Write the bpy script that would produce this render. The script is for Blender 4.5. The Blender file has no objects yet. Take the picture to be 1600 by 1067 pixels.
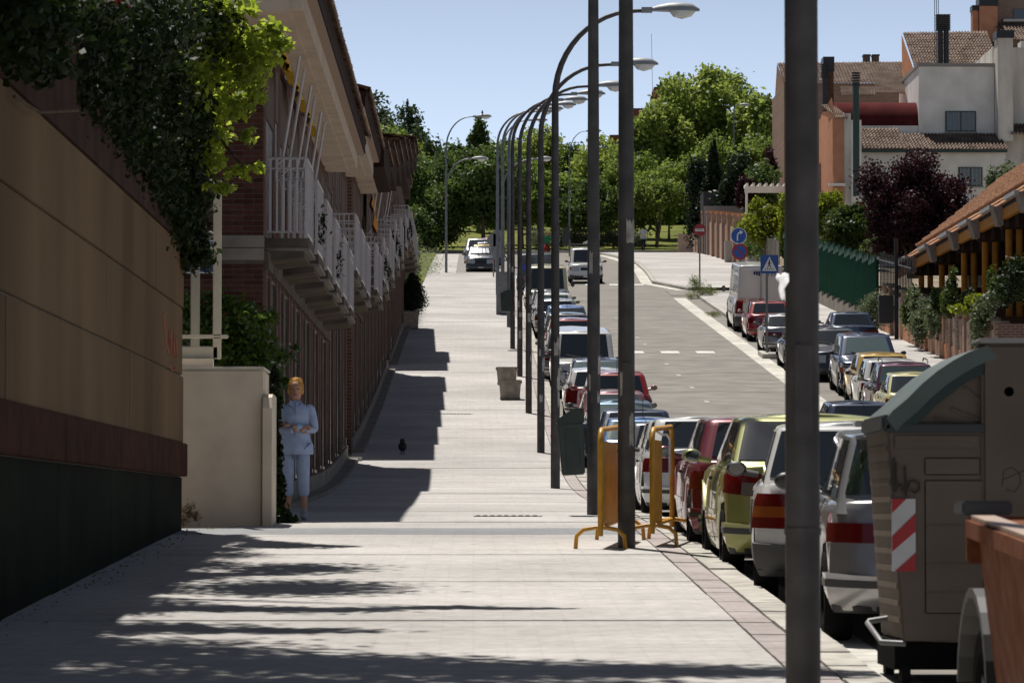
import bpy, bmesh, math, random
import numpy as np
from mathutils import Vector, Matrix
random.seed(7); RNG = np.random.default_rng(11)
C = bpy.context.scene.collection
SC = bpy.context.scene
PI = math.pi
# ------------------------------------------------------------------ camera, world, sun
FPX, CZ = 6144.0, 1.6                      # focal length in photo pixels, eye height
cam_d = bpy.data.cameras.new('camera'); cam = bpy.data.objects.new('camera', cam_d); C.objects.link(cam)
cam.location = (0, 0, CZ)
cam.rotation_euler = (PI/2 + math.atan(266.5/FPX), 0, -math.atan(60/FPX))
cam_d.sensor_width = 36; cam_d.lens = 36*FPX/1600
cam_d.clip_start = 0.5; cam_d.clip_end = 4000
cam_d.dof.use_dof = True; cam_d.dof.focus_distance = 85; cam_d.dof.aperture_fstop = 11
SC.camera = cam
SUN = Vector((-0.15, 0.45, 1.0)).normalized()          # towards the sun
SUN_EL = math.asin(SUN.z); SUN_AZ = math.atan2(SUN.x, SUN.y)
w = bpy.data.worlds.new('World'); SC.world = w; w.use_nodes = True
nt = w.node_tree; bg = nt.nodes['Background']
sky = nt.nodes.new('ShaderNodeTexSky'); sky.sky_type = 'NISHITA'; sky.sun_disc = False
sky.sun_elevation = SUN_EL; sky.sun_rotation = SUN_AZ; sky.altitude = 600; sky.air_density = 0.62; sky.dust_density = 1.2; sky.ozone_density = 2.0
tcw = nt.nodes.new('ShaderNodeTexCoord'); spw = nt.nodes.new('ShaderNodeSeparateXYZ'); mrw = nt.nodes.new('ShaderNodeMapRange'); mrw.interpolation_type = 'SMOOTHSTEP'
nt.links.new(tcw.outputs['Generated'], spw.inputs[0]); nt.links.new(spw.outputs['Z'], mrw.inputs[0])      # summer haze whitens the sky all round the horizon
mrw.inputs['From Min'].default_value = 0; mrw.inputs['From Max'].default_value = .26; mrw.inputs['To Min'].default_value = 3.25; mrw.inputs['To Max'].default_value = 1.0
vmw = nt.nodes.new('ShaderNodeVectorMath'); vmw.operation = 'SCALE'; nt.links.new(sky.outputs[0], vmw.inputs[0]); nt.links.new(mrw.outputs[0], vmw.inputs['Scale'])
hsw = nt.nodes.new('ShaderNodeHueSaturation'); hsw.inputs['Saturation'].default_value = .72; nt.links.new(vmw.outputs[0], hsw.inputs['Color']); nt.links.new(hsw.outputs[0], bg.inputs[0]); bg.inputs[1].default_value = 0.05
sd = bpy.data.lights.new('sun', 'SUN'); sd.energy = 5.0; sd.angle = math.radians(0.53); sd.color = (1, .955, .89)
so = bpy.data.objects.new('sun', sd); C.objects.link(so); so.rotation_euler = SUN.to_track_quat('Z', 'Y').to_euler()
vs = SC.view_settings; vs.view_transform = 'Standard'; vs.look = 'None'; vs.exposure = 0.17; vs.gamma = 1; vs.use_curve_mapping = False
SC.cycles.max_bounces = 5; SC.cycles.diffuse_bounces = 2; SC.cycles.glossy_bounces = 3; SC.cycles.transparent_max_bounces = 6
SC.cycles.sample_clamp_indirect = 3; SC.cycles.sample_clamp_direct = 25

# ------------------------------------------------------------------ ground profile
_PY = [-60, -20, 0, 17.7, 37.3, 47.8, 58, 69.3, 85.3, 101.3, 117.3, 133, 165, 213, 256, 290, 350, 400, 2500]
_PZ = [-3.6, -2.28, -1.6, -1.0, -.335, -.03, .15, .42, 1.29, 2.55, 4.05, 5.52, 8.5, 13.0, 16.7, 19.4, 25.5, 27.5, 27.5]
def _slopes():
    h = [_PY[i+1]-_PY[i] for i in range(len(_PY)-1)]; d = [(_PZ[i+1]-_PZ[i])/h[i] for i in range(len(h))]
    m = [d[0]]
    for i in range(1, len(d)):
        m.append(0 if d[i-1]*d[i] <= 0 else 2/(1/d[i-1]+1/d[i]))
    m.append(d[-1]); return h, m
_H, _M = _slopes()
def G(y):
    y = min(max(y, _PY[0]), _PY[-1]-.01)
    i = 0
    while y > _PY[i+1]: i += 1
    t = (y-_PY[i])/_H[i]
    return (CZ + (2*t**3-3*t*t+1)*_PZ[i] + (t**3-2*t*t+t)*_H[i]*_M[i] + (-2*t**3+3*t*t)*_PZ[i+1] + (t**3-t*t)*_H[i]*_M[i+1])
def slope(y): return (G(y+.5)-G(y-.5))
def WX(px, Y): return (px-740)*Y/FPX
def WZ(py, Y): return CZ + (800-py)*Y/FPX
def WP(px, py, Y): return Vector((WX(px, Y), Y, WZ(py, Y)))

# ------------------------------------------------------------------ materials
_mats = {}
def mat(name, col, rough=.7, metal=0.0, noise=0, amt=0, bump=0, coat=0, spec=.5, stretch=(1, 1, 1), rnd=0, col2=None, coords='Object', detail=5):
    if name in _mats: return _mats[name]
    m = bpy.data.materials.new(name); m.use_nodes = True; n = m.node_tree.nodes; l = m.node_tree.links
    b = n['Principled BSDF']; b.inputs['Roughness'].default_value = rough; b.inputs['Metallic'].default_value = metal
    b.inputs['Specular IOR Level'].default_value = spec if rough < .58 or spec != .5 else .04
    b.inputs['Coat Weight'].default_value = coat; b.inputs['Coat Roughness'].default_value = .04
    b.inputs['Base Color'].default_value = (*col, 1)
    out = None
    if noise:
        tc = n.new('ShaderNodeTexCoord'); mp = n.new('ShaderNodeMapping'); mp.inputs['Scale'].default_value = stretch
        nz = n.new('ShaderNodeTexNoise'); nz.inputs['Scale'].default_value = noise; nz.inputs['Detail'].default_value = detail
        l.new(tc.outputs[coords], mp.inputs[0]); l.new(mp.outputs[0], nz.inputs[0])
        cr = n.new('ShaderNodeValToRGB'); cr.color_ramp.elements[0].position = .3; cr.color_ramp.elements[1].position = .7
        a = [max(0, c*(1-amt)) for c in col]; z = col2 if col2 else [min(1, c*(1+amt)) for c in col]
        cr.color_ramp.elements[0].color = (*a, 1); cr.color_ramp.elements[1].color = (*z, 1)
        l.new(nz.outputs[0], cr.inputs[0]); out = cr.outputs[0]
        if bump:
            bp = n.new('ShaderNodeBump'); bp.inputs['Strength'].default_value = bump; bp.inputs['Distance'].default_value = .02
            l.new(nz.outputs[0], bp.inputs['Height']); l.new(bp.outputs[0], b.inputs['Normal'])
    if rnd:
        oi = n.new('ShaderNodeObjectInfo'); hs = n.new('ShaderNodeHueSaturation')
        mr = n.new('ShaderNodeMapRange'); mr.inputs['To Min'].default_value = 1-rnd; mr.inputs['To Max'].default_value = 1+rnd
        l.new(oi.outputs['Random'], mr.inputs[0]); l.new(mr.outputs[0], hs.inputs['Value'])
        if out: l.new(out, hs.inputs['Color'])
        else: hs.inputs['Color'].default_value = (*col, 1)
        out = hs.outputs[0]
    if out: l.new(out, b.inputs['Base Color'])
    _mats[name] = m; return m
def leafmat(name, c1, c2, trans=.45, scale=.6, gloss=.5):
    if name in _mats: return _mats[name]
    m = bpy.data.materials.new(name); m.use_nodes = True; n = m.node_tree.nodes; l = m.node_tree.links
    b = n['Principled BSDF']; b.inputs['Roughness'].default_value = gloss; b.inputs['Specular IOR Level'].default_value = .22
    tc = n.new('ShaderNodeTexCoord'); nz = n.new('ShaderNodeTexNoise'); nz.inputs['Scale'].default_value = scale; nz.inputs['Detail'].default_value = 4
    n2 = n.new('ShaderNodeTexNoise'); n2.inputs['Scale'].default_value = scale*12; n2.inputs['Detail'].default_value = 1
    ad = n.new('ShaderNodeMath'); ad.operation = 'ADD'; mu = n.new('ShaderNodeMath'); mu.operation = 'MULTIPLY'; mu.inputs[1].default_value = .5
    l.new(tc.outputs['Object'], nz.inputs[0]); l.new(tc.outputs['Object'], n2.inputs[0])
    l.new(nz.outputs[0], ad.inputs[0]); l.new(n2.outputs[0], ad.inputs[1]); l.new(ad.outputs[0], mu.inputs[0])
    cr = n.new('ShaderNodeValToRGB'); cr.color_ramp.elements[0].position = .38; cr.color_ramp.elements[1].position = .62
    cr.color_ramp.elements[0].color = (*c1, 1); cr.color_ramp.elements[1].color = (*c2, 1); l.new(mu.outputs[0], cr.inputs[0])
    l.new(cr.outputs[0], b.inputs['Base Color'])
    tr = n.new('ShaderNodeBsdfTranslucent'); hs = n.new('ShaderNodeHueSaturation'); hs.inputs['Value'].default_value = 1.6; hs.inputs['Saturation'].default_value = 1.1
    l.new(cr.outputs[0], hs.inputs['Color']); l.new(hs.outputs[0], tr.inputs[0])
    mx = n.new('ShaderNodeMixShader'); mx.inputs[0].default_value = trans
    l.new(b.outputs[0], mx.inputs[1]); l.new(tr.outputs[0], mx.inputs[2]); l.new(mx.outputs[0], n['Material Output'].inputs[0])
    _mats[name] = m; return m
def brickmat(name, c1, c2, mortar, bw=.25, bh=.075, plane='YZ', msize=.012, bump=.5, rough=.85):
    if name in _mats: return _mats[name]
    m = bpy.data.materials.new(name); m.use_nodes = True; n = m.node_tree.nodes; l = m.node_tree.links
    b = n['Principled BSDF']; b.inputs['Roughness'].default_value = rough; b.inputs['Specular IOR Level'].default_value = .03
    tc = n.new('ShaderNodeTexCoord'); sp = n.new('ShaderNodeSeparateXYZ'); cb = n.new('ShaderNodeCombineXYZ')
    l.new(tc.outputs['Object'], sp.inputs[0])
    l.new(sp.outputs[plane[0]], cb.inputs[0]); l.new(sp.outputs[plane[1]], cb.inputs[1])
    br = n.new('ShaderNodeTexBrick'); br.inputs['Scale'].default_value = 1; br.inputs['Brick Width'].default_value = bw; br.inputs['Row Height'].default_value = bh
    br.inputs['Mortar Size'].default_value = msize; br.inputs['Color1'].default_value = (*c1, 1); br.inputs['Color2'].default_value = (*c2, 1); br.inputs['Mortar'].default_value = (*mortar, 1)
    l.new(cb.outputs[0], br.inputs[0])
    nz = n.new('ShaderNodeTexNoise'); nz.inputs['Scale'].default_value = 1.3; nz.inputs['Detail'].default_value = 6; l.new(tc.outputs['Object'], nz.inputs[0])
    mr = n.new('ShaderNodeMapRange'); mr.inputs['To Min'].default_value = .78; mr.inputs['To Max'].default_value = 1.2; l.new(nz.outputs[0], mr.inputs[0])
    mm = n.new('ShaderNodeMix'); mm.data_type = 'RGBA'; mm.blend_type = 'MULTIPLY'; mm.inputs[0].default_value = 1
    l.new(br.outputs[0], mm.inputs[6]); l.new(mr.outputs[0], mm.inputs[7]); l.new(mm.outputs[2], b.inputs['Base Color'])
    bp = n.new('ShaderNodeBump'); bp.inputs['Strength'].default_value = bump; bp.inputs['Distance'].default_value = .008; bp.invert = True
    l.new(br.outputs['Fac'], bp.inputs['Height']); l.new(bp.outputs[0], b.inputs['Normal'])
    _mats[name] = m; return m

# ------------------------------------------------------------------ objects
def tag(o, label=None, cat=None, group=None, kind=None):
    if label: o['label'] = label
    if cat: o['category'] = cat
    if group: o['group'] = group
    if kind: o['kind'] = kind
    return o
def thing(name, label, cat, loc=(0, 0, 0), rz=0, group=None):
    o = bpy.data.objects.new(name, None); C.objects.link(o); o.location = loc; o.rotation_euler = (0, 0, rz)
    o.empty_display_size = .2
    return tag(o, label, cat, group)
def link(name, me, m=None, parent=None, loc=None, rot=None):
    if m is not None and not me.materials: me.materials.append(m)
    o = bpy.data.objects.new(name, me); C.objects.link(o)
    if parent: o.parent = parent
    if loc is not None: o.location = loc
    if rot is not None: o.rotation_euler = rot
    return o
def copy_tree(o, parent=None):
    c = o.copy(); C.objects.link(c); c.parent = parent
    for ch in o.children: copy_tree(ch, c)
    return c
class MB:
    def __init__(s): s.v = []; s.f = []
    def add(s, vs, fs):
        k = len(s.v); s.v += [tuple(p) for p in vs]; s.f += [tuple(i+k for i in q) for q in fs]; return s
    def box(s, x0, x1, y0, y1, z0, z1):
        return s.add([(x0,y0,z0),(x1,y0,z0),(x1,y1,z0),(x0,y1,z0),(x0,y0,z1),(x1,y0,z1),(x1,y1,z1),(x0,y1,z1)],
                     [(0,3,2,1),(4,5,6,7),(0,1,5,4),(1,2,6,5),(2,3,7,6),(3,0,4,7)])
    def hexa(s, p):      # 8 points: bottom ring 0-3 (ccw from above), top ring 4-7
        return s.add(p, [(0,3,2,1),(4,5,6,7),(0,1,5,4),(1,2,6,5),(2,3,7,6),(3,0,4,7)])
    def tube(s, pts, r, n=8, caps=True):
        pts = [Vector(p) for p in pts]; rs = r if isinstance(r, (list, tuple)) else [r]*len(pts)
        vs, fs = [], []; up = None
        for i, p in enumerate(pts):
            d = (pts[min(i+1, len(pts)-1)]-pts[max(i-1, 0)]).normalized()
            if up is None:
                up = Vector((0, 0, 1)) if abs(d.z) < .9 else Vector((1, 0, 0))
            a = d.cross(up).normalized(); b = a.cross(d).normalized(); up = b
            for k in range(n):
                t = 2*PI*k/n; vs.append(p + (a*math.cos(t)+b*math.sin(t))*rs[i])
        for i in range(len(pts)-1):
            for k in range(n):
                k2 = (k+1) % n; fs.append((i*n+k, i*n+k2, (i+1)*n+k2, (i+1)*n+k))
        if caps: fs.append(tuple(range(n-1, -1, -1))); fs.append(tuple(range((len(pts)-1)*n, len(pts)*n)))
        return s.add(vs, fs)
    def prism(s, poly, a0, a1, axis='x'):   # poly in the two other axes
        n = len(poly); vs = []
        for a in (a0, a1):
            for (u, v) in poly: vs.append({'x': (a, u, v), 'y': (u, a, v), 'z': (u, v, a)}[axis])
        fs = [tuple(range(n)), tuple(range(2*n-1, n-1, -1))]+[(i, (i+1) % n, n+(i+1) % n, n+i) for i in range(n)]
        return s.add(vs, fs)
    def lathe(s, prof, n=16, c=(0, 0, 0)):
        vs = []; fs = []; m = len(prof)
        for k in range(n):
            t = 2*PI*k/n
            for (r, z) in prof: vs.append((c[0]+r*math.cos(t), c[1]+r*math.sin(t), c[2]+z))
        for k in range(n):
            k2 = (k+1) % n
            for j in range(m-1): fs.append((k*m+j, k2*m+j, k2*m+j+1, k*m+j+1))
        return s.add(vs, fs)
    def blob(s, c, r, n=10, m=7):
        vs = []; fs = []
        for j in range(m+1):
            ph = PI*j/m
            for k in range(n):
                t = 2*PI*k/n; vs.append((c[0]+r[0]*math.sin(ph)*math.cos(t), c[1]+r[1]*math.sin(ph)*math.sin(t), c[2]+r[2]*math.cos(ph)))
        for j in range(m):
            for k in range(n):
                k2 = (k+1) % n; fs.append((j*n+k, (j+1)*n+k, (j+1)*n+k2, j*n+k2))
        return s.add(vs, fs)
    def mesh(s, name, smooth=None, bevel=0):
        me = bpy.data.meshes.new(name); me.from_pydata(s.v, [], s.f)
        bm = bmesh.new(); bm.from_mesh(me); bmesh.ops.remove_doubles(bm, verts=bm.verts, dist=1e-5)
        bmesh.ops.recalc_face_normals(bm, faces=bm.faces)
        if bevel: bmesh.ops.bevel(bm, geom=bm.edges, offset=bevel, segments=2, affect='EDGES', clamp_overlap=True)
        bm.to_mesh(me); bm.free()
        if smooth:
            me.shade_smooth(); me.set_sharp_from_angle(angle=math.radians(smooth))
        return me
    def build(s, name, m, parent=None, smooth=None, bevel=0, loc=None, rot=None):
        return link(name, s.mesh(name, smooth, bevel), m, parent, loc, rot)
def struct(name, mb, m, **k):
    o = mb.build(name, m, **k) if isinstance(mb, MB) else link(name, mb, m); o['kind'] = 'structure'; return o
def npmesh(name, V, Fq, m):
    me = bpy.data.meshes.new(name); nv = len(V); nf = len(Fq); k = Fq.shape[1]
    me.vertices.add(nv); me.vertices.foreach_set('co', V.astype(np.float32).ravel())
    me.loops.add(nf*k); me.loops.foreach_set('vertex_index', Fq.astype(np.int32).ravel())
    me.polygons.add(nf); me.polygons.foreach_set('loop_start', np.arange(0, nf*k, k, dtype=np.int32))
    me.polygons.foreach_set('loop_total', np.full(nf, k, dtype=np.int32))
    me.materials.append(m); me.update(); me.validate(); return me
def leaves(name, blobs, n, size, m, parent=None, droop=0, shell=.55, flat=.0, seed=0, aspect=.62, loc=(0, 0, 0)):
    """n leaf faces spread through a list of (centre, radii) clumps; rhombic folded leaves"""
    rg = np.random.default_rng(seed+17)
    cs = np.array([b[0] for b in blobs], float); rr = np.array([b[1] for b in blobs], float)
    wgt = (rr.prod(axis=1))**(2/3); wgt /= wgt.sum()
    idx = rg.choice(len(blobs), n, p=wgt)
    d = rg.normal(size=(n, 3)); d /= np.linalg.norm(d, axis=1)[:, None]
    rad = shell + (1-shell)*rg.random(n)**.6; rad *= (1+.22*rg.normal(size=n))
    P = cs[idx] + d*rad[:, None]*rr[idx]
    nm = d*.7 + rg.normal(size=(n, 3))*.75; nm[:, 2] += flat; nm /= np.linalg.norm(nm, axis=1)[:, None]
    t = np.cross(nm, rg.normal(size=(n, 3))); t[:, 2] -= droop; t -= nm*(t*nm).sum(1)[:, None]; t /= np.linalg.norm(t, axis=1)[:, None]
    b = np.cross(nm, t); s = size*(.6+.8*rg.random(n))[:, None]
    V = np.stack([P - t*s*.5, P + b*s*.5*aspect + nm*s*.08, P + t*s*.5, P - b*s*.5*aspect + nm*s*.08], 1).reshape(-1, 3)
    F = np.arange(4*n).reshape(n, 4)
    o = link(name, npmesh(name, V, F, m), None, parent, loc); return o
def clumps(R, k, rg, cr=.33, low=-.55, top=1.0):
    """clump centres spread through an ellipsoid of radii R round the origin"""
    out = []
    while len(out) < k:
        p = rg.normal(size=3); p /= np.linalg.norm(p); p *= rg.random()**.45
        if p[2] < low or p[2] > top: continue
        c = p*np.array(R)*(1-cr*.7); q = cr*(.55+.8*rg.random())
        out.append((c, (R[0]*q, R[1]*q, R[2]*q*.85)))
    return out
BARK = lambda: mat('bark', (.11, .085, .06), .9, noise=14, amt=.4, bump=.6, stretch=(1, 1, .2))
def tree(label, X, Y, zb, h, wid, m, n=6000, leaf=.3, name='leafy_tree', cat='tree', group=None, trunk=.35, seed=0, k=26, cr=.33, depth=None, tr=.16, low=-.6, shell=.5, droop=0, bend=0, shape='round'):
    t = thing(name, label, cat, (X, Y, zb), 0, group); rg = np.random.default_rng(seed)
    ch = h*(1-trunk*.75); cz = h - ch/2; R = (wid/2, (depth or wid)/2, ch/2)
    tb = MB(); top = h*.72
    pts = [(bend*math.sin(s*2.6)*.5, 0, s*top) for s in (0, .12, .3, .5, .75, 1)]
    tb.tube([(p[0], p[1], p[2]-.25 if i == 0 else p[2]) for i, p in enumerate(pts)], [tr*1.35, tr, tr*.85, tr*.65, tr*.42, tr*.15], 9)
    tb.build('trunk', BARK(), t, smooth=60)
    bl = [((c[0], c[1], c[2]+cz), r) for c, r in clumps(R, k, rg, cr, low)]
    if shape == 'cone':
        bl = []
        for i in range(k):
            s = rg.random()**.8; a = rg.random()*2*PI; rr = (1-s)*wid/2*.75*rg.random()**.4 + .02*wid
            bl.append(((rr*math.cos(a), rr*math.sin(a), h*(.08+.86*s)), (wid*.16*(1.15-s),)*2+(h*.09,)))
    for i, (c, r) in enumerate(bl[:7]):
        b = MB(); z0 = h*(trunk*.7 + .3*rg.random()); c = Vector(c)
        b.tube([(bend*.3, 0, z0), Vector((c.x*.45, c.y*.45, z0*.5+c.z*.5)), c], [tr*.45, tr*.28, tr*.08], 6); b.build('branch', BARK(), t, smooth=60)
    leaves('crown', bl, n, leaf, m, t, seed=seed, shell=shell, droop=droop)
    return t
def tile_roof(name, A, B, D, ncol, nrow, m, parent, amp=.05, step=.035, seed=0):
    """corrugated clay tile field: A ridge start, B ridge end, D eave under A. One mesh, real waves and course steps."""
    A, B, D = Vector(A), Vector(B), Vector(D); u = B-A; v = D-A; nn = v.cross(u).normalized()
    if nn.z < 0: nn = -nn
    rg = np.random.default_rng(seed); S = 4; nc = ncol*S+1
    V = []; F = []
    jit = rg.normal(size=(nrow, ncol+1))*.006
    for r in range(nrow):
        for e in (0, 1):
            vv = (r+e)/nrow
            for c in range(nc):
                p = A + u*(c/(nc-1)) + v*min(1, vv+(0.012 if e else 0))
                wv = .5+.5*math.cos(2*PI*c/S)
                p = p + nn*(amp*wv + (step if e else 0) + jit[r, c//S])
                V.append(p)
    for r in range(nrow):
        for c in range(nc-1):
            a = r*2*nc+c; F.append((a, a+1, a+nc+1, a+nc))
            if r < nrow-1: b = a+nc; F.append((b, b+1, b+nc+1, b+nc))
    # end skirt so that the courses show thickness at the eave
    k = len(V); a0 = (nrow*2-1)*nc
    for c in range(nc): V.append(Vector(V[a0+c]) - nn*(amp*.3+step+.02))
    for c in range(nc-1): F.append((a0+c, a0+c+1, k+c+1, k+c))
    b = MB(); b.v = [tuple(p) for p in V]; b.f = F
    me = bpy.data.meshes.new(name); me.from_pydata(b.v, [], b.f); me.shade_smooth(); me.set_sharp_from_angle(angle=math.radians(50))
    o = link(name, me, m, parent); o['kind'] = 'stuff'; return o
def text(parent, body, size, loc, rot, m, name='lettering', ext=.002, align='CENTER'):
    cu = bpy.data.curves.new(name, 'FONT'); cu.body = body; cu.size = size; cu.extrude = ext; cu.align_x = align; cu.align_y = 'CENTER'
    cu.materials.append(m); o = bpy.data.objects.new(name, cu); C.objects.link(o); o.parent = parent; o.location = loc; o.rotation_euler = rot; return o

def text_mesh(parent, body, size, loc, rot, m, name='lettering', ext=.002, align='CENTER'):
    o = text(parent, body, size, loc, rot, m, name+'_curve', ext, align); bpy.context.view_layer.update()
    me = bpy.data.meshes.new_from_object(o.evaluated_get(bpy.context.evaluated_depsgraph_get())); cu = o.data
    bpy.data.objects.remove(o); n = link(name, me, m, parent, loc, rot); return n
# ------------------------------------------------------------------ ground
def sheet(x0, x1, y0, y1, dz=0, dy=1.0, nx=1, fx0=None, fx1=None):
    b = MB(); n = max(1, int(round((y1-y0)/dy))); V = []
    for i in range(n+1):
        y = y0+(y1-y0)*i/n
        a = fx0(y) if fx0 else x0; c = fx1(y) if fx1 else x1
        for j in range(nx+1): V.append((a+(c-a)*j/nx, y, G(y)+dz))
    F = [(i*(nx+1)+j, i*(nx+1)+j+1, (i+1)*(nx+1)+j+1, (i+1)*(nx+1)+j) for i in range(n) for j in range(nx)]
    return b.add(V, F)
def slab(x0, x1, y0, y1, top, th=.05, dy=1.0):
    """solid strip that follows the slope"""
    b = MB(); n = max(1, int(math.ceil((y1-y0)/dy)))
    ys = [y0+(y1-y0)*i/n for i in range(n+1)]; V = []
    for y in ys: g = G(y)+top; V += [(x0, y, g-th), (x1, y, g-th), (x1, y, g), (x0, y, g)]
    F = [(0, 1, 2, 3), (n*4+3, n*4+2, n*4+1, n*4)]
    for i in range(n):
        for k in range(4): F.append((i*4+k, (i+1)*4+k, (i+1)*4+(k+1) % 4, i*4+(k+1) % 4))
    return b.add(V, F)
def pavemat(name, col, tw=.2, th=.2, amt=.13, joint=.94, red=None):
    m = bpy.data.materials.new(name); m.use_nodes = True; n = m.node_tree.nodes; l = m.node_tree.links
    b = n['Principled BSDF']; b.inputs['Roughness'].default_value = .92; b.inputs['Specular IOR Level'].default_value = .06
    tc = n.new('ShaderNodeTexCoord')
    br = n.new('ShaderNodeTexBrick'); br.offset = 0; br.inputs['Scale'].default_value = 1; br.inputs['Brick Width'].default_value = tw; br.inputs['Row Height'].default_value = th
    br.inputs['Mortar Size'].default_value = .012; br.inputs['Mortar Smooth'].default_value = .6; br.inputs['Color1'].default_value = (1, 1, 1, 1); br.inputs['Color2'].default_value = (.97, .97, .97, 1); br.inputs['Mortar'].default_value = (joint,)*3+(1,)
    l.new(tc.outputs['Object'], br.inputs[0])
    nz = n.new('ShaderNodeTexNoise'); nz.inputs['Scale'].default_value = .55; nz.inputs['Detail'].default_value = 9; nz.inputs['Roughness'].default_value = .65; l.new(tc.outputs['Object'], nz.inputs[0])
    cr = n.new('ShaderNodeValToRGB'); cr.color_ramp.elements[0].position = .32; cr.color_ramp.elements[1].position = .66
    cr.color_ramp.elements[0].color = (*[c*(1-amt) for c in col], 1); cr.color_ramp.elements[1].color = (*[c*(1+amt*.7) for c in col], 1); l.new(nz.outputs[0], cr.inputs[0])
    n2 = n.new('ShaderNodeTexNoise'); n2.inputs['Scale'].default_value = 9; n2.inputs['Detail'].default_value = 8; l.new(tc.outputs['Object'], n2.inputs[0])
    mr = n.new('ShaderNodeMapRange'); mr.inputs['From Min'].default_value = .3; mr.inputs['From Max'].default_value = .7; mr.inputs['To Min'].default_value = .86; mr.inputs['To Max'].default_value = 1.08; l.new(n2.outputs[0], mr.inputs[0])
    m1 = n.new('ShaderNodeMix'); m1.data_type = 'RGBA'; m1.blend_type = 'MULTIPLY'; m1.inputs[0].default_value = 1
    m2 = n.new('ShaderNodeMix'); m2.data_type = 'RGBA'; m2.blend_type = 'MULTIPLY'; m2.inputs[0].default_value = 1
    l.new(cr.outputs[0], m1.inputs[6]); l.new(br.outputs[0], m1.inputs[7]); l.new(m1.outputs[2], m2.inputs[6]); l.new(mr.outputs[0], m2.inputs[7])
    mp = n.new('ShaderNodeMapping'); mp.inputs['Scale'].default_value = (.35, 4.5, 1); n3 = n.new('ShaderNodeTexNoise'); n3.inputs['Scale'].default_value = 1; n3.inputs['Detail'].default_value = 5     # courses laid with slightly different tiles
    l.new(tc.outputs['Object'], mp.inputs[0]); l.new(mp.outputs[0], n3.inputs[0]); mr3 = n.new('ShaderNodeMapRange'); mr3.inputs['From Min'].default_value = .3; mr3.inputs['From Max'].default_value = .7; mr3.inputs['To Min'].default_value = .90; mr3.inputs['To Max'].default_value = 1.06; l.new(n3.outputs[0], mr3.inputs[0])
    m3 = n.new('ShaderNodeMix'); m3.data_type = 'RGBA'; m3.blend_type = 'MULTIPLY'; m3.inputs[0].default_value = 1; l.new(m2.outputs[2], m3.inputs[6]); l.new(mr3.outputs[0], m3.inputs[7])
    vo = n.new('ShaderNodeTexVoronoi'); vo.inputs['Scale'].default_value = 1.7; l.new(tc.outputs['Object'], vo.inputs[0])                            # gum and oil spots
    ms = n.new('ShaderNodeMapRange'); ms.inputs['From Min'].default_value = .035; ms.inputs['From Max'].default_value = .07; ms.inputs['To Min'].default_value = .55; ms.inputs['To Max'].default_value = 1.0; l.new(vo.outputs['Distance'], ms.inputs[0])
    n4 = n.new('ShaderNodeTexNoise'); n4.inputs['Scale'].default_value = .17; n4.inputs['Detail'].default_value = 6; l.new(tc.outputs['Object'], n4.inputs[0]); m5 = n.new('ShaderNodeMapRange'); m5.inputs['From Min'].default_value = .42; m5.inputs['From Max'].default_value = .62; m5.inputs['To Min'].default_value = .86; m5.inputs['To Max'].default_value = 1.03; l.new(n4.outputs[0], m5.inputs[0])
    m4 = n.new('ShaderNodeMix'); m4.data_type = 'RGBA'; m4.blend_type = 'MULTIPLY'; m4.inputs[0].default_value = 1; l.new(m3.outputs[2], m4.inputs[6]); l.new(ms.outputs[0], m4.inputs[7])
    m6 = n.new('ShaderNodeMix'); m6.data_type = 'RGBA'; m6.blend_type = 'MULTIPLY'; m6.inputs[0].default_value = 1; l.new(m4.outputs[2], m6.inputs[6]); l.new(m5.outputs[0], m6.inputs[7])
    l.new(m6.outputs[2], b.inputs['Base Color'])
    bp = n.new('ShaderNodeBump'); bp.inputs['Strength'].default_value = .35; bp.inputs['Distance'].default_value = .01; l.new(n2.outputs[0], bp.inputs['Height']); l.new(bp.outputs[0], b.inputs['Normal'])
    return m
M_PAVE = pavemat('pale_paving', (.50, .478, .455))
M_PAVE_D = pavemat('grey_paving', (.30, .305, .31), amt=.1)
M_RED = pavemat('red_border_tile', (.42, .375, .36), amt=.15)
M_ASPH = mat('asphalt', (.235, .22, .20), .9, noise=1.1, amt=.17, bump=.15, detail=12)
M_ASPH_D = mat('asphalt_patch', (.13, .135, .14), .9, noise=6, amt=.15)
M_KERB = mat('kerb_granite', (.42, .40, .36), .85, noise=5, amt=.25, bump=.3, rnd=.1)
M_GUT = mat('gutter_concrete', (.52, .50, .45), .85, noise=4, amt=.2, bump=.2, rnd=.1)
M_SOIL = mat('soil', (.12, .10, .07), .95, noise=2, amt=.3)
M_JOINT = mat('joint_dirt', (.27, .25, .23), .95, noise=8, amt=.3)
M_PAINT = mat('road_paint', (.62, .62, .58), .8, noise=5, amt=.25)
M_GRASS = mat('lawn_green', (.10, .13, .03), .95, noise=.35, amt=.3, col2=(.21, .21, .06), detail=10)
KERB = 2.2
struct('terrain', sheet(-900, 900, -60, 2400, -.45, dy=8), M_SOIL)
struct('road', sheet(KERB-.05, 12.7, -30, 282, -.13, dy=1), M_ASPH)
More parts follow.
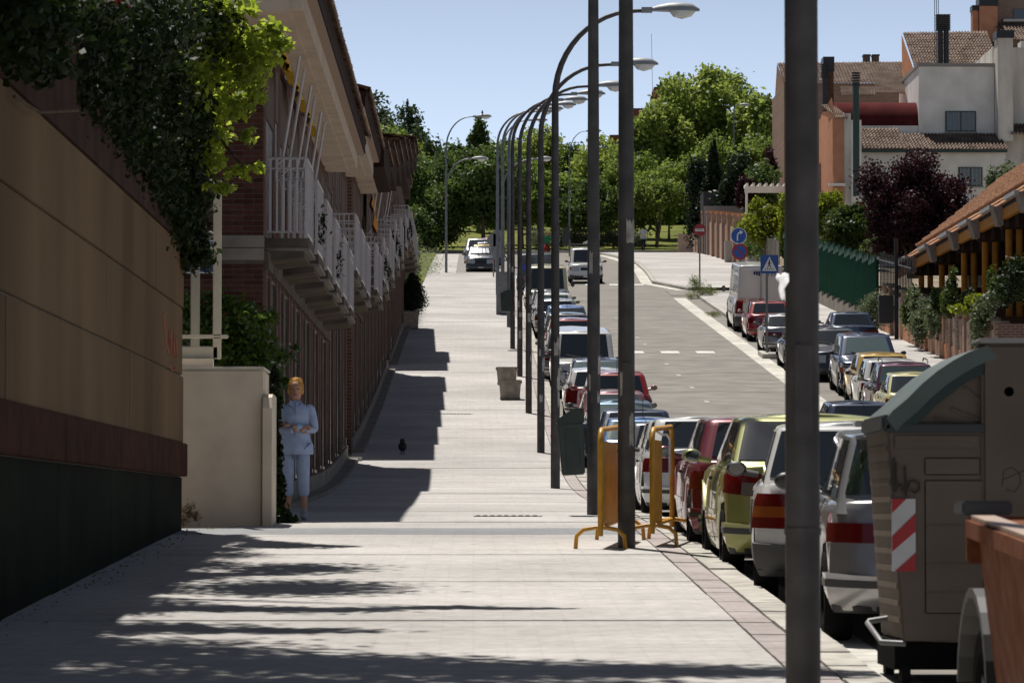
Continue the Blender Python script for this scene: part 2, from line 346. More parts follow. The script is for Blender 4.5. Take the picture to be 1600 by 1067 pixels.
# pavement: bed + slabs poured between transverse joints
sw = struct('sidewalk', sheet(-3.3, 2.02, -30, 268, -.03), M_JOINT)
ys = [-2.0]; rg = random.Random(4)
while ys[-1] < 262: ys.append(ys[-1] + rg.choice([1.2, 1.6, 2.0, 2.4, 3.0])*(1 if ys[-1] < 80 else 1.7))
lefts = lambda y: -3.15 if y < 44 else -2.62
for i in range(len(ys)-1):
    y0, y1 = ys[i], ys[i+1]
    if y0 < 40.6 < y1: y1 = 40.6; ys[i+1] = y1
    if y0 < 46.6 < y1: y1 = 46.6; ys[i+1] = y1
    x1 = 1.72
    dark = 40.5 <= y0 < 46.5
    gap = rg.choice([.004, .006, .012])
    lf = -3.15 if y1 < 44.5 else -2.62
    xe = 1.72 if y0 < 210 else -.95
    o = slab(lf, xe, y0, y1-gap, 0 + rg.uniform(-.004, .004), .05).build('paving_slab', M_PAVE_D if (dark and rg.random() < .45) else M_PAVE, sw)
# red border course and kerb stones as single pieces
y = 6.0
while y < 205:
    L = .6 if y < 60 else 1.2
    slab(1.735, 1.955, y, y+L-.012, rg.uniform(-.003, .003), .05, 1.3).build('border_tile', M_RED, sw); y += L
kb = thing('kerb', None, None, (0, 0, 0)); kb['kind'] = 'structure'; y = 6.0
while y < 214:
    L = 1.0 if y < 90 else 2.0
    slab(1.975, KERB, y, y+L-.02, rg.uniform(-.006, .006)+.002, .2, 2.1).build('kerb_stone', M_KERB, kb); y += L
# pale concrete gutter along the near parking lane and the far edge of the carriageway
gl = thing('gutter', None, None); gl['kind'] = 'structure'
y = 12.0
while y < 60: slab(2.21, 2.55, y, y+1.97, -.122, .05, 2).build('gutter_slab', M_GUT, gl); y += 2
gr = thing('gutter_strip', None, None); gr['kind'] = 'structure'; y = 60
while y < 180: slab(9.15, 9.72, y, y+1.95, -.115, .05, 2).build('gutter_slab', M_GUT, gr); y += 2
while y < 188: y += 2
def fx(y):   # far pavement's edge on the carriageway side
    pts = [(183, 11.6), (190, 10.1), (198, 9.0), (215, 9.4), (235, 9.7), (258, 9.1), (272, 8.6)]
    for (a, b), (c, d) in zip(pts, pts[1:]):
        if y <= c: return b+(d-b)*(y-a)/(c-a)
    return pts[-1][1]
while y < 268:
    b = MB(); n = 2
    b.hexa([(fx(y)-.55, y, G(y)-.17), (fx(y), y, G(y)-.17), (fx(y+1.95), y+1.95, G(y+1.95)-.17), (fx(y+1.95)-.55, y+1.95, G(y+1.95)-.17),
            (fx(y)-.55, y, G(y)-.11), (fx(y), y, G(y)-.11), (fx(y+1.95), y+1.95, G(y+1.95)-.11), (fx(y+1.95)-.55, y+1.95, G(y+1.95)-.11)])
    b.build('gutter_slab', M_GUT, gr); y += 2
# right hand pavement: along the garden walls, the peninsula with the weed, the upper corner
rs = struct('far_pavement', sheet(12.6, 15.6, 40, 162, 0), M_PAVE)
slab(12.45, 12.62, 40, 162, .005, .2).build('kerb_stone', M_KERB, rs)
pen = struct('pavement_corner', sheet(10.5, 15.6, 160, 183, .003), M_PAVE)
for k in range(11): slab(10.3, 10.52, 160.2+k*2, 162.15+k*2, .01, .2, 2).build('kerb_stone', M_KERB, pen)
for k in range(2): MB().box(10.52+k*1.05, 11.55+k*1.05, 159.8, 160.02, G(160)-.2, G(160)+.01).build('kerb_stone', M_KERB, pen)
up = struct('upper_pavement', sheet(9, 15.6, 189, 272, .0, fx0=fx), M_JOINT)
y = 189.0
while y < 271:
    L = rg.choice([2.5, 4, 5.5]); b = MB(); y1 = min(y+L, 272)
    n = max(1, int(L)); V = []
    for i in range(n+1):
        yy = y+(y1-y)*i/n-(.05 if i == n else 0); V += [(fx(yy)+.2, yy, G(yy)+.03), (15.5, yy, G(yy)+.03)]
    b.add(V, [(2*i, 2*i+1, 2*i+3, 2*i+2) for i in range(n)]).build('paving_slab', M_PAVE, up)
    b = MB(); b.hexa([(fx(y), y, G(y)-.2), (fx(y)+.19, y, G(y)-.2), (fx(y1)+.19, y1-.05, G(y1)-.2), (fx(y1), y1-.05, G(y1)-.2), (fx(y), y, G(y)+.02), (fx(y)+.19, y, G(y)+.02), (fx(y1)+.19, y1-.05, G(y1)+.02), (fx(y1), y1-.05, G(y1)+.02)])
    b.build('kerb_stone', M_KERB, up); y += L
struct('side_street', sheet(9.2, 15.6, 183, 189, -.11), M_ASPH)
# cross kerb and lawn of the park at the top of the street
pk = struct('park_kerb', None or slab(-14, 60, 282, 282.35, .05, .3), M_KERB)
struct('upper_road', sheet(-14, 60, 268, 282, -.126, dy=1), M_ASPH)
LG = struct('lawn', sheet(-120, 120, 282.3, 420, .02, dy=3), M_GRASS)
struct('verge', sheet(-14, -2.5, 196, 268, .02, dy=2), M_GRASS)
struct('garden_ground', sheet(15.7, 80, 60, 282, .55, dy=4), mat('garden_earth', (.24, .20, .15), .95, noise=.8, amt=.3))
# kerb island for the crossing sign
isl = struct('kerb_island', slab(9.75, 11.0, 129.3, 131.2, .03, .2), M_PAVE)
for k in range(3): MB().box(9.7+k*.44, 10.12+k*.44, 129.08, 129.28, G(129.2)-.2, G(129.2)+.035).build('kerb_stone', M_KERB, isl)
slab(9.5, 9.73, 129.1, 131.3, .035, .2).build('kerb_stone', M_KERB, isl)
# painted marks on the carriageway
rm = thing('road_markings', None, None); rm['kind'] = 'structure'
for x0 in (5.15, 6.35, 7.55):
    sheet(x0, x0+.62, 132.6, 133.9, -.122).build('crossing_block', M_PAINT, rm)
for x0 in (5.6, 6.8, 7.9):
    sheet(x0, x0+.62, 196, 197.6, -.122).build('crossing_block', M_PAINT, rm)
for k, y0 in enumerate((92, 100.5, 107.5, 113.5, 119.5, 125.5, 138, 143, 148, 153, 159)):
    sheet(6.55-.012*(y0-90), 6.68-.012*(y0-90), y0, y0+.9, -.122).build('centre_dash', mat('worn_road_paint', (.38, .37, .35), .8, noise=5, amt=.3), rm)
sheet(4.4, 9.1, 90.5, 93.6, -.123).build('tarmac_patch', M_ASPH_D, rm)
sheet(4.3, 5.7, 95.5, 101.5, -.121).build('tarmac_patch', M_ASPH_D, rm)
for k, yk in enumerate((70, 84, 96, 103, 112, 121, 128, 137, 146, 158, 171)):
    b = MB(); xs = np.linspace(4.3, 9.1, 14); V = []; rr = random.Random(k)
    off = [rr.uniform(-.25, .25) for _ in xs]
    for x, o_ in zip(xs, off): V += [(x, yk+o_, G(yk+o_)-.124), (x, yk+o_+.06, G(yk+o_+.06)-.124)]
    b.add(V, [(2*i, 2*i+2, 2*i+3, 2*i+1) for i in range(13)]).build('tar_seam', M_ASPH_D, rm)
# drain grates
for (x0, x1, y0) in ((-.0, .82, 46.9), (-.9, -.02, 100.8)):
    g = thing('drain_grate', 'narrow dark drain grate across the pavement %s' % ('nearest the yellow barriers' if y0 < 60 else 'further up, left of the concrete planters'), 'drain', (x0, y0, G(y0)+.004))
    MB().box(0, x1-x0, 0, .22, -.02, .004).build('frame', mat('grate_iron', (.05, .048, .045), .6), g)
    for k in range(9): MB().box(.03+k*(x1-x0-.06)/9, .03+(k+.6)*(x1-x0-.06)/9, .03, .19, .004, .012).build('bar', mat('grate_bar', (.09, .08, .07), .6), g)
# ------------------------------------------------------------------ left side: near wall, stucco block, brick terrace
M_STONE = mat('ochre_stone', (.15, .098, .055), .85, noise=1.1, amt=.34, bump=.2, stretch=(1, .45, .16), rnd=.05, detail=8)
M_BAND = mat('redbrown_band', (.055, .022, .015), .85, noise=3, amt=.35, bump=.2)
M_GBASE = mat('dark_green_base', (.007, .011, .006), .85, noise=1.5, amt=.45, stretch=(1, .5, .5), col2=(.016, .021, .012), detail=8)
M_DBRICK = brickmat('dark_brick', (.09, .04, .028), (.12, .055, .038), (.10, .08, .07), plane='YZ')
M_STUC = mat('cream_stucco', (.66, .57, .45), .9, noise=2.0, amt=.13, bump=.2, detail=10)
M_CREAM = mat('cream_steel', (.62, .56, .44), .5, noise=6, amt=.08)
R_ = random.Random(3)
wl = thing('street_wall', 'tall ochre stone wall with red-brown band and dark green base under creeper', 'wall', (-3.1, 8, 0))
XW = -3.1
b = MB()                                                    # core, a little behind the blocks
for y in range(8, 42, 2): b.box(-.5, -.03, y-8, y-6, G(y)-1, CZ+4.3)
b.build('core', M_JOINT, wl)
def wz(rel): return CZ+rel
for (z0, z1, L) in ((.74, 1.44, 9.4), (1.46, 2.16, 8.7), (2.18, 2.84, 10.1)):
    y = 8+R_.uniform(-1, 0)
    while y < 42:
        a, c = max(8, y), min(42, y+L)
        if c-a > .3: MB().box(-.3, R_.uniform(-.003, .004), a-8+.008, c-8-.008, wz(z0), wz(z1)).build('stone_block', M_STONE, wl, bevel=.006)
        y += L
y = 8
while y < 42:
    c = min(42, y+4.3); MB().box(-.3, .045, y-8+.005, c-8-.005 + (.05 if c == 42 else 0), wz(.38), wz(.73)).build('band_course', M_BAND, wl, bevel=.008)
    MB().box(-.3, -.012, y-8+.01, c-8-.01, G(y)-.8, wz(.37)).build('base_panel', M_GBASE, wl); y = c
for k, y in enumerate(range(8, 42, 3)):
    MB().box(-.32, .01, y-8, min(42, y+3)-8-.01, wz(2.86), wz(4.3)).build('parapet', mat('parapet_brown', (.055, .032, .025), .9, noise=2.5, amt=.35), wl)
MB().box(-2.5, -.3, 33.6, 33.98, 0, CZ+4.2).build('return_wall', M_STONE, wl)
g_ = [(R_.uniform(-.02, .02), 0) for _ in range(8)]
b = MB()                                                    # faint red scrawl near the wall's end
for s in ([(39.2, 1.98), (39.5, 1.75), (39.9, 1.62), (40.1, 1.75), (40.0, 1.85), (39.8, 1.6)], [(40.2, 1.9), (40.3, 1.6), (40.5, 1.65), (40.6, 1.85), (40.7, 1.58), (41.0, 1.62), (40.9, 1.8)], [(40.0, 1.5), (40.4, 1.45), (40.9, 1.5)]):
    b.tube([(.003, p[0]-8, wz(p[1])) for p in s], .008, 4)
b.build('graffiti', mat('faded_red_paint', (.40, .15, .10), .9), wl)
# litter and grit along the wall foot
gt = MB()
for k in range(160):
    y = R_.uniform(18, 42); x = -3.08+abs(R_.gauss(0, .12)); s = R_.uniform(.006, .018); gt.box(x, x+s, y, y+s*1.5, G(y), G(y)+s*.6)
o = gt.build('grit', mat('grit_brown', (.16, .13, .09), .9)); tag(o, 'grit and dry leaves gathered along the foot of the ochre wall', 'grit', kind='stuff')

# stucco block and the rail on it
bl = thing('stucco_block', 'cream stucco block wall standing behind the end of the ochre wall', 'wall', (-3.2, 43.3, 0))
MB().box(-.2, .88, 0, 1.3, G(43.3)-.3, CZ+1.57).build('block', M_STUC, bl, bevel=.02)
MB().box(-.215, .895, -.015, 1.315, CZ+1.57, CZ+1.60).build('coping', mat('coping_pale', (.62, .58, .5), .85, noise=5, amt=.15), bl, bevel=.008)
MB().prism([(-.12, G(43)-.3), (.9, G(43)-.3), (.9, CZ+1.28), (.55, CZ+1.30), (.1, CZ+1.30), (-.04, CZ+1.26), (-.12, CZ+1.14)], .885, .985, 'x').build('side_stub', M_STUC, bl)
rl = thing('handrail', 'cream steel rail and tall posts above the stucco block', 'railing', (-3.2, 43.6, CZ+1.6))
MB().box(-.2, .30, 0, .28, 0, .10).build('plinth', M_STUC, rl)
MB().box(-.2, .36, .1, .17, .10, .24).build('lower_rail', M_CREAM, rl, bevel=.01)
MB().box(-.2, .47, .09, .18, .33, .37).build('upper_rail', M_CREAM, rl, bevel=.01)
MB().box(.30, .39, .1, .19, .10, 2.1).build('post', M_CREAM, rl, bevel=.008)
MB().box(-.02, .08, 1.1, 1.2, -.05, 1.8).build('post', mat('grey_post', (.35, .33, .28), .6), rl, bevel=.008)

# creepers and shrubs on the left
L_DARK = leafmat('ivy_leaf', (.007, .013, .004), (.024, .040, .009), .25, 1.5, gloss=.6)
L_LIME = leafmat('vine_leaf', (.13, .18, .02), (.33, .38, .08), .6, 2.2)
L_GLOSS = leafmat('glossy_leaf', (.035, .07, .012), (.09, .14, .025), .35, 2.5, gloss=.22)
def blobs_px(lst):   # (px, py, Y, half width px, half height px, half depth m)
    out = []
    for (px, py, Y, a, h, d) in lst:
        s = Y/FPX; p = WP(px, py, Y); out.append(((p.x, p.y, p.z), (a*s, d, h*s)))
    return out
def plant(name, label, cat, bl, n, size, m, stems=None, group=None, seed=0, shell=.4, **k):
    c = np.mean([b[0] for b in bl], axis=0); zb = min(b[0][2]-b[1][2] for b in bl)
    base = (float(c[0]), float(c[1]), float(zb)); t = thing(name, label, cat, base, 0, group)
    bl2 = [(tuple(np.array(b[0])-np.array(base)), b[1]) for b in bl]
    leaves('foliage', bl2, n, size, m, t, seed=seed, shell=shell, **k)
    if stems:
        for s in stems:
            MB().tube([tuple(np.array(p)-np.array(base)) for p in s[0]], s[1], 6).build('stem', BARK(), t, smooth=60)
    return t
sp_ = lambda *pts: [tuple(WP(*p)) for p in pts]
plant('ivy', 'dark ivy curtain hanging over the ochre wall top', 'creeper', blobs_px([
    (150, 60, 32, 60, 60, 1.0), (190, 140, 34, 55, 90, .8), (175, 215, 35, 45, 70, .6), (215, 60, 36, 70, 70, 1), (225, 230, 38, 32, 90, .5),
    (255, 130, 39, 50, 110, .6), (285, 300, 41, 26, 90, .4), (262, 330, 41, 40, 60, .4), (205, 330, 39, 22, 30, .3), (300, 370, 41.6, 30, 55, .3),
    (250, 30, 38, 70, 50, .8), (330, 40, 40, 50, 55, .6), (20, 60, 25, 90, 50, .8), (90, 20, 29, 90, 40, .8), (60, 100, 27, 50, 28, .4), (300, 210, 41, 30, 90, .5), (310, 180, 40, 25, 60, .5), (235, 195, 37, 22, 40, .4), (160, 270, 36, 30, 34, .4), (205, 290, 38, 34, 40, .4), (285, 400, 41.7, 32, 26, .3), (318, 400, 41.8, 20, 24, .3), (300, 300, 41.4, 38, 60, .4), (40, 40, 26, 80, 70, .5), (130, 150, 34, 22, 80, .5), (235, 380, 41.4, 16, 12, .2), (262, 395, 41.5, 18, 16, .2)] + [(120+165*q/11, 118+225*q/11, 30.8+10.7*q/11, 36, 62, .4) for q in range(12)] + [(135+140*q/8, 60+190*q/8, 31.5+10*q/8, 40, 60, .5) for q in range(9)]),
    44000, .075, L_DARK, [(sp_((20, 150, 26), (60, 175, 27), (120, 172, 30)), .012), (sp_((240, 40, 39), (262, 180, 41), (285, 390, 41.6)), .02), (sp_((150, 20, 33), (170, 140, 35), (176, 290, 36)), .02)], seed=1, shell=.2)
vb = blobs_px([(300, 60, 40, 32, 40, .4), (345, 50, 40, 38, 30, .4), (385, 70, 40, 36, 32, .35), (420, 72, 40, 26, 16, .2), (445, 66, 40, 12, 8, .1), (330, 110, 40.3, 42, 36, .4),
    (385, 115, 40, 36, 30, .3), (345, 160, 40.5, 42, 34, .3), (375, 165, 40, 22, 18, .2), (335, 210, 40.6, 30, 26, .3), (385, 215, 40, 16, 16, .12), (330, 250, 40.6, 26, 22, .2), (375, 268, 40, 30, 10, .12),
    (345, 292, 40.4, 24, 10, .12), (405, 262, 40, 10, 8, .08), (392, 14, 39.5, 14, 10, .1), (312, 20, 40, 30, 30, .4)])
plant('climbing_vine', 'bright green sunlit vine spreading in front of the brick gable', 'vine', vb+blobs_px([(300, 130, 39.8, 34, 50, .3), (420, 40, 39.8, 20, 14, .2), (350, 10, 39.8, 50, 20, .3), (440, 70, 39.8, 20, 12, .12), (410, 95, 39.8, 24, 16, .15), (425, 50, 39.8, 24, 12, .15), (400, 150, 40, 20, 16, .15)]), 3600, .095, L_LIME,
      [(sp_((262, 40, 41), (330, 90, 40.5), (440, 68, 40)), .014), (sp_((270, 130, 41), (330, 200, 40.6), (380, 262, 40)), .012), (sp_((262, 180, 41), (310, 240, 40.6), (340, 290, 40.4)), .01)], seed=2, shell=.15, flat=.5)
fl = MB()
for k in range(14):
    p = WP(R_.uniform(150, 200), R_.uniform(0, 10), 34); fl.blob(tuple(p), (.02, .02, .016), 6, 4)
tag(fl.build('red_blossom', mat('blossom_red', (.55, .03, .04), .6)), 'few small red blossoms at the top of the ivy', 'blossom', kind='stuff')
plant('glossy_shrub', 'glossy green shrub growing behind the stucco block', 'shrub', blobs_px([
    (330, 510, 46, 50, 50, .4), (375, 520, 46, 50, 45, .4), (410, 560, 46, 32, 50, .3), (350, 570, 46, 60, 50, .4), (400, 500, 45.6, 30, 22, .2), (440, 556, 45.6, 24, 12, .12), (460, 543, 45.5, 10, 5, .06), (425, 620, 46, 16, 50, .2), (300, 480, 46, 30, 30, .3), (375, 480, 45.8, 24, 14, .2), (420, 492, 45.7, 18, 8, .1), (340, 465, 46, 16, 14, .2), (445, 600, 45.7, 10, 10, .1)]),
    5200, .075, L_GLOSS, [(sp_((400, 640, 46), (420, 580, 46), (465, 543, 45.5)), .012), (sp_((360, 640, 46), (350, 560, 46), (340, 460, 46)), .014)], seed=3, shell=.2, flat=.6)
plant('trailing_ivy', 'dark ivy trailing down beside the stucco block to the pavement', 'creeper', blobs_px([
    (428, 640, 44.9, 11, 45, .12), (430, 710, 44.8, 12, 50, .12), (434, 770, 44.7, 12, 42, .14), (440, 806, 44.4, 16, 14, .16), (456, 812, 44.3, 8, 7, .08), (426, 590, 45, 12, 20, .12)]),
    2600, .07, L_DARK, [(sp_((425, 600, 44.9), (431, 700, 44.8), (436, 815, 44.7)), .012)], seed=4, shell=.1)
plant('weed', 'small dry weed at the corner of ochre wall and stucco block', 'weed', blobs_px([(296, 800, 43, 13, 16, .1), (306, 806, 43, 9, 12, .08), (288, 812, 43, 9, 12, .08)]), 260, .05, leafmat('dry_leaf', (.12, .10, .04), (.2, .17, .07), .3), seed=5, shell=.0, aspect=.2)
plant('grass_tuft', 'little green tuft on the pavement in front of the stucco block', 'weed', blobs_px([(345, 832, 42, 12, 3, .12), (330, 828, 42.3, 8, 3, .1)]), 160, .04, leafmat('weed_leaf', (.08, .12, .02), (.16, .2, .05), .4), seed=6, shell=.0, aspect=.3)
plant('grass_tuft', 'green tuft at the gap between two brick houses', 'weed', blobs_px([(538, 718, 83.2, 7, 2, .2)]), 90, .07, leafmat('weed_leaf', (.08, .12, .02), (.16, .2, .05), .4), seed=7, shell=.0, aspect=.3)

# overhanging street trees rooted behind the wall (their shade falls over the foreground)
def overhang(label, X, Y, blob, n, seed, m, size=.16):
    t = thing('garden_tree', label, 'tree', (X, Y, G(Y)), 0, 'garden trees behind the ochre wall')
    b = MB(); b.tube([(0, 0, -.3), (.1, .1, 2.5), (.35, -.1, 4.6), (.9, .1, 6.3)], [.2, .16, .12, .07], 9); b.build('trunk', BARK(), t, smooth=60)
    for i, (c, r) in enumerate(blob):
        c = Vector(c)-Vector((X, Y, G(Y)))
        MB().tube([(.35, 0, 4.6), (c.x*.5+.2, c.y*.4, 5.4), tuple(c)], [.07, .04, .015], 6).build('branch', BARK(), t, smooth=60)
    leaves('crown', [((c[0]-X, c[1]-Y, c[2]-G(Y)), r) for c, r in blob], n, size, m, t, seed=seed, shell=.2)
    return t
L_STREET = leafmat('street_tree_leaf', (.05, .09, .02), (.1, .15, .03), .4, 1)
overhang('garden tree reaching furthest over the pavement above the wall', -4.6, 26, [((-3.4, 26.6, 8.6), (1.3, 1.1, .8)), ((-2.2, 25.8, 8.9), (1.2, .8, .6)), ((-1.1, 25.3, 9.0), (1.1, .75, .5)), ((-.2, 25.2, 8.8), (.8, .5, .4)), ((.6, 25.0, 8.7), (.5, .3, .25)), ((-3.4, 24.2, 8.4), (1.3, 1.2, .8)), ((-2, 23.9, 8.6), (1.2, 1, .7)), ((-.6, 23.6, 8.7), (1, .9, .6)), ((.6, 23.4, 8.8), (.8, .7, .5)), ((-3.4, 28.6, 8.3), (1.0, .6, .5)), ((-2.4, 28.4, 8.4), (.7, .3, .3))], 20000, 21, L_STREET)
overhang('garden tree with slimmer boughs over the wall, beyond the widest one', -4.6, 31, [((-2.4, 33, 7.8), (.9, 1.2, .5)), ((-2.5, 36, 7.6), (.7, 1.0, .4)), ((-3.9, 31, 7.6), (.9, .9, .7)), ((-3.0, 30.4, 7.9), (.8, .4, .4)), ((-2.2, 30.3, 8.0), (.7, .3, .3)), ((-1.3, 30.5, 7.9), (.6, .22, .22)), ((-.7, 30.4, 7.9), (.4, .12, .15)), ((-3.7, 34.5, 7.4), (.8, .8, .7)), ((-2.9, 35.0, 7.5), (.55, .3, .3))], 13000, 22, L_STREET, .14)

# ---- terrace
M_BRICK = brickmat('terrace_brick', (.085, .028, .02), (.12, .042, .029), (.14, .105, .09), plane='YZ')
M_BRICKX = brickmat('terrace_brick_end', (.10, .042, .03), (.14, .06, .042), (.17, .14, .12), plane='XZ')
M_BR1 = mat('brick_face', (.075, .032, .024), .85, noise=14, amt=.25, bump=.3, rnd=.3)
M_MORT = mat('mortar', (.14, .115, .10), .9, noise=12, amt=.2)
M_JAMB = mat('cast_stone', (.22, .145, .125), .8, noise=3, amt=.15)
M_CONC = mat('weathered_concrete', (.24, .215, .185), .9, noise=2.5, amt=.28, bump=.2, detail=9)
M_SLABE = mat('stained_slab', (.11, .09, .072), .9, noise=3, amt=.35, detail=9)
M_RAIL = mat('white_rail', (.52, .48, .49), .45, noise=8, amt=.08)
M_SOFF = mat('soffit_board', (.50, .41, .33), .85, noise=2.2, amt=.12)
M_FASC = mat('brown_fascia', (.032, .017, .013), .7, noise=5, amt=.3)
M_TILE = mat('clay_tile', (.07, .04, .03), .9, noise=2.2, amt=.4, bump=.3, col2=(.19, .125, .09), detail=10)
M_OPEN = mat('dark_opening', (.018, .016, .018), .25)
M_SHUT = mat('slatted_shutter', (.13, .095, .08), .7)
XF, XB, XE = -2.65, -2.10, -1.95
def zg(y): return G(y)
units = [  # y0, y1, soffit rel z, label bit
 (49.5, 70.5, 6.10), (70.5, 81.6, 6.96), (85.3, 92, 7.45), (92, 99, 8.05), (99, 106, 8.75), (106, 113.5, 9.5), (113.5, 120.0, 10.15), (123.4, 128, 10.95), (128, 134, 11.6), (134, 150, 11.9)]
labels = ['nearest brick house of the terrace, with boarded eaves and yellow awnings', 'brick house second in the terrace, its boarded eave stepping up', 'narrow brick house just past the first passage', 'narrow brick house with orange awning, second past the first passage',
 'brick house in the middle of the stepped roofs', 'brick house fourth past the first passage', 'brick house just before the second passage', 'brick house just past the second passage', 'brick house whose roof edge ends the stepped skyline', 'last brick house behind the potted cypress, with shallow eave']
BALU = None
def baluster():
    global BALU
    if BALU is None: BALU = MB().box(-.013, .013, -.013, .013, 0, .93).mesh('baluster')
    return BALU
for ui, (y0, y1, zs) in enumerate(units):
    g0 = G(y0); xe = XE if ui < 9 else -2.42; pit = .36 if ui < 2 else .09
    h = thing('terraced_house', labels[ui], 'house', (XF, y0, g0), 0, 'brick houses of the left hand terrace')
    L = y1-y0; top = CZ+zs-g0
    floor2 = top-2.62                                     # balcony slab top in local z
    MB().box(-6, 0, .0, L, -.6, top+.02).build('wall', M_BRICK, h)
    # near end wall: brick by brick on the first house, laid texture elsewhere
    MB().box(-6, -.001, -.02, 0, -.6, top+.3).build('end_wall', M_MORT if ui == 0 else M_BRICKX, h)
    if ui == 0:
        bme = MB().box(0, .24, -.012, .02, 0, .056).mesh('brick', bevel=.003)
        bmh = MB().box(0, .115, -.012, .02, 0, .056).mesh('brick', bevel=.003)
        z = CZ+2.45-g0; r = 0
        while z < CZ+6.45-g0:
            if not (floor2-.32 < z+.03 < floor2+.02):
                x = -.003; first = True
                while x > -1.22:
                    half = first and r % 2
                    ww = .115 if half else .24
                    link('brick', bmh if half else bme, M_BR1, h, (x-ww, -.02+R_.uniform(-.002, .002), z)); x -= ww+.012; first = False
            z += .068; r += 1
        MB().box(-6, .01, -.05, .0, floor2-.31, floor2-.16).build('lintel_band', M_CONC, h)
        MB().box(-6, .01, -.06, .0, floor2-.15, floor2-.0).build('lintel_band', M_CONC, h)
    # plinth
    b = MB(); n = int(L)+1
    for k in range(n):
        ya, yb = L*k/n, L*(k+1)/n; ga, gb = G(y0+ya)-g0, G(y0+yb)-g0
        b.hexa([(0, ya, ga-.3), (.05, ya, ga-.3), (.05, yb, gb-.3), (0, yb, gb-.3), (0, ya, ga+.32), (.05, ya, ga+.32), (.05, yb, gb+.32), (0, yb, gb+.32)])
    b.build('plinth', M_CONC, h)
    # bays
    nb = max(1, round(L/3.45)); bw = L/nb
    MB().box(.0, .07, 0, L, floor2-.42, floor2-.2).build('floor_band', M_SLABE, h)
    for k in range(nb):
        ya = k*bw; gz = G(y0+ya+bw*.5)-g0
        for (a, c) in ((.25, 1.15), (1.75, 2.75)):
            a *= bw/3.45; c *= bw/3.45
            o = MB().box(.002, .012, ya+a, ya+c, gz+.35, floor2-.45).build('window', M_OPEN, h)
            gr_ = MB()
            for q in range(4): gr_.box(.018, .03, ya+a+(q+.5)*(c-a)/4-.008, ya+a+(q+.5)*(c-a)/4+.008, gz+.4, floor2-.5)
            gr_.build('grille', M_SLABE, o)
            for e in ((a-.07, c) if a < 1.2 else (c,)): MB().box(0, .035, ya+e, ya+e+.10, gz+.3 if e == a-.07 else gz+.75, floor2-.42).build('jamb', M_JAMB, h)
        # upper floor
        for (a, c, dz) in ((.12, 1.9, 0), (2.3, 3.1, .9)):
            a *= bw/3.45; c *= bw/3.45
            o = MB().box(.002, .012, ya+a, ya+c, floor2+dz, top-.25).build('window' if dz else 'balcony_door', M_OPEN, h)
            MB().box(.012, .03, ya+a, ya+c, floor2+dz+ (1.5 if not dz else .8), top-.25).build('shutter', M_SHUT, o)
            for e in (a-.09, c): MB().box(0, .025, ya+e, ya+e+.07, floor2+max(0, dz-.1), top-.02).build('jamb', M_JAMB, h)
        # balcony
        ba, bb = ya+.1 if not (ui == 0 and k == 0) else .45, ya+2.15*bw/3.45+ (.2 if ui else .1)
        bx = XB-XF
        s = MB().prism([(0, floor2-.30), (bx-.06, floor2-.24), (bx-.06, floor2-.12), (bx, floor2-.12), (bx, floor2), (0, floor2)], ba, bb, 'y').build('balcony_slab', M_SLABE, h)
        MB().box(.0, bx+.012, ba-.012, bb+.012, floor2-.165, floor2-.125).build('slab_lip', M_CONC, s)
        rr = MB(); T = floor2+1.02
        for (p, q) in (((.02, ba+.02), (bx-.03, ba+.02)), ((bx-.03, ba+.02), (bx-.03, bb-.02)), ((bx-.03, bb-.02), (.02, bb-.02))):
            for zz in (T, T-.13, floor2+.08): rr.tube([(p[0], p[1], zz), (q[0], q[1], zz)], .013 if zz != T else .018, 4)
        for (px_, py_) in ((bx-.03, ba+.02), (bx-.03, bb-.02)): rr.box(px_-.02, px_+.02, py_-.02, py_+.02, floor2, T)
        ra = rr.build('railing', M_RAIL, h)
        pts = [(.06+(bx-.12)*i/5, ba+.02) for i in range(5)] + [(bx-.03, ba+.12+i*.105) for i in range(int((bb-ba-.2)/.105))]
        if ui == 0 and k < 5:
            for (x_, y_) in pts: link('baluster', baluster(), M_RAIL, ra, (x_, y_, floor2+.08))
        else:
            bu = MB()
            for (x_, y_) in pts: bu.box(x_-.01, x_+.01, y_-.01, y_+.01, floor2+.08, T-.01)
            tag(bu.build('balusters', M_RAIL, ra), kind='stuff')
        if ui in (3, 5, 7, 8) or (ui == 0 and k in (1, 3)) :   # pot plants on some balconies
            bpl = leaves('balcony_plant', [((bx-.08, ba+.5+j*.7, floor2+.35+.1*j), (.12, .3, .28)) for j in range(3)], 500, .07, L_DARK, ra, seed=ui*7+k, shell=.1); bpl['kind'] = 'stuff'
    # roof
    ox = xe-XF
    ex = 1.7 if ui == 0 else 0
    if ui == 0:
        MB().box(-6, ox-.30, -ex, -.02, top, top+.03).build('soffit_board', M_SOFF, h); MB().box(-6, ox-.30, -ex-.03, -ex, top, top+.33).build('verge_board', M_SOFF, h)
    for k in range(max(1, round(L/3.2))):
        n = max(1, round(L/3.2)); MB().box(.0, ox-.30, k*L/n+.01, (k+1)*L/n-.01, top, top+.03).build('soffit_board', M_SOFF, h)
    MB().box(ox-.30, ox-.14, -ex, L, top+.03, top+.30).build('eave_beam', M_SOFF if ui < 2 else M_FASC, h)
    MB().box(ox-.30, ox-.02, -.03-ex, L, top+.30, top+.36).build('eave_ledge', mat('eave_ledge', (.33, .25, .2), .8), h)
    MB().box(ox-.14, ox, -.05-ex, L+.03, top+(.33 if ui < 2 else .04), top+.56).build('fascia', M_FASC, h)
    b = MB(); b.prism([(ox+.02, top+.50), (ox+.02, top+.57), (-4.5, top+.57+(ox+4.5)*pit), (-4.5, top+.3), (ox-.3, top+.35)], -.06-ex, L+.02, 'y'); b.build('roof', M_FASC, h)
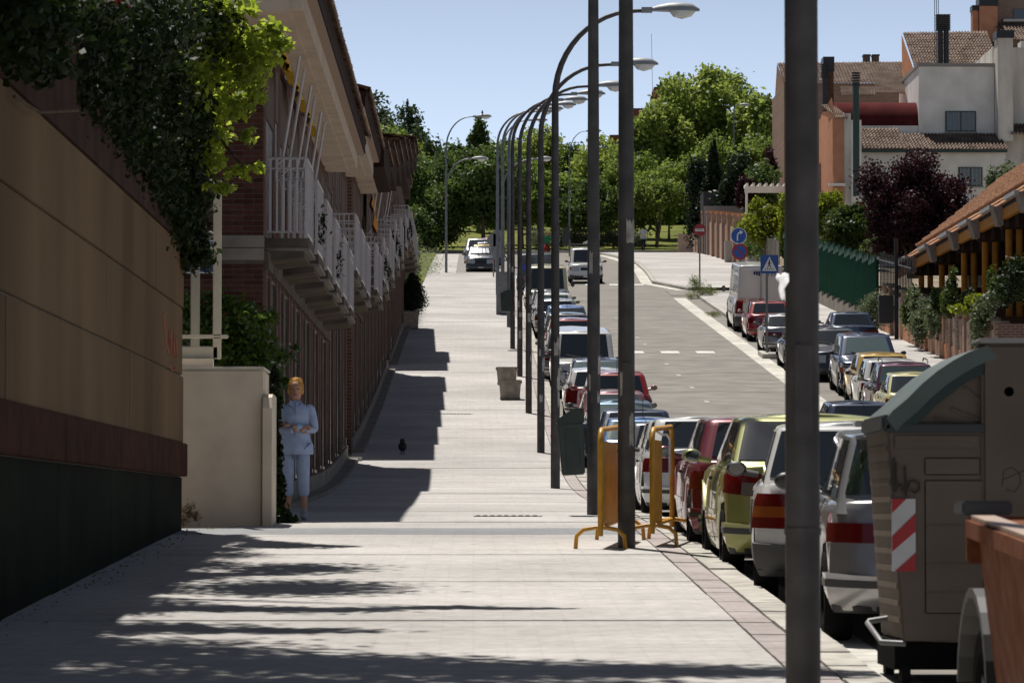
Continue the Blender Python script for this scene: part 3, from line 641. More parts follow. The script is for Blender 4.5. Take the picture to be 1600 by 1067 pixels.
    tile_roof('roof_tiles', (-4.5, -.1-ex, top+.60+(ox+4.5)*pit), (-4.5, L+.05, top+.60+(ox+4.5)*pit), (ox+.08, -.1-ex, top+.585), max(4, int(L/.26)), 14, M_TILE, h)
    # kerb strip along the foot of the house
    b = slab(XF+.0, XF+.26, y0+.02, y1-.02, .07, .12); b.v = [(p[0]-XF, p[1]-y0, p[2]-g0) for p in b.v]; b.build('foot_kerb', M_CONC, h)
# lit blocks and back walls in the passages
for (ya, yb, lab) in ((81.6, 85.3, 'first'), (120.0, 123.4, 'second')):
    pv = thing('passage_wall', 'pale low wall closing the %s passage between brick houses' % lab, 'wall', (-2.75, ya, G(ya)))
    MB().box(-.3, 0, .05, yb-ya-.05, -.4, .55).build('wall', M_STUC, pv); MB().box(.0, .42, .15, yb-ya-.2, -.3, .1).build('step', M_GUT, pv)

# awnings
def awning(label, y, zt, col, ui, drop=.75, cloth_len=1.6, reach=.42):
    m = mat('awning_'+col, {'yellow': (.62, .38, .04), 'orange': (.52, .22, .03)}[col], .8, noise=9, amt=.25)
    a = thing('awning', label, 'awning', (XF+.12, y, zt), 0, 'folded awnings on the terrace')
    MB().tube([(0, 0, 0), (0, cloth_len, 0)], .06, 10).build('roller', M_RAIL, a, smooth=50)
    b = MB(); n = 9; pr = []
    for i in range(n+1): pr.append((.02+.10*i/n*1.2+.035*math.sin(i*2.2), -.02-drop*.42*(i/n)))
    V = []
    for (x, z) in pr: V += [(x, .02, z), (x, cloth_len-.02, z-.02)]
    b.add(V, [(2*i, 2*i+1, 2*i+3, 2*i+2) for i in range(n)]); V = [(x+.05, y_, z) for (x, y_, z) in V]
    b.add(V, [(2*i, 2*i+1, 2*i+3, 2*i+2) for i in range(n)]); b.build('cloth', m, a, smooth=60)
    for yy in (.08, cloth_len-.08): MB().tube([(.30, yy, -.12), (.22, yy, -.6), (.08, yy, -1.45), (.0, yy+.03, -1.52)], .022, 6).build('arm', M_RAIL, a, smooth=60)
    return a
for k, yy in enumerate((50.1, 53.6, 57.2)):
    awning(['folded yellow awning nearest under the boarded eave', 'folded yellow awning in the middle of three on the nearest house', 'folded yellow awning furthest back on the nearest house'][k], yy, CZ+5.95, 'yellow', 0)
awning('orange awning hanging half open under the stepped roofs', 93, CZ+8.1, 'orange', 3, drop=3.4, cloth_len=3.2)
awning('folded orange awning beyond the half open one', 108, CZ+9.6, 'orange', 5, drop=1.4, cloth_len=2.2)

# blue sign fixed to the gable behind the shrub
sg = thing('blue_sign', 'blue wall sign with white symbol on the brick gable', 'sign', (-3.66, 49.44, CZ+3.0))
MB().box(0, .47, -.02, .0, 0, .42).build('panel', mat('sign_blue', (.015, .04, .22), .4), sg, bevel=.004)
MW = mat('sign_white', (.78, .78, .78), .5)
b = MB(); b.box(.0, .47, -.026, -.021, 0, .015); b.box(.0, .47, -.026, -.021, .40, .415); b.box(.24, .46, -.026, -.021, .2, .212); b.build('border', MW, sg)
b = MB(); b.box(.3, .44, -.026, -.021, .26, .275); b.box(.3, .44, -.026, -.021, .365, .38); b.box(.3, .315, -.026, -.021, .275, .365); b.box(.425, .44, -.026, -.021, .275, .365); b.box(.345, .39, -.026, -.021, .3, .34); b.build('symbol', MW, sg)
b = MB(); b.prism([(.04, .03), (.15, .03), (.11, .1)], -.026, -.021, 'y'); b.build('symbol', MW, sg)

# hedge, potted cypress and pale grass at the far end of the terrace
plant('hedge', 'clipped green hedge beyond the last brick house', 'hedge', [((-2.75, 151+i*2.4, G(151+i*2.4)+h_), (.42, 1.3, .75)) for i in range(12) for h_ in (.7, 1.7, 2.5)], 6500, .13, leafmat('hedge_leaf', (.03, .055, .012), (.08, .12, .03), .3, 1.2), seed=8)
plant('pale_shrub', 'pale silvery green shrub at the top left corner of the pavement', 'shrub', [((-3.0+.3*i, 205+i*3, G(205)+.7+.2*i), (.9, 1.2, .8)) for i in range(3)], 2400, .12, leafmat('silver_leaf', (.16, .19, .10), (.27, .29, .17), .3, 1.2), seed=9, aspect=.2)
yp = 147.5
pc = thing('potted_cypress', 'dark clipped cone cypress on the pavement left side', 'plant', (WX(645, yp), yp, G(yp)+.64))
bl_ = [((0, 0, .35), (.42, .42, .35)), ((0, 0, .65), (.40, .40, .33)), ((0, 0, .95), (.3, .3, .3)), ((0, 0, 1.2), (.2, .2, .22)), ((-.15, 0, .5), (.35, .35, .4)), ((-.05, 0, 1.32), (.1, .1, .15))]
leaves('foliage', [(c, (r[0]*1.12, r[1]*1.12, r[2]*1.05)) for c, r in bl_], 12000, .07, leafmat('cypress_leaf', (.008, .014, .005), (.02, .03, .012), .1, 2), pc, seed=10, shell=.35)
MB().tube([(0, 0, -.1), (0, 0, .7)], .03, 6).build('stem', BARK(), pc)
M_POT = mat('cast_planter', (.33, .29, .24), .9, noise=6, amt=.25, bump=.4, detail=9)
def planter(label, px, Y, w, h, grp=None, soil=True):
    t = thing('concrete_planter', label, 'planter', (WX(px, Y), Y, G(Y)-.01), 0, grp); a, c = w/2, w/2*.86
    MB().hexa([(-c, -c, 0), (c, -c, 0), (c, c, 0), (-c, c, 0), (-a*.97, -a*.97, h*.82), (a*.97, -a*.97, h*.82), (a*.97, a*.97, h*.82), (-a*.97, a*.97, h*.82)]).build('tub', M_POT, t, bevel=.012)
    MB().box(-a*1.08, a*1.08, -a*1.08, a*1.08, h*.82, h).build('rim', M_POT, t, bevel=.02)
    for sx in (-1, 1): MB().box(sx*c-.02, sx*c+.02, -c-.02, -c+.04, 0, h*.12).build('foot', M_POT, t)
    if soil: MB().box(-a*.9, a*.9, -a*.9, a*.9, h, h+.004).build('soil', M_SOIL, t)
    return t
planter('square concrete planter holding the clipped cypress', 642, yp, .60, .66)
planter('square concrete planter nearer of two by the lamp posts', 797, 107, .60, .53, 'pair of concrete planters by the lamp posts')
planter('square concrete planter further of two by the lamp posts', 792, 113.5, .60, .50, 'pair of concrete planters by the lamp posts')
# ------------------------------------------------------------------ right side
M_WHITE = mat('white_render', (.82, .79, .74), .9, noise=1.1, amt=.12, detail=10)
M_WHITE_S = mat('stained_white_render', (.66, .62, .56), .9, noise=1.4, amt=.25, stretch=(1, 1, .25), detail=10)
M_SALM = mat('salmon_render', (.52, .25, .15), .9, noise=2, amt=.12)
M_BROWNW = brickmat('pinkish_brick', (.26, .17, .13), (.33, .21, .16), (.34, .28, .23), plane='XZ', bw=.3, bh=.09)
M_BROWNY = brickmat('pinkish_brick_side', (.26, .17, .13), (.33, .21, .16), (.34, .28, .23), plane='YZ', bw=.3, bh=.09)
M_PBRICK = brickmat('pillar_brick', (.26, .13, .09), (.32, .17, .115), (.40, .34, .28), plane='XZ')
M_PBRICKY = brickmat('pillar_brick_side', (.34, .16, .10), (.42, .21, .13), (.40, .34, .28), plane='YZ')
M_VAULT = mat('red_vault', (.085, .018, .018), .9, noise=1.6, amt=.25)
M_BLACKM = mat('black_metal', (.015, .015, .018), .45)
M_GREENM = mat('green_metal', (.004, .040, .022), .72, noise=1.2, amt=.2)
M_WIN = mat('window_glass', (.03, .035, .04), .08, spec=.8)
M_GFR = mat('green_frame', (.02, .05, .04), .5)
M_GREY = mat('galvanised', (.20, .20, .205), .55, metal=.3, noise=7, amt=.18)
def window(parent, x0, x1, y, z0, z1, nb=6):
    w_ = MB().box(x0, x1, y-.06, y-.005, z0, z1).build('window', M_GFR, parent)
    MB().box(x0+.07, (x0+x1)/2-.03, y-.075, y-.062, z0+.07, z1-.07).build('pane', M_WIN, w_); MB().box((x0+x1)/2+.03, x1-.07, y-.075, y-.062, z0+.07, z1-.07).build('pane', M_WIN, w_)
    b = MB()
    for i in range(nb): x = x0+(x1-x0)*(i+.5)/nb; b.box(x-.015, x+.015, y-.12, y-.09, z0+.03, z1-.03)
    b.build('grille', mat('pale_bar', (.35, .34, .3), .6), w_)
    MB().box(x0-.05, x1+.05, y-.14, y-.003, z0-.07, z0-.005).build('sill', mat('sill_stone', (.4, .38, .34), .8), parent)
# --- white house
Y0 = 205; s = Y0/FPX
def X(px, Y=Y0): return WX(px, Y)
def Zr(py, Y=Y0): return WZ(py, Y)
wh = thing('white_house', 'large white rendered house with red barrel vault and stepped tiled roofs', 'house', (X(1345), Y0, G(Y0)))
def loc_(o): o.location = (0, 0, 0); return o
def P3(px, py, Y): return (WX(px, Y), Y, WZ(py, Y))
class LB(MB):      # world-coordinate builder that lands in the thing's local frame
    def __init__(s, root): super().__init__(); s.root = root
    def build(s, name, m, parent=None, **k):
        r = s.root.location; s.v = [(p[0]-r.x, p[1]-r.y, p[2]-r.z) for p in s.v]; return super().build(name, m, parent or s.root, **k)
def lroof(root, A, B, D, nc, nr, m, **k):
    r = root.location; return tile_roof('roof_tiles', Vector(A)-r, Vector(B)-r, Vector(D)-r, nc, nr, m, root, amp=.10, step=.05, **k)
M_ROOFT = mat('aged_roof_tile', (.19, .135, .11), .9, noise=1.5, amt=.25, col2=(.30, .235, .195), detail=6)
LB(wh).box(X(1447), X(1567), Y0+2.5, Y0+12, Zr(215), Zr(93)).build('upper_wall', M_WHITE)
LB(wh).box(X(1445), X(1569), Y0+2.4, Y0+12.1, Zr(93), Zr(88)).build('parapet_cap', mat('cap_grey', (.3, .29, .27), .8))
LB(wh).box(X(1347), X(1575), Y0, Y0+12, G(Y0)-2, Zr(233)).build('lower_wall', M_WHITE)
LB(wh).box(X(1567), X(1640), Y0+3.2, Y0+12, Zr(320), Zr(60)).build('side_wall', M_WHITE_S)
r0 = wh.location
window(wh, X(1489)-r0.x, X(1538)-r0.x, 2.5, Zr(197)-r0.z, Zr(164)-r0.z)
window(wh, X(1500)-r0.x, X(1538)-r0.x, 0, Zr(290)-r0.z, Zr(260)-r0.z)
ch = LB(wh).box(X(1568), X(1592), Y0+1.2, Y0+2.6, Zr(215), Zr(52)).build('chimney', M_WHITE_S)
LB(wh).box(X(1566), X(1594), Y0+1.1, Y0+2.7, Zr(52), Zr(40)).build('chimney_cap', M_BLACKM)
lroof(wh, (X(1345), Y0+2.45, Zr(193)), (X(1412), Y0+2.45, Zr(193)), (X(1349), Y0-.5, Zr(233)), 12, 9, M_ROOFT)
lroof(wh, (X(1408), Y0+2.45, Zr(201)), (X(1572), Y0+2.45, Zr(201)), (X(1412), Y0-.5, Zr(234)), 30, 8, M_ROOFT)
LB(wh).box(X(1412)-.12, X(1412)+.12, Y0-.4, Y0+2.4, Zr(234), Zr(231)).build('valley', M_ROOFT)
LB(wh).box(X(1346), X(1575), Y0-.58, Y0-.48, Zr(238), Zr(234)).build('gutter', M_GFR)
# barrel vault
b = LB(wh); pr = []; yc, zc, rr_ = Y0+4.2, Zr(187), 1.55
for i in range(13):
    a = PI*i/12; pr.append((yc-rr_*math.cos(a), zc+rr_*.9*math.sin(a)))
b.prism(pr, X(1314), X(1448), 'x'); b.build('vault', M_VAULT, smooth=40)
LB(wh).box(X(1325), X(1447), Y0+2.6, Y0+7, Zr(240), Zr(187)).build('vault_wall', M_WHITE)
# tiled roofs above and gable
lroof(wh, P3(1413, 49, Y0+16), P3(1545, 47, Y0+16), P3(1430, 101, Y0+10.5), 28, 13, M_ROOFT)
LB(wh).add([P3(1412, 51, Y0+16), P3(1430, 104, Y0+10.6), P3(1430, 160, Y0+10.6), P3(1413, 160, Y0+16), P3(1545, 104, Y0+10.6), P3(1545, 160, Y0+10.6)], [(0, 1, 2, 3), (1, 4, 5, 2)]).build('gable_wall', M_SALM)
LB(wh).box(X(1430, Y0+8), X(1447, Y0+8), Y0+8, Y0+8.5, Zr(150, Y0+8), Zr(107, Y0+8)).build('dormer_wall', M_WHITE)
LB(wh).box(X(1434, Y0+8), X(1440, Y0+8), Y0+7.95, Y0+7.99, Zr(145, Y0+8), Zr(112, Y0+8)).build('dormer_window', M_WIN)
lroof(wh, P3(1366, 111, Y0+12.5), P3(1412, 111, Y0+12.5), P3(1370, 144, Y0+7.8), 12, 10, M_ROOFT)
lroof(wh, P3(1314, 135, Y0+10), P3(1368, 135, Y0+10), P3(1316, 148, Y0+7.8), 12, 5, M_ROOFT)
LB(wh).box(X(1316), X(1447), Y0+7.2, Y0+13, Zr(220), Zr(147)).build('rear_wall', M_SALM)
b = LB(wh)                                                       # black flue stack with rings
for dx in (0, .32): b.tube([(X(1487)+dx, Y0+4, Zr(88)), (X(1487)+dx, Y0+4, Zr(22))], .15, 10)
fs = b.build('flue', M_BLACKM, smooth=50)
b = LB(wh)
for k in range(9): b.box(X(1480), X(1503), Y0+3.75, Y0+4.25, Zr(30)+k*.1, Zr(30)+k*.1+.045)
b.build('flue_ring', M_BLACKM)
b = LB(wh)
for dx in (-6, -3, 0): b.tube([(X(1484+dx), Y0+3.9, Zr(88)), (X(1484+dx), Y0+3.9, Zr(-60))], .02, 5)
b.build('mast', M_BLACKM)
# brick chimneys + top house
th = thing('hilltop_house', 'brown brick house with tall salmon chimneys above the white house', 'house', (X(1560, 225), 225, G(225)))
Yt = 225
LB(th).box(X(1535, Yt), X(1563, Yt), Yt, Yt+1.4, Zr(70, Yt), Zr(6, Yt)).build('chimney', M_SALM)
LB(th).box(X(1534, Yt), X(1564, Yt), Yt-.1, Yt+1.5, Zr(6, Yt), Zr(-8, Yt)).build('chimney_cap', M_BLACKM)
LB(th).box(X(1525, Yt), X(1534, Yt), Yt+.3, Yt+1.2, Zr(50, Yt), Zr(12, Yt)).build('chimney', M_SALM)
LB(th).box(X(1524, Yt), X(1535, Yt), Yt+.2, Yt+1.3, Zr(12, Yt), Zr(4, Yt)).build('chimney_cap', M_BLACKM)
LB(th).box(X(1566, Yt), X(1680, Yt), Yt+1, Yt+10, Zr(90, Yt), Zr(-30, Yt)).build('wall', M_BROWNW)
LB(th).box(X(1545, Yt), X(1680, Yt), Yt+3, Yt+10, G(Yt), Zr(80, Yt)).build('lower_wall', M_SALM)
LB(th).box(X(1592, Yt), X(1680, Yt), Yt+.9, Yt+.98, Zr(27, Yt), Zr(8, Yt)).build('window', M_WIN)
LB(th).box(X(1575, Yt), X(1680, Yt), Yt+.7, Yt+.98, Zr(28, Yt), Zr(24, Yt)).build('balcony_edge', M_WHITE_S)
lroof(th, (X(1560, Yt), Yt+1, Zr(31, Yt)), (X(1660, Yt), Yt+1, Zr(31, Yt)), (X(1560, Yt), Yt-3.0, Zr(69, Yt)), 20, 10, M_ROOFT)
lroof(th, (X(1542, Yt), Yt+1, Zr(56, Yt)), (X(1562, Yt), Yt+1, Zr(56, Yt)), (X(1548, Yt), Yt-2, Zr(83, Yt)), 6, 8, M_ROOFT)
LB(th).box(X(1594, 222), X(1680, 222), 220.5, 222, Zr(200, 222), Zr(66, 222)).build('white_wing', M_WHITE)
lroof(th, (X(1585, 208), 209, Zr(186, 208)), (X(1640, 208), 209, Zr(186, 208)), (X(1575, 208), 206, Zr(214, 208)), 10, 7, M_ROOFT)
# salmon gable house at the edge of the white one
sg_ = thing('salmon_house', 'salmon rendered house front with tiled verge beside the white house', 'house', (X(1285, 200), 200, G(200)))
Ys = 200
LB(sg_).add([(X(1285, 214), 214, G(Ys)), (X(1285, 214), 214, Zr(178, 214)), (X(1302, Ys), Ys, Zr(150, Ys)), (X(1308, Ys), Ys, Zr(185, Ys)), (X(1303, Ys), Ys, G(Ys))], [(0, 1, 2, 3, 4)]).build('side_wall', M_SALM)
LB(sg_).box(X(1303, Ys), X(1321, Ys), Ys+.01, Ys+3, G(Ys)-1, Zr(183, Ys)).build('front_wall', M_SALM)
LB(sg_).box(X(1321, Ys), X(1332, Ys), Ys+.05, Ys+4, G(Ys)-1, Zr(175, Ys)).build('white_pier', M_WHITE_S)
LB(sg_).box(X(1332, Ys), X(1348, Ys), Ys-.1, Ys+4, G(Ys)-1, Zr(186, Ys)).build('white_pier', M_WHITE)
lroof(sg_, (X(1297, Ys), Ys+5, Zr(148, Ys)), (X(1317, Ys), Ys+5, Zr(148, Ys)), (X(1306, Ys), Ys-.2, Zr(184, Ys)), 6, 9, M_ROOFT)
for px in (1291, 1299): 
    LB(sg_).box(X(px-3, 206), X(px+2, 206), 203.0, 203.2, Zr(295, 203), Zr(226, 203)).build('window', M_GFR)
LB(sg_).box(X(1296, Ys), X(1322, Ys), Ys-.35, Ys-.05, Zr(290, Ys), Zr(286, Ys)).build('balcony_edge', M_WHITE)
b = LB(sg_); b.tube([(X(1340, 199), 199, Zr(305, 199)), (X(1340, 199), 199, Zr(128, 199))], .17, 12); b.build('green_flue', M_GFR, smooth=50)
b = LB(sg_)
for k in range(6): b.tube([(X(1340, 199), 199, Zr(133-k*4, 199)), (X(1340, 199), 199, Zr(131-k*4, 199))], .23, 10)
b.build('flue_ring', M_BLACKM)
b = LB(sg_); b.box(X(1306, Ys), X(1322, Ys), Ys+6, Ys+7.2, Zr(150, Ys), Zr(88, Ys)); b.build('chimney', mat('chimney_brown', (.10, .06, .045), .8, noise=3, amt=.3))
LB(sg_).box(X(1305, Ys), X(1323, Ys), Ys+5.9, Ys+7.3, Zr(88, Ys), Zr(65, Ys)).build('chimney_cap', M_BLACKM)
b = LB(sg_); b.tube([(X(1306, Ys), Ys+5.6, Zr(150, Ys)), (X(1306, Ys), Ys+5.6, Zr(78, Ys))], .13, 8); b.build('flue', M_BLACKM, smooth=50)
b = LB(sg_)
for k in range(6): b.box(X(1300, Ys), X(1312, Ys), Ys+5.4, Ys+5.8, Zr(100, Ys)+k*.13, Zr(100, Ys)+k*.13+.05)
b.build('flue_ring', M_BLACKM)
# long brick house behind
bh = thing('long_brick_house', 'long pinkish brick house with tiled roof behind, far left of the houses', 'house', (X(1213, 250), 250, G(250)))
Yb = 250
LB(bh).box(X(1227, Yb), X(1430, Yb), Yb, Yb+10, G(Yb)-1, Zr(128, Yb)).build('front_wall', M_BROWNW)
LB(bh).add([(X(1213, 262), 262, G(Yb)), (X(1213, 262), 262, Zr(145, 262)), (X(1216, 256), 256, Zr(97, 256)), (X(1228, Yb), Yb, Zr(128, Yb)), (X(1228, Yb), Yb, G(Yb)), ], [(0, 1, 2, 3, 4)]).build('gable_wall', mat('gable_pink', (.42, .27, .20), .9, noise=2, amt=.15))
lroof(bh, (X(1216, 256), 256, Zr(97, 256)), (X(1413, 256), 256, Zr(95, 256)), (X(1226, Yb), Yb-.4, Zr(130, Yb)), 40, 12, M_ROOFT)
for px in (1358, 1372):
    LB(bh).box(X(px-5, 256), X(px+5, 256), 256.2, 257, Zr(97, 256), Zr(84, 256)).build('vent_stack', mat('vent_brown', (.16, .12, .09), .8)); LB(bh).box(X(px-6, 256), X(px+6, 256), 256.1, 257.1, Zr(84, 256), Zr(82, 256)).build('vent_cap', M_BLACKM)
for k in range(2): LB(bh).box(X(1218, 259), X(1218, 259)+.04, 258.5-k*3, 259.2-k*3, Zr(205, 259), Zr(175, 259)).build('window', M_WIN)
# far brick roofs behind the plane tree
fb = thing('far_brick_building', 'distant red brick building showing over the plane trees', 'building', (X(1020, 400), 400, G(400)))
MF = mat('far_red_brick', (.22, .085, .065), .9)
LB(fb).box(X(1023, 400), X(1045, 400), 400, 406, G(400), Zr(134, 400)).build('stair_tower', MF)
LB(fb).box(X(985, 400), X(1040, 400), 401, 412, G(400), Zr(166, 400)).build('block', MF); LB(fb).box(X(1018, 400), X(1024, 400), 400, 402, G(400), Zr(148, 400)).build('block', MF)
LB(fb).box(X(955, 400), X(985, 400), 403, 412, G(400), Zr(205, 400)).build('block', MF)
b = LB(fb); b.tube([(X(1023, 400), 403, Zr(160, 400)), (X(1021, 400), 403, Zr(45, 400))], .022, 4); b.build('antenna', M_GREY)

# --- terraced porch houses on the right
XP, XEV = 15.2, 15.9
M_ORT = mat('orange_tile', (.33, .185, .115), .9, noise=4, amt=.5, bump=.3, rnd=.3, detail=9, stretch=(1, 2, 1))
M_ORCOL = mat('ochre_column', (.42, .18, .03), .6, noise=4, amt=.15, rnd=.12)
M_DTIM = mat('dark_timber', (.05, .032, .025), .7, noise=5, amt=.3)
M_PALE = mat('pale_board', (.26, .215, .19), .7, noise=4, amt=.15)
ZE = CZ+9.38-.15
ph = thing('porch_roof', 'long orange tiled porch roof running down the right hand row', 'roof', (XEV, 118, ZE))
MS = .80; YA, YB_ = -8, 29.5
tile_roof('roof_tiles', (4.2, YA, 4.2*MS+.02), (4.2, YB_, 4.2*MS+.02), (.82, YA, .82*MS+.02), 150, 11, M_ORT, ph, amp=.09, step=.10, seed=3)
b = MB(); b.prism([(0, -.06), (4.3, 4.3*MS-.06), (4.3, 4.3*MS-.22), (0, -.22)], YA, YB_, 'y'); b.build('roof_deck', M_DTIM, ph)
b = MB(); b.prism([(-.05, .02), (4.3, 4.3*MS+.12), (4.3, 4.3*MS-.25), (0, -.22)], YB_+.01, YB_+.12, 'y'); b.build('verge_board', mat('verge_red', (.25, .06, .035), .7), ph)
# eave tiles one by one (two courses)
tb = MB(); pr = []
for (r_, f) in ((.125, 1), (.105, -1)):
    for i in range(6):
        a = PI*(i/5 if f == 1 else 1-i/5); pr.append((r_*math.cos(a), r_*.62*math.sin(a)))
vs_ = [(0, p[0], p[1]) for p in pr]+[(.50, p[0]*.86, p[1]*.86) for p in pr]
tb.add(vs_, [tuple(range(12)), tuple(range(23, 11, -1))]+[(i, (i+1) % 12, 12+(i+1) % 12, 12+i) for i in range(12)])
tm = tb.mesh('tile', smooth=50); ang = -math.atan(MS)
for c_ in range(2):
    for k in range(int((YB_-YA)/.25)):
        x = -.06+c_*.42; o = link('tile', tm, M_ORT, ph, (x, YA+.125+k*.25, x*MS+.0+c_*.012), (R_.uniform(-.03, .03), ang+.05+R_.uniform(-.02, .02), R_.uniform(-.02, .02)))
for (px, py) in ((1523, 291), (1548, 276), (1572, 262)):
    Yx = 130; MB().box(0, .3, 0, .5, 0, .22).build('skylight', mat('skylight_grey', (.45, .45, .47), .3), ph, loc=(3.0, (1600-px)*.22-6, 3.0*MS+.1), rot=(0, ang, 0))
# houses under the roof: porch bays
ys_ = [147.5, 141.2, 135.0, 128.8, 123.5, 118.0, 112.5]
names = ['furthest', 'second from the far end', 'third from the far end', 'middle', 'third from the near end', 'second from the near end', 'nearest']
for i in range(6):
    yb, ya = ys_[i], ys_[i+1]; gz = G((ya+yb)/2)
    hh = thing('porch_house', 'brick porch house with ochre columns, %s of the right hand row' % names[i], 'house', (XEV, ya, gz), 0, 'porch houses of the right hand row')
    zt = ZE-gz
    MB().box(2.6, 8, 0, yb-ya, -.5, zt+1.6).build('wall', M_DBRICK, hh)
    MB().box(2.55, 2.6, 1.2, 2.4, 1.2, 3.1).build('door', M_OPEN, hh)
    MB().box(2.5, 2.6, 3.2, 4.4, 1.7, 2.9).build('window', M_WIN, hh)
    f = MB().box(-.1, 4.2, .02, yb-ya-2.6, -.5+.3, 1.5).build('terrace_base', M_DBRICK, hh)
    MB().box(.0, 2.6, -.0, .18, zt-.72, zt-.25).build('end_beam', M_DTIM, hh)
    bd = MB().box(.05, 2.6, -.06, -.005, zt-.70, zt-.12).build('beam_board', M_DTIM, hh)
    for k in range(8): MB().box(.1+k*.3, .2+k*.3, -.09, -.062, zt-.66, zt-.16).build('slat', M_PALE if k < 0 else mat('mid_timber', (.10, .075, .06), .7), bd)
    MB().prism([(-.30, zt-.06), (.02, zt-.06), (.02, zt-.62), (-.14, zt-.62)], -.3, .5, 'y').build('eave_end', M_PALE, hh)
    MB().box(-.42, -.28, -.34, 1.9, zt-.14, zt-.02).build('gutter', mat('pale_gutter', (.34, .32, .31), .5), hh)
    MB().box(-.02, .12, .5, yb-ya, zt-.45, zt-.15).build('eave_beam', M_ORCOL, hh)
    for cx in (.10, .42):
        MB().tube([(cx+.15, .25, 1.0), (cx+.15, .25, zt-.72)], .105, 14).build('column', M_ORCOL, hh, smooth=50)
    # garden wall: brick piers with stone panels in front
    gw = thing('garden_wall', 'brick pier and stone panel garden wall, %s of the row' % names[i], 'wall', (XP, ya, gz), 0, 'garden walls of the right hand row')
    L = yb-ya; n = 3
    for k in range(n):
        y_ = k*L/n; dz = G(ya+y_+1)-gz
        MB().box(-.0, .35, y_+.0, y_+.42, -.5, dz+1.62).build('pier', M_PBRICKY, gw)
        MB().box(-.06, .41, y_-.04, y_+.46, dz+1.62, dz+1.70).build('pier_cap', M_CONC, gw)
        p_ = MB().box(.06, .3, y_+.43, y_+L/n-.01, dz+.55, dz+1.5).build('stone_panel', M_PALE, gw, bevel=.01)
        MB().box(.05, .061, y_+1.1, y_+1.2, dz+1.0, dz+1.08).build('hole', M_OPEN, p_)
        MB().box(.02, .32, y_+.43, y_+L/n-.01, -.5, dz+.54).build('base', M_SALM if k % 2 else M_PBRICKY, gw)
bw_ = thing('brick_wall_return', 'dark brick garden wall facing the street at the right edge', 'wall', (15.0, 112.3, G(112)))
MB().box(0, 6, 0, .35, -.4, 1.85).build('wall', brickmat('dark_brick_x', (.17, .08, .06), (.23, .11, .08), (.28, .25, .22), plane='XZ'), bw_); MB().box(-.02, 6, -.04, .0, -.4, .35).build('base', M_SALM, bw_)
# planting over the garden walls
L_MID = leafmat('garden_leaf', (.025, .045, .01), (.075, .10, .025), .35, 1.5)
L_GREY = leafmat('greygreen_leaf', (.06, .08, .04), (.15, .18, .10), .35, 1.8)
L_YEL = leafmat('yellowgreen_leaf', (.09, .12, .015), (.23, .26, .04), .45, 1.0)
for k, (lab, bl_, m_, n_) in enumerate([
    ('grey green shrub spilling over the furthest garden wall', [(1440, 510, 132.1, 20, 30, .7), (1448, 480, 130.6, 16, 16, .6), (1430, 470, 134.0, 12, 20, .5)], L_GREY, 1500),
    ('light green bush behind the far garden wall by the dark gate', [(1428, 470, 135, 12, 22, .5), (1420, 490, 135, 10, 18, .5)], L_MID, 1200),
    ('grey green shrub over the second garden wall', [(1462, 500, 128.1, 16, 24, .7), (1470, 480, 126.7, 10, 14, .5)], L_GREY, 1300),
    ('conical green conifer between the ochre column pairs', [(1484, 470, 124.3, 12, 24, .5), (1490, 445, 123.3, 8, 16, .4), (1492, 425, 123.0, 5, 10, .3)], L_MID, 1500),
    ('low green creeper along the stone panel wall', [(1508, 482, 120.4, 22, 8, .6), (1530, 470, 117.0, 20, 10, .6)], L_YEL, 1300),
    ('dark ivy hanging over the brick pier at the right', [(1535, 500, 116.3, 16, 28, .6), (1545, 475, 114.9, 18, 14, .6), (1530, 530, 117.0, 10, 16, .4), (1560, 462, 112.8, 20, 12, .6)], L_GREY, 2200),
    ('tall green climber between the porches', [(1552, 440, 113.9, 8, 22, .4), (1558, 455, 113.0, 10, 20, .4)], L_MID, 1100),
    ('big dark shrub at the right edge of the row', [(1590, 430, 108.8, 22, 30, .8), (1580, 455, 110.1, 22, 20, .8)], L_DARK, 2500),
    ('dark shrub under the middle porch', [(1465, 468, 126, 10, 18, .4), (1515, 466, 119, 12, 14, .4)], L_DARK, 1200)]):
    plant('garden_shrub', lab, 'shrub', blobs_px(bl_), n_, .14, m_, seed=40+k, shell=.15, group='shrubs over the garden walls')
plant('lavender_bush', 'rounded pale lavender bush on the pavement by the dark post', 'shrub', blobs_px([(1370, 488, 143, 28, 26, .7), (1352, 495, 143, 14, 20, .5), (1392, 482, 143, 14, 22, .5), (1370, 470, 143, 16, 14, .5)]), 5000, .17, L_GREY, seed=60, shell=.3, aspect=.14, droop=-1)
dp = thing('dark_post', 'tall thin black post with box beside the lavender bush', 'post', (WX(1402, 140), 140, G(140)))
MB().tube([(0, 0, -.1), (0, 0, 3.6)], .075, 10).build('pole', M_BLACKM, dp, smooth=50)
MB().box(-.62, -.1, -.05, .35, .55, 1.55).build('box', M_BLACKM, dp, bevel=.02)
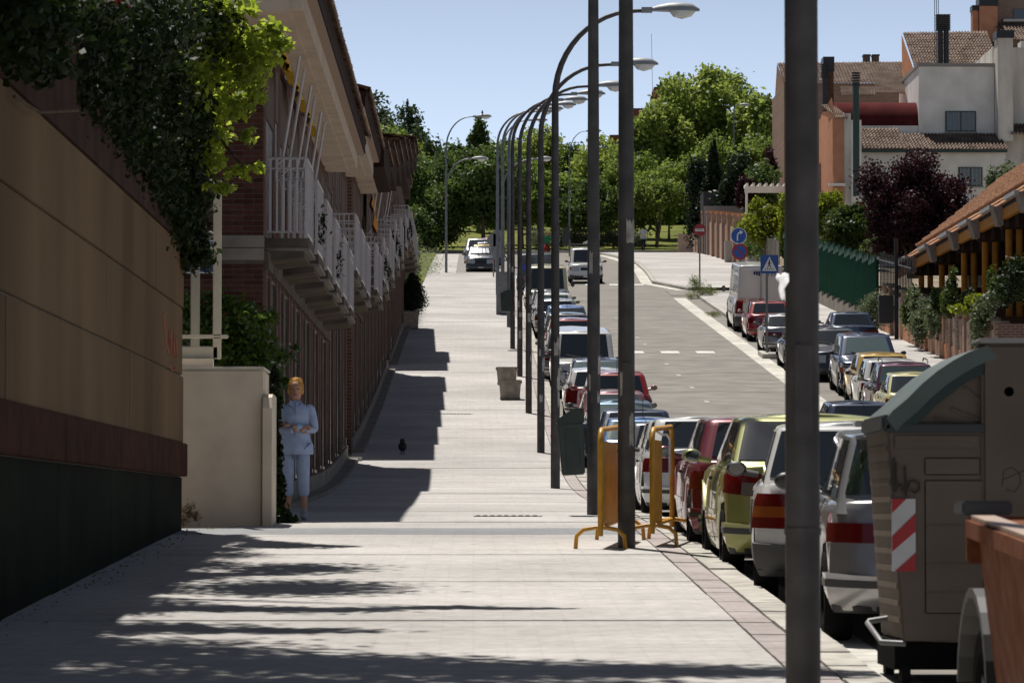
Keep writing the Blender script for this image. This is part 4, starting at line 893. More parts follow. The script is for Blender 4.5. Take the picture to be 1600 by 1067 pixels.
# green sheet fence on a stepped concrete footing
fe = thing('green_fence', 'dark green sheet metal fence with spiked folds on a concrete footing', 'fence', (15.2, 148, G(148)))
y = 148.0; k = 0
while y < 190:
    g_0 = G(y)-G(148); y1 = y+2.45; dz = G(y1)-G(y)
    b = MB().box(-.12, .12, y-148, y1-148-.01, g_0-.4, g_0+.55+dz*.2); b.build('footing', M_CONC, fe)
    p_ = MB(); n = 7; pts = []
    for i in range(n*2+1): pts.append((-.035 if i % 2 else .0, y-148+.02+(2.38*i/(n*2))))
    V = []
    for (x, yy) in pts: V += [(x, yy, g_0+.62), (x, yy, g_0+2.62), (x+.02, yy, g_0+.62), (x+.02, yy, g_0+2.62)]
    m_ = len(pts); p_.add(V, [(4*i, 4*i+4, 4*i+5, 4*i+1) for i in range(m_-1)]+[(4*i+2, 4*i+3, 4*i+7, 4*i+6) for i in range(m_-1)]+[(4*i+1, 4*i+5, 4*i+7, 4*i+3) for i in range(m_-1)])
    pn = p_.build('fence_panel', M_GREENM, fe)
    sp = MB()
    for i in range(4): sp.prism([(y-148+.15+i*.6, g_0+2.55), (y-148+.55+i*.6, g_0+2.55), (y-148+.2+i*.6, g_0+2.82)], -.07, .03, 'x')
    sp.build('spike', mat('pale_green', (.03, .10, .06), .5), pn)
    MB().tube([(.05, y-148, g_0-.1), (.05, y-148, g_0+2.6)], .04, 6).build('fence_post', M_GREENM, fe); y = y1
# dark bar gate
gt_ = thing('bar_gate', 'dark vertical bar fence between the green fence and porches', 'fence', (15.3, 137, G(137)))
for k in range(22):
    yy = k*.5; z_ = G(137+yy)-G(137); MB().tube([(0, yy, z_+.2), (0, yy, z_+2.9)], .022, 5).build('bar', M_BLACKM, gt_)
for z_ in (.5, 2.6):
    MB().tube([(0, 0, z_), (0, 10.6, z_+G(147.6)-G(137))], .03, 5).build('rail', M_BLACKM, gt_)
# brick boundary wall with pillars up at the corner
M_PINKW = mat('pink_panel', (.46, .33, .26), .9, noise=3, amt=.15)
bw2 = thing('brick_boundary_wall', 'brick boundary wall of stepped pillars along the upper pavement', 'wall', (15.4, 226, G(226)))
y = 226; k = 0
while y < 272:
    g_ = G(y)-G(226)
    MB().box(-.1, .6, y-226, y-226+.8, g_-.5, g_+2.9-.01*k).build('pillar', M_PBRICK, bw2)
    MB().box(-.14, .64, y-226-.04, y-226+.84, g_+2.9-.01*k, g_+3.0-.01*k).build('pillar_cap', M_SALM, bw2)
    MB().box(.05, .4, y-226+.8, y-226+6.0, g_-.5, g_+2.55).build('panel', M_PINKW if k % 2 else M_PBRICKY, bw2); y += 5.2; k += 1
MB().hexa([(0, 47, G(272)-G(226)-1), (.3, 47, G(272)-G(226)-1), (.3, 55, G(280)-G(226)-1), (0, 55, G(280)-G(226)-1), (0, 47, G(272)-G(226)+3.6), (.3, 47, G(272)-G(226)+3.6), (.3, 55, G(280)-G(226)+1.5), (0, 55, G(280)-G(226)+1.5)]).build('end_panel', M_PINKW, bw2)
MB().box(-.4, .0, 8, 8.7, G(234)-G(226)-.1, G(234)-G(226)+1.3).build('meter_box', mat('meter_grey', (.35, .33, .3), .7), bw2)
gw2 = thing('scrawled_wall', 'low pale pink wall with dark graffiti scrawl at the park corner', 'wall', (WX(1060, 276), 276, G(276)))
s_ = 276/FPX
MB().box(0, 28*s_, 0, .3, -.4, 29*s_).build('wall', mat('pale_pink_wall', (.50, .38, .31), .9, noise=4, amt=.1), gw2)
MB().tube([(x*s_, -.012, z*s_) for x, z in ((8, 20), (11, 24), (15, 22), (12, 18), (17, 16), (20, 24), (18, 10), (22, 14), (19, 22), (24, 20), (13, 6), (21, 8))], .03, 4).build('graffiti', M_BLACKM, gw2)
# plank fence between boundary wall and green fence, with garden house and pergola behind
pf = thing('plank_fence', 'grey weathered plank fence under the yellow green shrubs', 'fence', (15.35, 197, G(197)))
for k in range(60):
    yy = k*.46; g_ = G(197+yy)-G(197); MB().box(-.02, .02, yy, yy+.36, g_+.1, g_+2.1+R_.uniform(-.04, .04)).build('plank', mat('grey_plank', (.17, .15, .13), .9, noise=3, amt=.3, rnd=.25), pf)
pg = thing('pergola', 'white pergola beams over the garden shrubs', 'pergola', (WX(1165, 215), 215, Zr(300, 215)))
s_ = 215/FPX
MB().box(0, 78*s_, 0, .15, 0, 10*s_).build('beam', M_WHITE, pg)
for k in range(8): MB().box(k*10*s_+.05, k*10*s_+.17, -.5, 1.6, 10*s_, 14*s_).build('rafter', M_WHITE, pg)
for xx in (.1, 2.5): MB().tube([(xx, .07, 0), (xx, .07, -4)], .07, 8).build('post', M_WHITE, pg)
gh = thing('garden_building', 'dark shaded garden building behind the boundary wall', 'building', (WX(1100, 262), 262, G(262)))
s_ = 262/FPX
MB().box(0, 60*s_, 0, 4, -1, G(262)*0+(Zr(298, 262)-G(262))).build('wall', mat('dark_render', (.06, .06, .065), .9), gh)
MB().box(-.1, 62*s_, -2.5, -2.2, -1, (Zr(322, 260)-G(262))).build('parapet', mat('grey_parapet', (.24, .24, .24), .9), gh)

# ------------------------------------------------------------------ trees
L_PLUM = leafmat('plum_leaf', (.018, .006, .009), (.055, .016, .022), .2, 1.6, gloss=.6)
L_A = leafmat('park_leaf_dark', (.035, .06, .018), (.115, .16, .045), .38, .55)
L_B = leafmat('park_leaf_mid', (.075, .115, .025), (.20, .26, .065), .45, .6)
L_C = leafmat('park_leaf_lime', (.12, .165, .035), (.29, .34, .10), .48, .6, gloss=.4)
L_PINE = leafmat('pine_needles', (.03, .05, .022), (.075, .105, .045), .3, .5)
L_CYP = leafmat('dark_conifer', (.008, .016, .007), (.024, .04, .015), .15, .6)
L_FEA = leafmat('feathery_leaf', (.08, .115, .025), (.18, .225, .06), .5, .5)
tg = 'trees of the park at the top of the street'
def T(label, px, top, base, Y, wpx, m, n, leaf=.34, group=tg, **k):
    if group == tg: wpx *= 1.18; n = int(n*1.25); k.setdefault('k', 34); k['trunk'] = min(k.get('trunk', .3), .26) if px != 1026 else .5; k.setdefault('low', -.85)
    zb = max(G(Y)-.1, WZ(base, Y)) if base else G(Y)-.05
    h = WZ(top, Y)-zb; return tree(label, WX(px, Y), Y, zb, h, wpx*Y/FPX, m, n, leaf, group=group, **k)
T('dark pine leftmost on the skyline behind the brick roofs', 585, 152, None, 345, 100, L_PINE, 5200, .38, name='pine_tree', seed=1, cr=.3, trunk=.6)
T('dark pine on the skyline, the taller one right beside the leftmost', 622, 152, None, 340, 84, L_PINE, 4800, .38, name='pine_tree', seed=2, cr=.3, trunk=.6)
T('small dark pine at the right flank of the skyline pair', 654, 192, None, 335, 46, L_PINE, 3000, .36, name='pine_tree', seed=3, trunk=.6)
T('light green tree filling in below the skyline pines', 610, 190, None, 318, 120, L_B, 7000, .34, seed=4)
T('broad dark tree behind the double armed lamp', 672, 222, None, 284, 150, L_A, 15000, .32, seed=5, trunk=.22, k=40, low=-.9)
T('dark broad tree over the furthest parked cars', 755, 222, None, 280, 140, L_A, 13500, .32, seed=6, trunk=.26, k=40, low=-.85)
T('spindly tree with a bird nest shaped tip left of the lamp arms', 676, 192, None, 330, 34, L_PINE, 1600, .32, seed=7)
T('slim dark tree peeking above the double armed lamp', 706, 210, None, 325, 50, L_A, 3600, .32, seed=8)
T('pointed poplar directly under the top lamp head', 748, 178, None, 322, 34, L_A, 3900, .32, name='poplar_tree', seed=9, k=30)
T('mid green tree right of the pointed poplar', 792, 196, None, 330, 74, L_B, 4600, .34, seed=10)
T('yellowish airy tree between the thin lamp posts', 842, 186, None, 320, 100, L_C, 7500, .32, seed=11)
T('mid green tree behind the middle lamp posts', 815, 250, None, 292, 110, L_B, 8500, .3, seed=12, trunk=.3)
T('rounded green tree behind the lone distant lamp', 905, 208, None, 326, 90, L_A, 6500, .34, seed=13)
T('lime green tree left of the thick grey post', 950, 206, None, 312, 96, L_C, 7500, .32, seed=14)
T('low dark tree behind the lavender hedge', 868, 262, None, 290, 100, L_B, 8500, .3, seed=15, trunk=.25)
T('dark spreading tree above the small white van', 925, 268, None, 286, 100, L_A, 8000, .3, seed=16, trunk=.25)
T('mid green tree between the two thick grey posts', 985, 232, None, 300, 90, L_B, 7500, .3, seed=17)
T('tall bright plane tree at the back, highest crown', 1112, 88, None, 318, 170, L_C, 19000, .42, name='plane_tree', seed=18, k=60, cr=.24, low=-.9)
T('bright plane tree to the right of the highest crown', 1182, 112, None, 312, 92, L_C, 9500, .42, name='plane_tree', seed=19, k=40, cr=.26, low=-.9)
T('bright plane tree left of the highest crown', 1028, 150, None, 312, 110, L_C, 10500, .40, name='plane_tree', seed=20, k=40, cr=.26, low=-.9)
T('feathery mid green tree in front of the tall plane', 1105, 200, None, 290, 150, L_FEA, 13000, .26, seed=21, k=44, cr=.26, low=-.9)
T('feathery tree beside the long brick house', 1182, 188, None, 284, 90, L_FEA, 8000, .26, seed=22, k=36)
T('feathery tree right behind the thick grey post', 985, 235, None, 292, 100, L_FEA, 7500, .26, seed=23, tr=.1)
T('small park tree with a thin curved dark trunk', 1026, 272, 381, 284, 84, L_FEA, 6500, .22, seed=24, trunk=.55, tr=.11, bend=.7, low=-.4)
T('sapling behind the curved trunk tree', 1046, 300, 370, 296, 30, L_B, 1300, .24, seed=25, trunk=.5, tr=.09)
T('dark conifer mass behind the boundary wall, left one', 1098, 232, None, 268, 56, L_CYP, 7500, .26, name='cypress_tree', group=None, seed=26, k=40, low=-1, trunk=.05)
T('dark conifer pointed at top behind the boundary wall', 1116, 214, None, 266, 70, L_CYP, 9500, .26, name='cypress_tree', group=None, seed=27, shape='cone', k=40, trunk=.05)
T('dark broad conifer nearest the brick house', 1160, 232, None, 262, 90, L_CYP, 8500, .26, name='cypress_tree', group=None, seed=28, k=40, low=-1, trunk=.05)
T('purple leaved shrub tree by the brick boundary wall', 1166, 268, 345, 232, 46, L_PLUM, 2600, .22, name='plum_tree', group=None, seed=29, trunk=.1)
T('small purple tree against the long brick house', 1202, 215, None, 246, 44, L_PLUM, 2300, .24, name='plum_tree', group=None, seed=30)
T('green shrub tree in front of the dark conifers', 1195, 236, None, 236, 80, L_A, 5600, .24, group=None, seed=31, trunk=.15)
T('yellow green shrub beside the round blue signs', 1200, 302, 392, 206, 92, L_YEL, 9500, .18, name='garden_bush', group=None, seed=32, trunk=.05, low=-1)
T('bright yellow green shrub partly behind the thickest post', 1243, 292, 395, 200, 66, L_YEL, 6500, .18, name='garden_bush', group=None, seed=33, trunk=.05, low=-1)
T('yellow green shrub just right of the thickest post', 1300, 292, 390, 186, 66, L_YEL, 7000, .17, name='garden_bush', group=None, seed=34, trunk=.05, low=-1)
T('mid green shrub between fence top and purple tree', 1335, 308, 405, 178, 105, L_MID, 11000, .17, name='garden_bush', group=None, seed=35, trunk=.05, low=-1)
T('large dark purple plum tree in front of the white house', 1428, 228, 425, 166, 200, L_PLUM, 42000, .14, name='plum_tree', group=None, seed=36, k=80, cr=.24, low=-1, trunk=.02, tr=.2, shell=.3)
T('grey green olive tree above the orange porch roof', 1580, 212, None, 172, 86, L_GREY, 7500, .17, name='olive_tree', group=None, seed=37)
# second rank of crowns and a closed far wood
fw = []
rgw = random.Random(5)
for k in range(46):
    px = 500+k*16; Yw_ = 352+rgw.uniform(-6, 14); topw = 262+rgw.uniform(-16, 22); 
    for py in range(int(topw), 400, 30): fw.append((px, py, Yw_, 20, 24, 1.8))
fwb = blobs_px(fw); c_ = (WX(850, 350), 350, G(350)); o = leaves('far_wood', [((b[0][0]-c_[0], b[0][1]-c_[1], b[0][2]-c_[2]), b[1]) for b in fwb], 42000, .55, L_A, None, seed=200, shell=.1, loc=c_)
tag(o, 'closed dark wood behind the park trees at the top of the street', 'wood', kind='stuff')
# dark understory so that the wood reads deep
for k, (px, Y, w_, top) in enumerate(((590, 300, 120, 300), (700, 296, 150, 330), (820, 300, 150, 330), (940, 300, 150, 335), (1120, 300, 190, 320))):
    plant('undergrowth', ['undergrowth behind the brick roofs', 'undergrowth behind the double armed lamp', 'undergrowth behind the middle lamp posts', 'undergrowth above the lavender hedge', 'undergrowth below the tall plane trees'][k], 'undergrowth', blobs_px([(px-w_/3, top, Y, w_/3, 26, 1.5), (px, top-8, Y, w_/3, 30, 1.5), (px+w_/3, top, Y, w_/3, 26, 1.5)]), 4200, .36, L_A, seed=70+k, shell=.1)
for k in range(6):
    px = 842+k*29; plant('lavender_hedge', ['grey green hedge clump left of the cyclist', 'grey green hedge clump behind the cyclist', 'grey green hedge clump right of the cyclist', 'grey green hedge clump behind the small white van', 'grey green hedge clump between the two grey posts', 'grey green hedge clump ending beside the thick grey post'][k], 'hedge',
          blobs_px([(px, 372, 286, 17, 15, .8), (px+9, 376, 285, 15, 11, .8)]), 1900, .26, leafmat('hedge_grey_leaf', (.07, .085, .045), (.15, .17, .10), .3, .8), seed=80+k, group='grey green hedge along the park kerb', shell=.2, aspect=.18)
plant('bright_bush', 'bright green bush behind the hedge right of the small white van', 'bush', blobs_px([(960, 345, 290, 24, 14, 1), (945, 352, 290, 16, 10, 1)]), 2000, .26, L_C, seed=90, shell=.2)
plant('garden_hedge', 'dark garden hedge running behind the green fence and planks', 'hedge', blobs_px([(1175+i*13, 384+(i % 3)*3, 212-i*2.6, 12, 16, .8) for i in range(18)]), 9000, .2, L_A, seed=95, shell=.2)
plant('park_shrub', 'dark low shrub left of the furthest parked cars', 'shrub', blobs_px([(672, 365, 279, 22, 26, 1.2), (700, 350, 280, 26, 34, 1.2), (650, 352, 279, 18, 30, 1.0)]), 6000, .26, L_A, seed=96, shell=.2)
plant('kerb_weed', 'tall wispy green weed on the pavement corner', 'weed', blobs_px([(1094, 452, 180, 20, 14, .5), (1086, 440, 180, 12, 14, .4), (1108, 456, 180, 16, 9, .5), (1080, 462, 179, 10, 8, .3)]), 1500, .22, leafmat('wispy_leaf', (.10, .12, .05), (.2, .22, .1), .4), seed=91, shell=.0, aspect=.08, droop=-1)
plant('kerb_weed', 'low grass tuft by the near kerb of the pavement corner', 'weed', blobs_px([(1115, 490, 161, 14, 4, .4)]), 300, .16, leafmat('wispy_leaf', (.10, .12, .05), (.2, .22, .1), .4), seed=92, shell=.0, aspect=.1)
# ------------------------------------------------------------------ cars
def _ior(m_, v):
    m_.node_tree.nodes['Principled BSDF'].inputs['IOR'].default_value = v; return m_
def paint(name, col, metal=.0, rough=.28): return mat('paint_'+name, col, rough, metal, coat=.8)
P = dict(silver=paint('silver', (.33, .325, .33), .6, .3), white=paint('white', (.60, .59, .57)), lime=paint('lime', (.27, .275, .085), .35, .38), maroon=paint('maroon', (.16, .018, .03), .3, .3),
         blue=paint('blue', (.045, .10, .26), .4, .3), lightblue=paint('light_blue', (.10, .20, .40), .4, .3), navy=paint('navy', (.018, .03, .07), .3, .3), red=paint('red', (.30, .02, .02)), darkred=paint('dark_red', (.22, .02, .025), .2),
         teal=paint('grey_blue', (.12, .20, .27), .4, .3), pink=paint('rose', (.30, .14, .16), .4, .3), cream=paint('cream', (.60, .55, .38)), black=paint('black', (.02, .02, .024)), grey=paint('dark_grey', (.06, .065, .075), .4, .3),
         yellow=paint('golden_yellow', (.50, .32, .05), .2, .3), pale=paint('pale_yellow', (.58, .53, .24), .0, .3), purple=paint('dark_maroon', (.09, .015, .035), .3, .3), steel=paint('steel_blue', (.09, .13, .2), .4, .3))
M_GL = _ior(mat('car_glass', (.012, .016, .017), .03, spec=.6, coat=.5), 1.9)
M_GLL = mat('car_glass_pale', (.10, .14, .14), .05, spec=1.0, coat=.5)
M_RUB = mat('tyre_rubber', (.012, .012, .012), .85)
M_RIM = mat('alloy', (.42, .42, .43), .3, metal=.8)
M_BLK = mat('black_plastic', (.022, .022, .024), .5)
M_REDL = mat('red_lens', (.10, .004, .004), .12, coat=.8)
M_ORL = mat('orange_lens', (.22, .055, .01), .15, coat=.6)
M_CLR = mat('clear_lens', (.55, .57, .58), .08, metal=.4, coat=1)
M_PLATE = mat('plate_white', (.62, .62, .60), .4, noise=40, amt=.3)
M_CHR = mat('chrome', (.6, .6, .6), .12, metal=1)
M_UND = mat('underbody', (.008, .008, .008), .9)
_wh = {}
def wheel_meshes(R, wd):
    if (R, wd) in _wh: return _wh[(R, wd)]
    t = MB(); prof = [(R*.66, -wd/2), (R*.93, -wd/2), (R, -wd*.32), (R, wd*.32), (R*.93, wd/2), (R*.66, wd/2), (R*.62, 0)]
    n = 22; vs = []; fs = []; m = len(prof)
    for k in range(n):
        a = 2*PI*k/n
        for (r, x) in prof: vs.append((x, r*math.cos(a), r*math.sin(a)))
    for k in range(n):
        for j in range(m): fs.append((k*m+j, k*m+(j+1) % m, ((k+1) % n)*m+(j+1) % m, ((k+1) % n)*m+j))
    t.add(vs, fs); tm = t.mesh('tyre', smooth=40)
    r = MB(); cx = wd*.36
    r.prism([(R*.68*math.cos(2*PI*i/20), R*.68*math.sin(2*PI*i/20)) for i in range(20)], -wd*.2, cx-.06, 'x')
    for k in range(5):
        a = 2*PI*k/5; c_, s_ = math.cos(a), math.sin(a); q = [(-.035, .03), (.035, .03), (.05, R*.66), (-.05, R*.66)]
        r.prism([(u*c_-v*s_, u*s_+v*c_) for (u, v) in q], cx-.06, cx, 'x')
    r.prism([(R*.2*math.cos(2*PI*i/12), R*.2*math.sin(2*PI*i/12)) for i in range(12)], cx-.06, cx+.012, 'x')
    rm_ = r.mesh('rim', smooth=30); _wh[(R, wd)] = (tm, rm_); return _wh[(R, wd)]
STY = {  # rear base, rear roof, windscreen base (from front), windscreen roof, tail lean, bumper, belt factor, boot height factor
 'hatch': dict(r0=.16, r1=.62, f0=1.05, f1=1.78, lean=.10, belt=.635, boot=.66, nose=.47, tum=.14),
 'hatch2': dict(r0=.20, r1=.95, f0=1.05, f1=1.78, lean=.12, belt=.64, boot=.67, nose=.47, tum=.15),
 'sedan': dict(r0=.72, r1=1.30, f0=1.2, f1=1.95, lean=.05, belt=.64, boot=.68, nose=.48, tum=.15),
 'wagon': dict(r0=.14, r1=.56, f0=1.15, f1=1.85, lean=.09, belt=.63, boot=.65, nose=.48, tum=.14),
 'mpv': dict(r0=.12, r1=.42, f0=.80, f1=1.6, lean=.07, belt=.60, boot=.62, nose=.50, tum=.13),
 'van': dict(r0=.05, r1=.12, f0=.85, f1=1.42, lean=.03, belt=.56, boot=.57, nose=.46, tum=.08),
 'boxvan': dict(r0=.04, r1=.10, f0=.45, f1=.95, lean=.03, belt=.47, boot=.48, nose=.36, tum=.07)}
LCAR = []
def car(name, label, X_, Y_, head, col, style='hatch', L=3.9, W=1.66, H=1.42, tail='side', band=False, plate=True, aerial=0, group=None, rack=None, glass=None, rot=0, mirrors=True, bump='paint', cat='car', detail=1):
    S = STY[style]; a = L/2; hw = W/2; R = .30 if H < 2 else .33
    PM = P[col]; GM = glass or M_GL
    o = thing(name, label, cat, group=group)
    sl = slope(Y_)+0.0; zb = -.13 if X_ > 0 else -.13
    fy = Vector((math.sin(rot), math.cos(rot), sl)).normalized()*head
    up = Vector((0, -sl, 1)).normalized(); rx = fy.cross(up).normalized(); up = rx.cross(fy)
    o.matrix_basis = Matrix(((rx.x, fy.x, up.x, X_), (rx.y, fy.y, up.y, Y_), (rx.z, fy.z, up.z, G(Y_)-.13), (0, 0, 0, 1)))
    zb0 = .20; belt = S['belt']*H; boot = S['boot']*H; nose = S['nose']*H; wyr, wyf = -a+.72, a-.78
    if style == 'boxvan': wyr, wyf = -a+.95, a-.85
    def ztop(y):
        yf0 = a-S['f0']; yr0 = -a+S['r0']
        if y > yf0:
            t = (y-yf0)/(a-yf0); return belt+(nose+.03-belt)*(t**1.25)*.75 - .09*H*max(0, (t-.78)/.22)**2
        if y < yr0: return boot - .04*max(0, (yr0-y)/max(.05, S['r0']))**2
        t = (y-yr0)/(yf0-yr0); return boot+(belt-boot)*t
    def zbot(y):
        z = zb0 + (.04 if abs(y) > a-.4 else 0)
        for c in (wyr, wyf):
            d = abs(y-c)
            if d < R+.07: z = max(z, R+math.sqrt((R+.07)**2-d*d))
        return z
    def base(r):     # plan outline of unit body; returns x, y (at full size), isend
        rc = .34
        if r < .18: q = r/.18; x = q*(hw-rc); y = -a+.05*(x/hw)**2; return x, y
        if r < .28: t = (r-.18)/.10*PI/2; y0 = -a+.05*((hw-rc)/hw)**2; return hw-rc+rc*math.sin(t), y0+rc*.8*(1-math.cos(t))
        if r > .82: x, y = base(1-r); return x, -y
        if r > .72: x, y = base(1-r); return x, -y
        t = (r-.28)/.44; y0 = base(.28-1e-9)[1]; y = y0+(-2*y0)*t; return hw*(1-.03*(2*t-1)**2), y
    def wf(t): return np.interp(t, [0, .12, .35, .55, .8, 1], [.93, .975, 1.0, 1.0, .985, .925])
    def endin(t, rear): return np.interp(t, [0, .15, .4, .48, 1], [.10, .02, .0, .05, .05+S['lean']] if rear else [.10, .0, .0, .05, .22])
    def B(r, t, sg=1):
        x, y = base(r); k = endin(t, y < 0); f = min(1, abs(y)/a); ff = max(0, (f-.55)/.45)
        y2 = y - math.copysign(k*ff, y) ; x2 = x*wf(t)*(1-.04*ff*t)
        z0 = zbot(y2) if r > .25 and r < .75 else zb0+.04
        return Vector((sg*x2, y2, z0+(ztop(y2)-z0)*t))
    rs = [0, .06, .12, .18, .205, .23, .255, .28] + [.28+.44*i/26 for i in range(1, 26)] + [.72, .745, .77, .795, .82, .88, .94, 1]
    # put stations on the arches
    ts = [0, .08, .2, .35, .5, .65, .8, .92, .98, 1]
    mb = MB(); V = []; nr, ntt = len(rs), len(ts)
    for sg in (1, -1):
        for r in rs:
            for t in ts: V.append(B(r, t, sg) - Vector((sg*.015, 0, 0) if t == 1 else (0, 0, 0)))
    F = []
    for s_ in (0, 1):
        k = s_*nr*ntt
        for i in range(nr-1):
            for j in range(ntt-1): F.append((k+i*ntt+j, k+(i+1)*ntt+j, k+(i+1)*ntt+j+1, k+i*ntt+j+1))
    # deck
    k0 = len(V)
    for i, r in enumerate(rs):
        p = B(r, 1); 
        for fx_ in (.6, 0, -.6): V.append(Vector((p.x*fx_, p.y, p.z+.035*(1-fx_*fx_))))
    for i in range(nr-1):
        row = lambda i: [i*ntt+ntt-1, k0+i*3, k0+i*3+1, k0+i*3+2, nr*ntt+i*ntt+ntt-1]
        A_, B_ = row(i), row(i+1)
        for q in range(4): F.append((A_[q], B_[q], B_[q+1], A_[q+1]))
    mb.add(V, F)
    # greenhouse
    gw0 = hw*.915; tum = S['tum']*hw/.83; yr0, yr1 = -a+S['r0']+.02, -a+S['r1']; yf0, yf1 = a-S['f0'], a-S['f1']
    zg0 = min(belt, boot)-.05
    def Hh(r, v, sg=1):
        e = max(0, (v-.88)/.12); ins = .10*e*e if v < 1.0001 else .10
        yr = yr0+(yr1-yr0)*v; yf = yf0+(yf1-yf0)*v; w_ = gw0-tum*v**1.15-ins; z = zg0+(H-.03-zg0)*(v-.06*e*e)
        rc = .13; yr += ins*.6; yf -= ins*.6
        if r < .2: x = r/.2*(w_-rc*.8); y = yr+.05*(x/w_)**2
        elif r < .28:
            t = (r-.2)/.08*PI/2; x = w_-rc*.8+rc*.8*math.sin(t); y = yr+.05*((w_-rc*.8)/w_)**2+rc*(1-math.cos(t))
        elif r <= .72:
            t = (r-.28)/.44; ya_ = yr+.05+rc; yb_ = yf-.09-rc; y = ya_+(yb_-ya_)*t; x = w_*(1-.015*(2*t-1)**2)
        elif r < .8:
            t = (.8-r)/.08*PI/2; x = w_-rc*.8+rc*.8*math.sin(t); y = yf-.09*((w_-rc*.8)/w_)**2-rc*(1-math.cos(t))
        else: x = (1-r)/.2*(w_-rc*.8); y = yf-.09*(x/w_)**2
        return Vector((sg*x, y, z))
    grs = [0, .05, .1, .15, .2, .227, .253, .28, .35, .42, .5, .58, .65, .72, .747, .773, .8, .85, .9, .95, 1]; gts = [0, .3, .6, .8, .88, .92, .96, 1]
    V = []; F = []; nr, ntt = len(grs), len(gts)
    for sg in (1, -1):
        for r in grs:
            for t in gts: V.append(Hh(r, t, sg))
    for s_ in (0, 1):
        k = s_*nr*ntt
        for i in range(nr-1):
            for j in range(ntt-1): F.append((k+i*ntt+j, k+(i+1)*ntt+j, k+(i+1)*ntt+j+1, k+i*ntt+j+1))
    k0 = len(V)
    for i, r in enumerate(grs):
        p = Hh(r, 1)
        for fx_ in (.6, 0, -.6): V.append(Vector((p.x*fx_, p.y, p.z+.03*(1-fx_*fx_)*min(1, (1-abs(2*r-1))*4))))
    for i in range(nr-1):
        row = lambda i: [i*ntt+ntt-1, k0+i*3, k0+i*3+1, k0+i*3+2, nr*ntt+i*ntt+ntt-1]
        A_, B_ = row(i), row(i+1)
        for q in range(4): F.append((A_[q], B_[q], B_[q+1], A_[q+1]))
    mb.add(V, F); body = mb.build('body', PM, o, smooth=38)
    # patches on a surface
    def patch(nm, fn, r0, r1, t0, t1, sg, m, off=.008, nr_=8, nt_=6, parent=None, skew=None):
        b = MB(); V = []
        def pt(u, v, d):
            r = r0+(r1-r0)*u; t = t0+(t1-t0)*v
            if skew: r, t = skew(u, v, r, t)
            s2 = sg
            if r < 0: r, s2 = -r, -sg
            if r > 1: r, s2 = 2-r, -sg
            p = fn(r, t, s2); e = 2e-3; ra = min(max(r, e), 1-e)
            du = fn(ra+e, t, s2)-fn(ra-e, t, s2); dv = fn(r, min(t+e, 1), s2)-fn(r, max(t-e, 0), s2); nn = du.cross(dv)
            if nn.length < 1e-9: nn = Vector((s2, 0, 0))
            nn.normalize()
            cc = Vector((0, p.y*.6, H*.4)) if not (.3 < r < .7) else Vector((0, p.y, H*.4))
            if nn.dot(p-cc) < 0: nn = -nn
            return p+nn*d
        for i in range(nr_+1):
            for j in range(nt_+1): V.append(pt(i/nr_, j/nt_, off))
        F = [(i*(nt_+1)+j, (i+1)*(nt_+1)+j, (i+1)*(nt_+1)+j+1, i*(nt_+1)+j+1) for i in range(nr_) for j in range(nt_)]
        k = len(V); rim = [(i, 0) for i in range(nr_)]+[(nr_, j) for j in range(nt_)]+[(i, nt_) for i in range(nr_, 0, -1)]+[(0, j) for j in range(nt_, 0, -1)]
        for (i, j) in rim: V.append(pt(i/nr_, j/nt_, -.01))
        for q in range(len(rim)):
            q2 = (q+1) % len(rim); F.append((rim[q][0]*(nt_+1)+rim[q][1], rim[q2][0]*(nt_+1)+rim[q2][1], k+q2, k+q))
        b.add(V, F); return b.build(nm, m, parent or o, smooth=35)
    vb = (max(belt, boot)-zg0)/(H-.03-zg0)+.03
    # windows
    van = style in ('van', 'boxvan')
    fs_ = patch('windscreen', Hh, .815, 1.185, vb+.01, .87, 1, GM, nr_=10)
    if not (style == 'boxvan'):
        rwx = .228 if style in ('wagon', 'hatch2', 'mpv') else .19
        patch('rear_window', Hh, -rwx, rwx, vb+(.05 if style != 'sedan' else .02), .86, 1, GM, nr_=18)
    sides = {'van': [(.60, .71)], 'boxvan': [(.62, .71)], 'mpv': [(.295, .37), (.385, .53), (.545, .70)], 'wagon': [(.295, .375), (.39, .53), (.545, .70)], 'hatch': [(.30, .45), (.465, .70)], 'hatch2': [(.34, .45), (.465, .70)], 'sedan': [(.30, .47), (.485, .70)]}[style]
    for sg in (1, -1):
        for (p_, q_) in sides: patch('side_window', Hh, p_, q_, vb, .85, sg, GM, nr_=4, nt_=4)
    # bumpers, lamps, plates
    BM = {'paint': PM, 'black': M_BLK}[bump]
    patch('rear_bumper', B, -.285, .285, .02, .34, 1, BM, .035, 18, 4)
    patch('front_bumper', B, .715, 1.285, .02, .34, 1, BM, .035, 18, 4)
    if bump == 'paint': 
        patch('bumper_strip', B, -.285, .285, .22, .29, 1, M_BLK, .045, 18, 1); patch('bumper_strip', B, .715, 1.285, .22, .29, 1, M_BLK, .045, 18, 1)
    patch('lower_valance', B, -.25, .25, .0, .07, 1, M_BLK, .04, 12, 1)
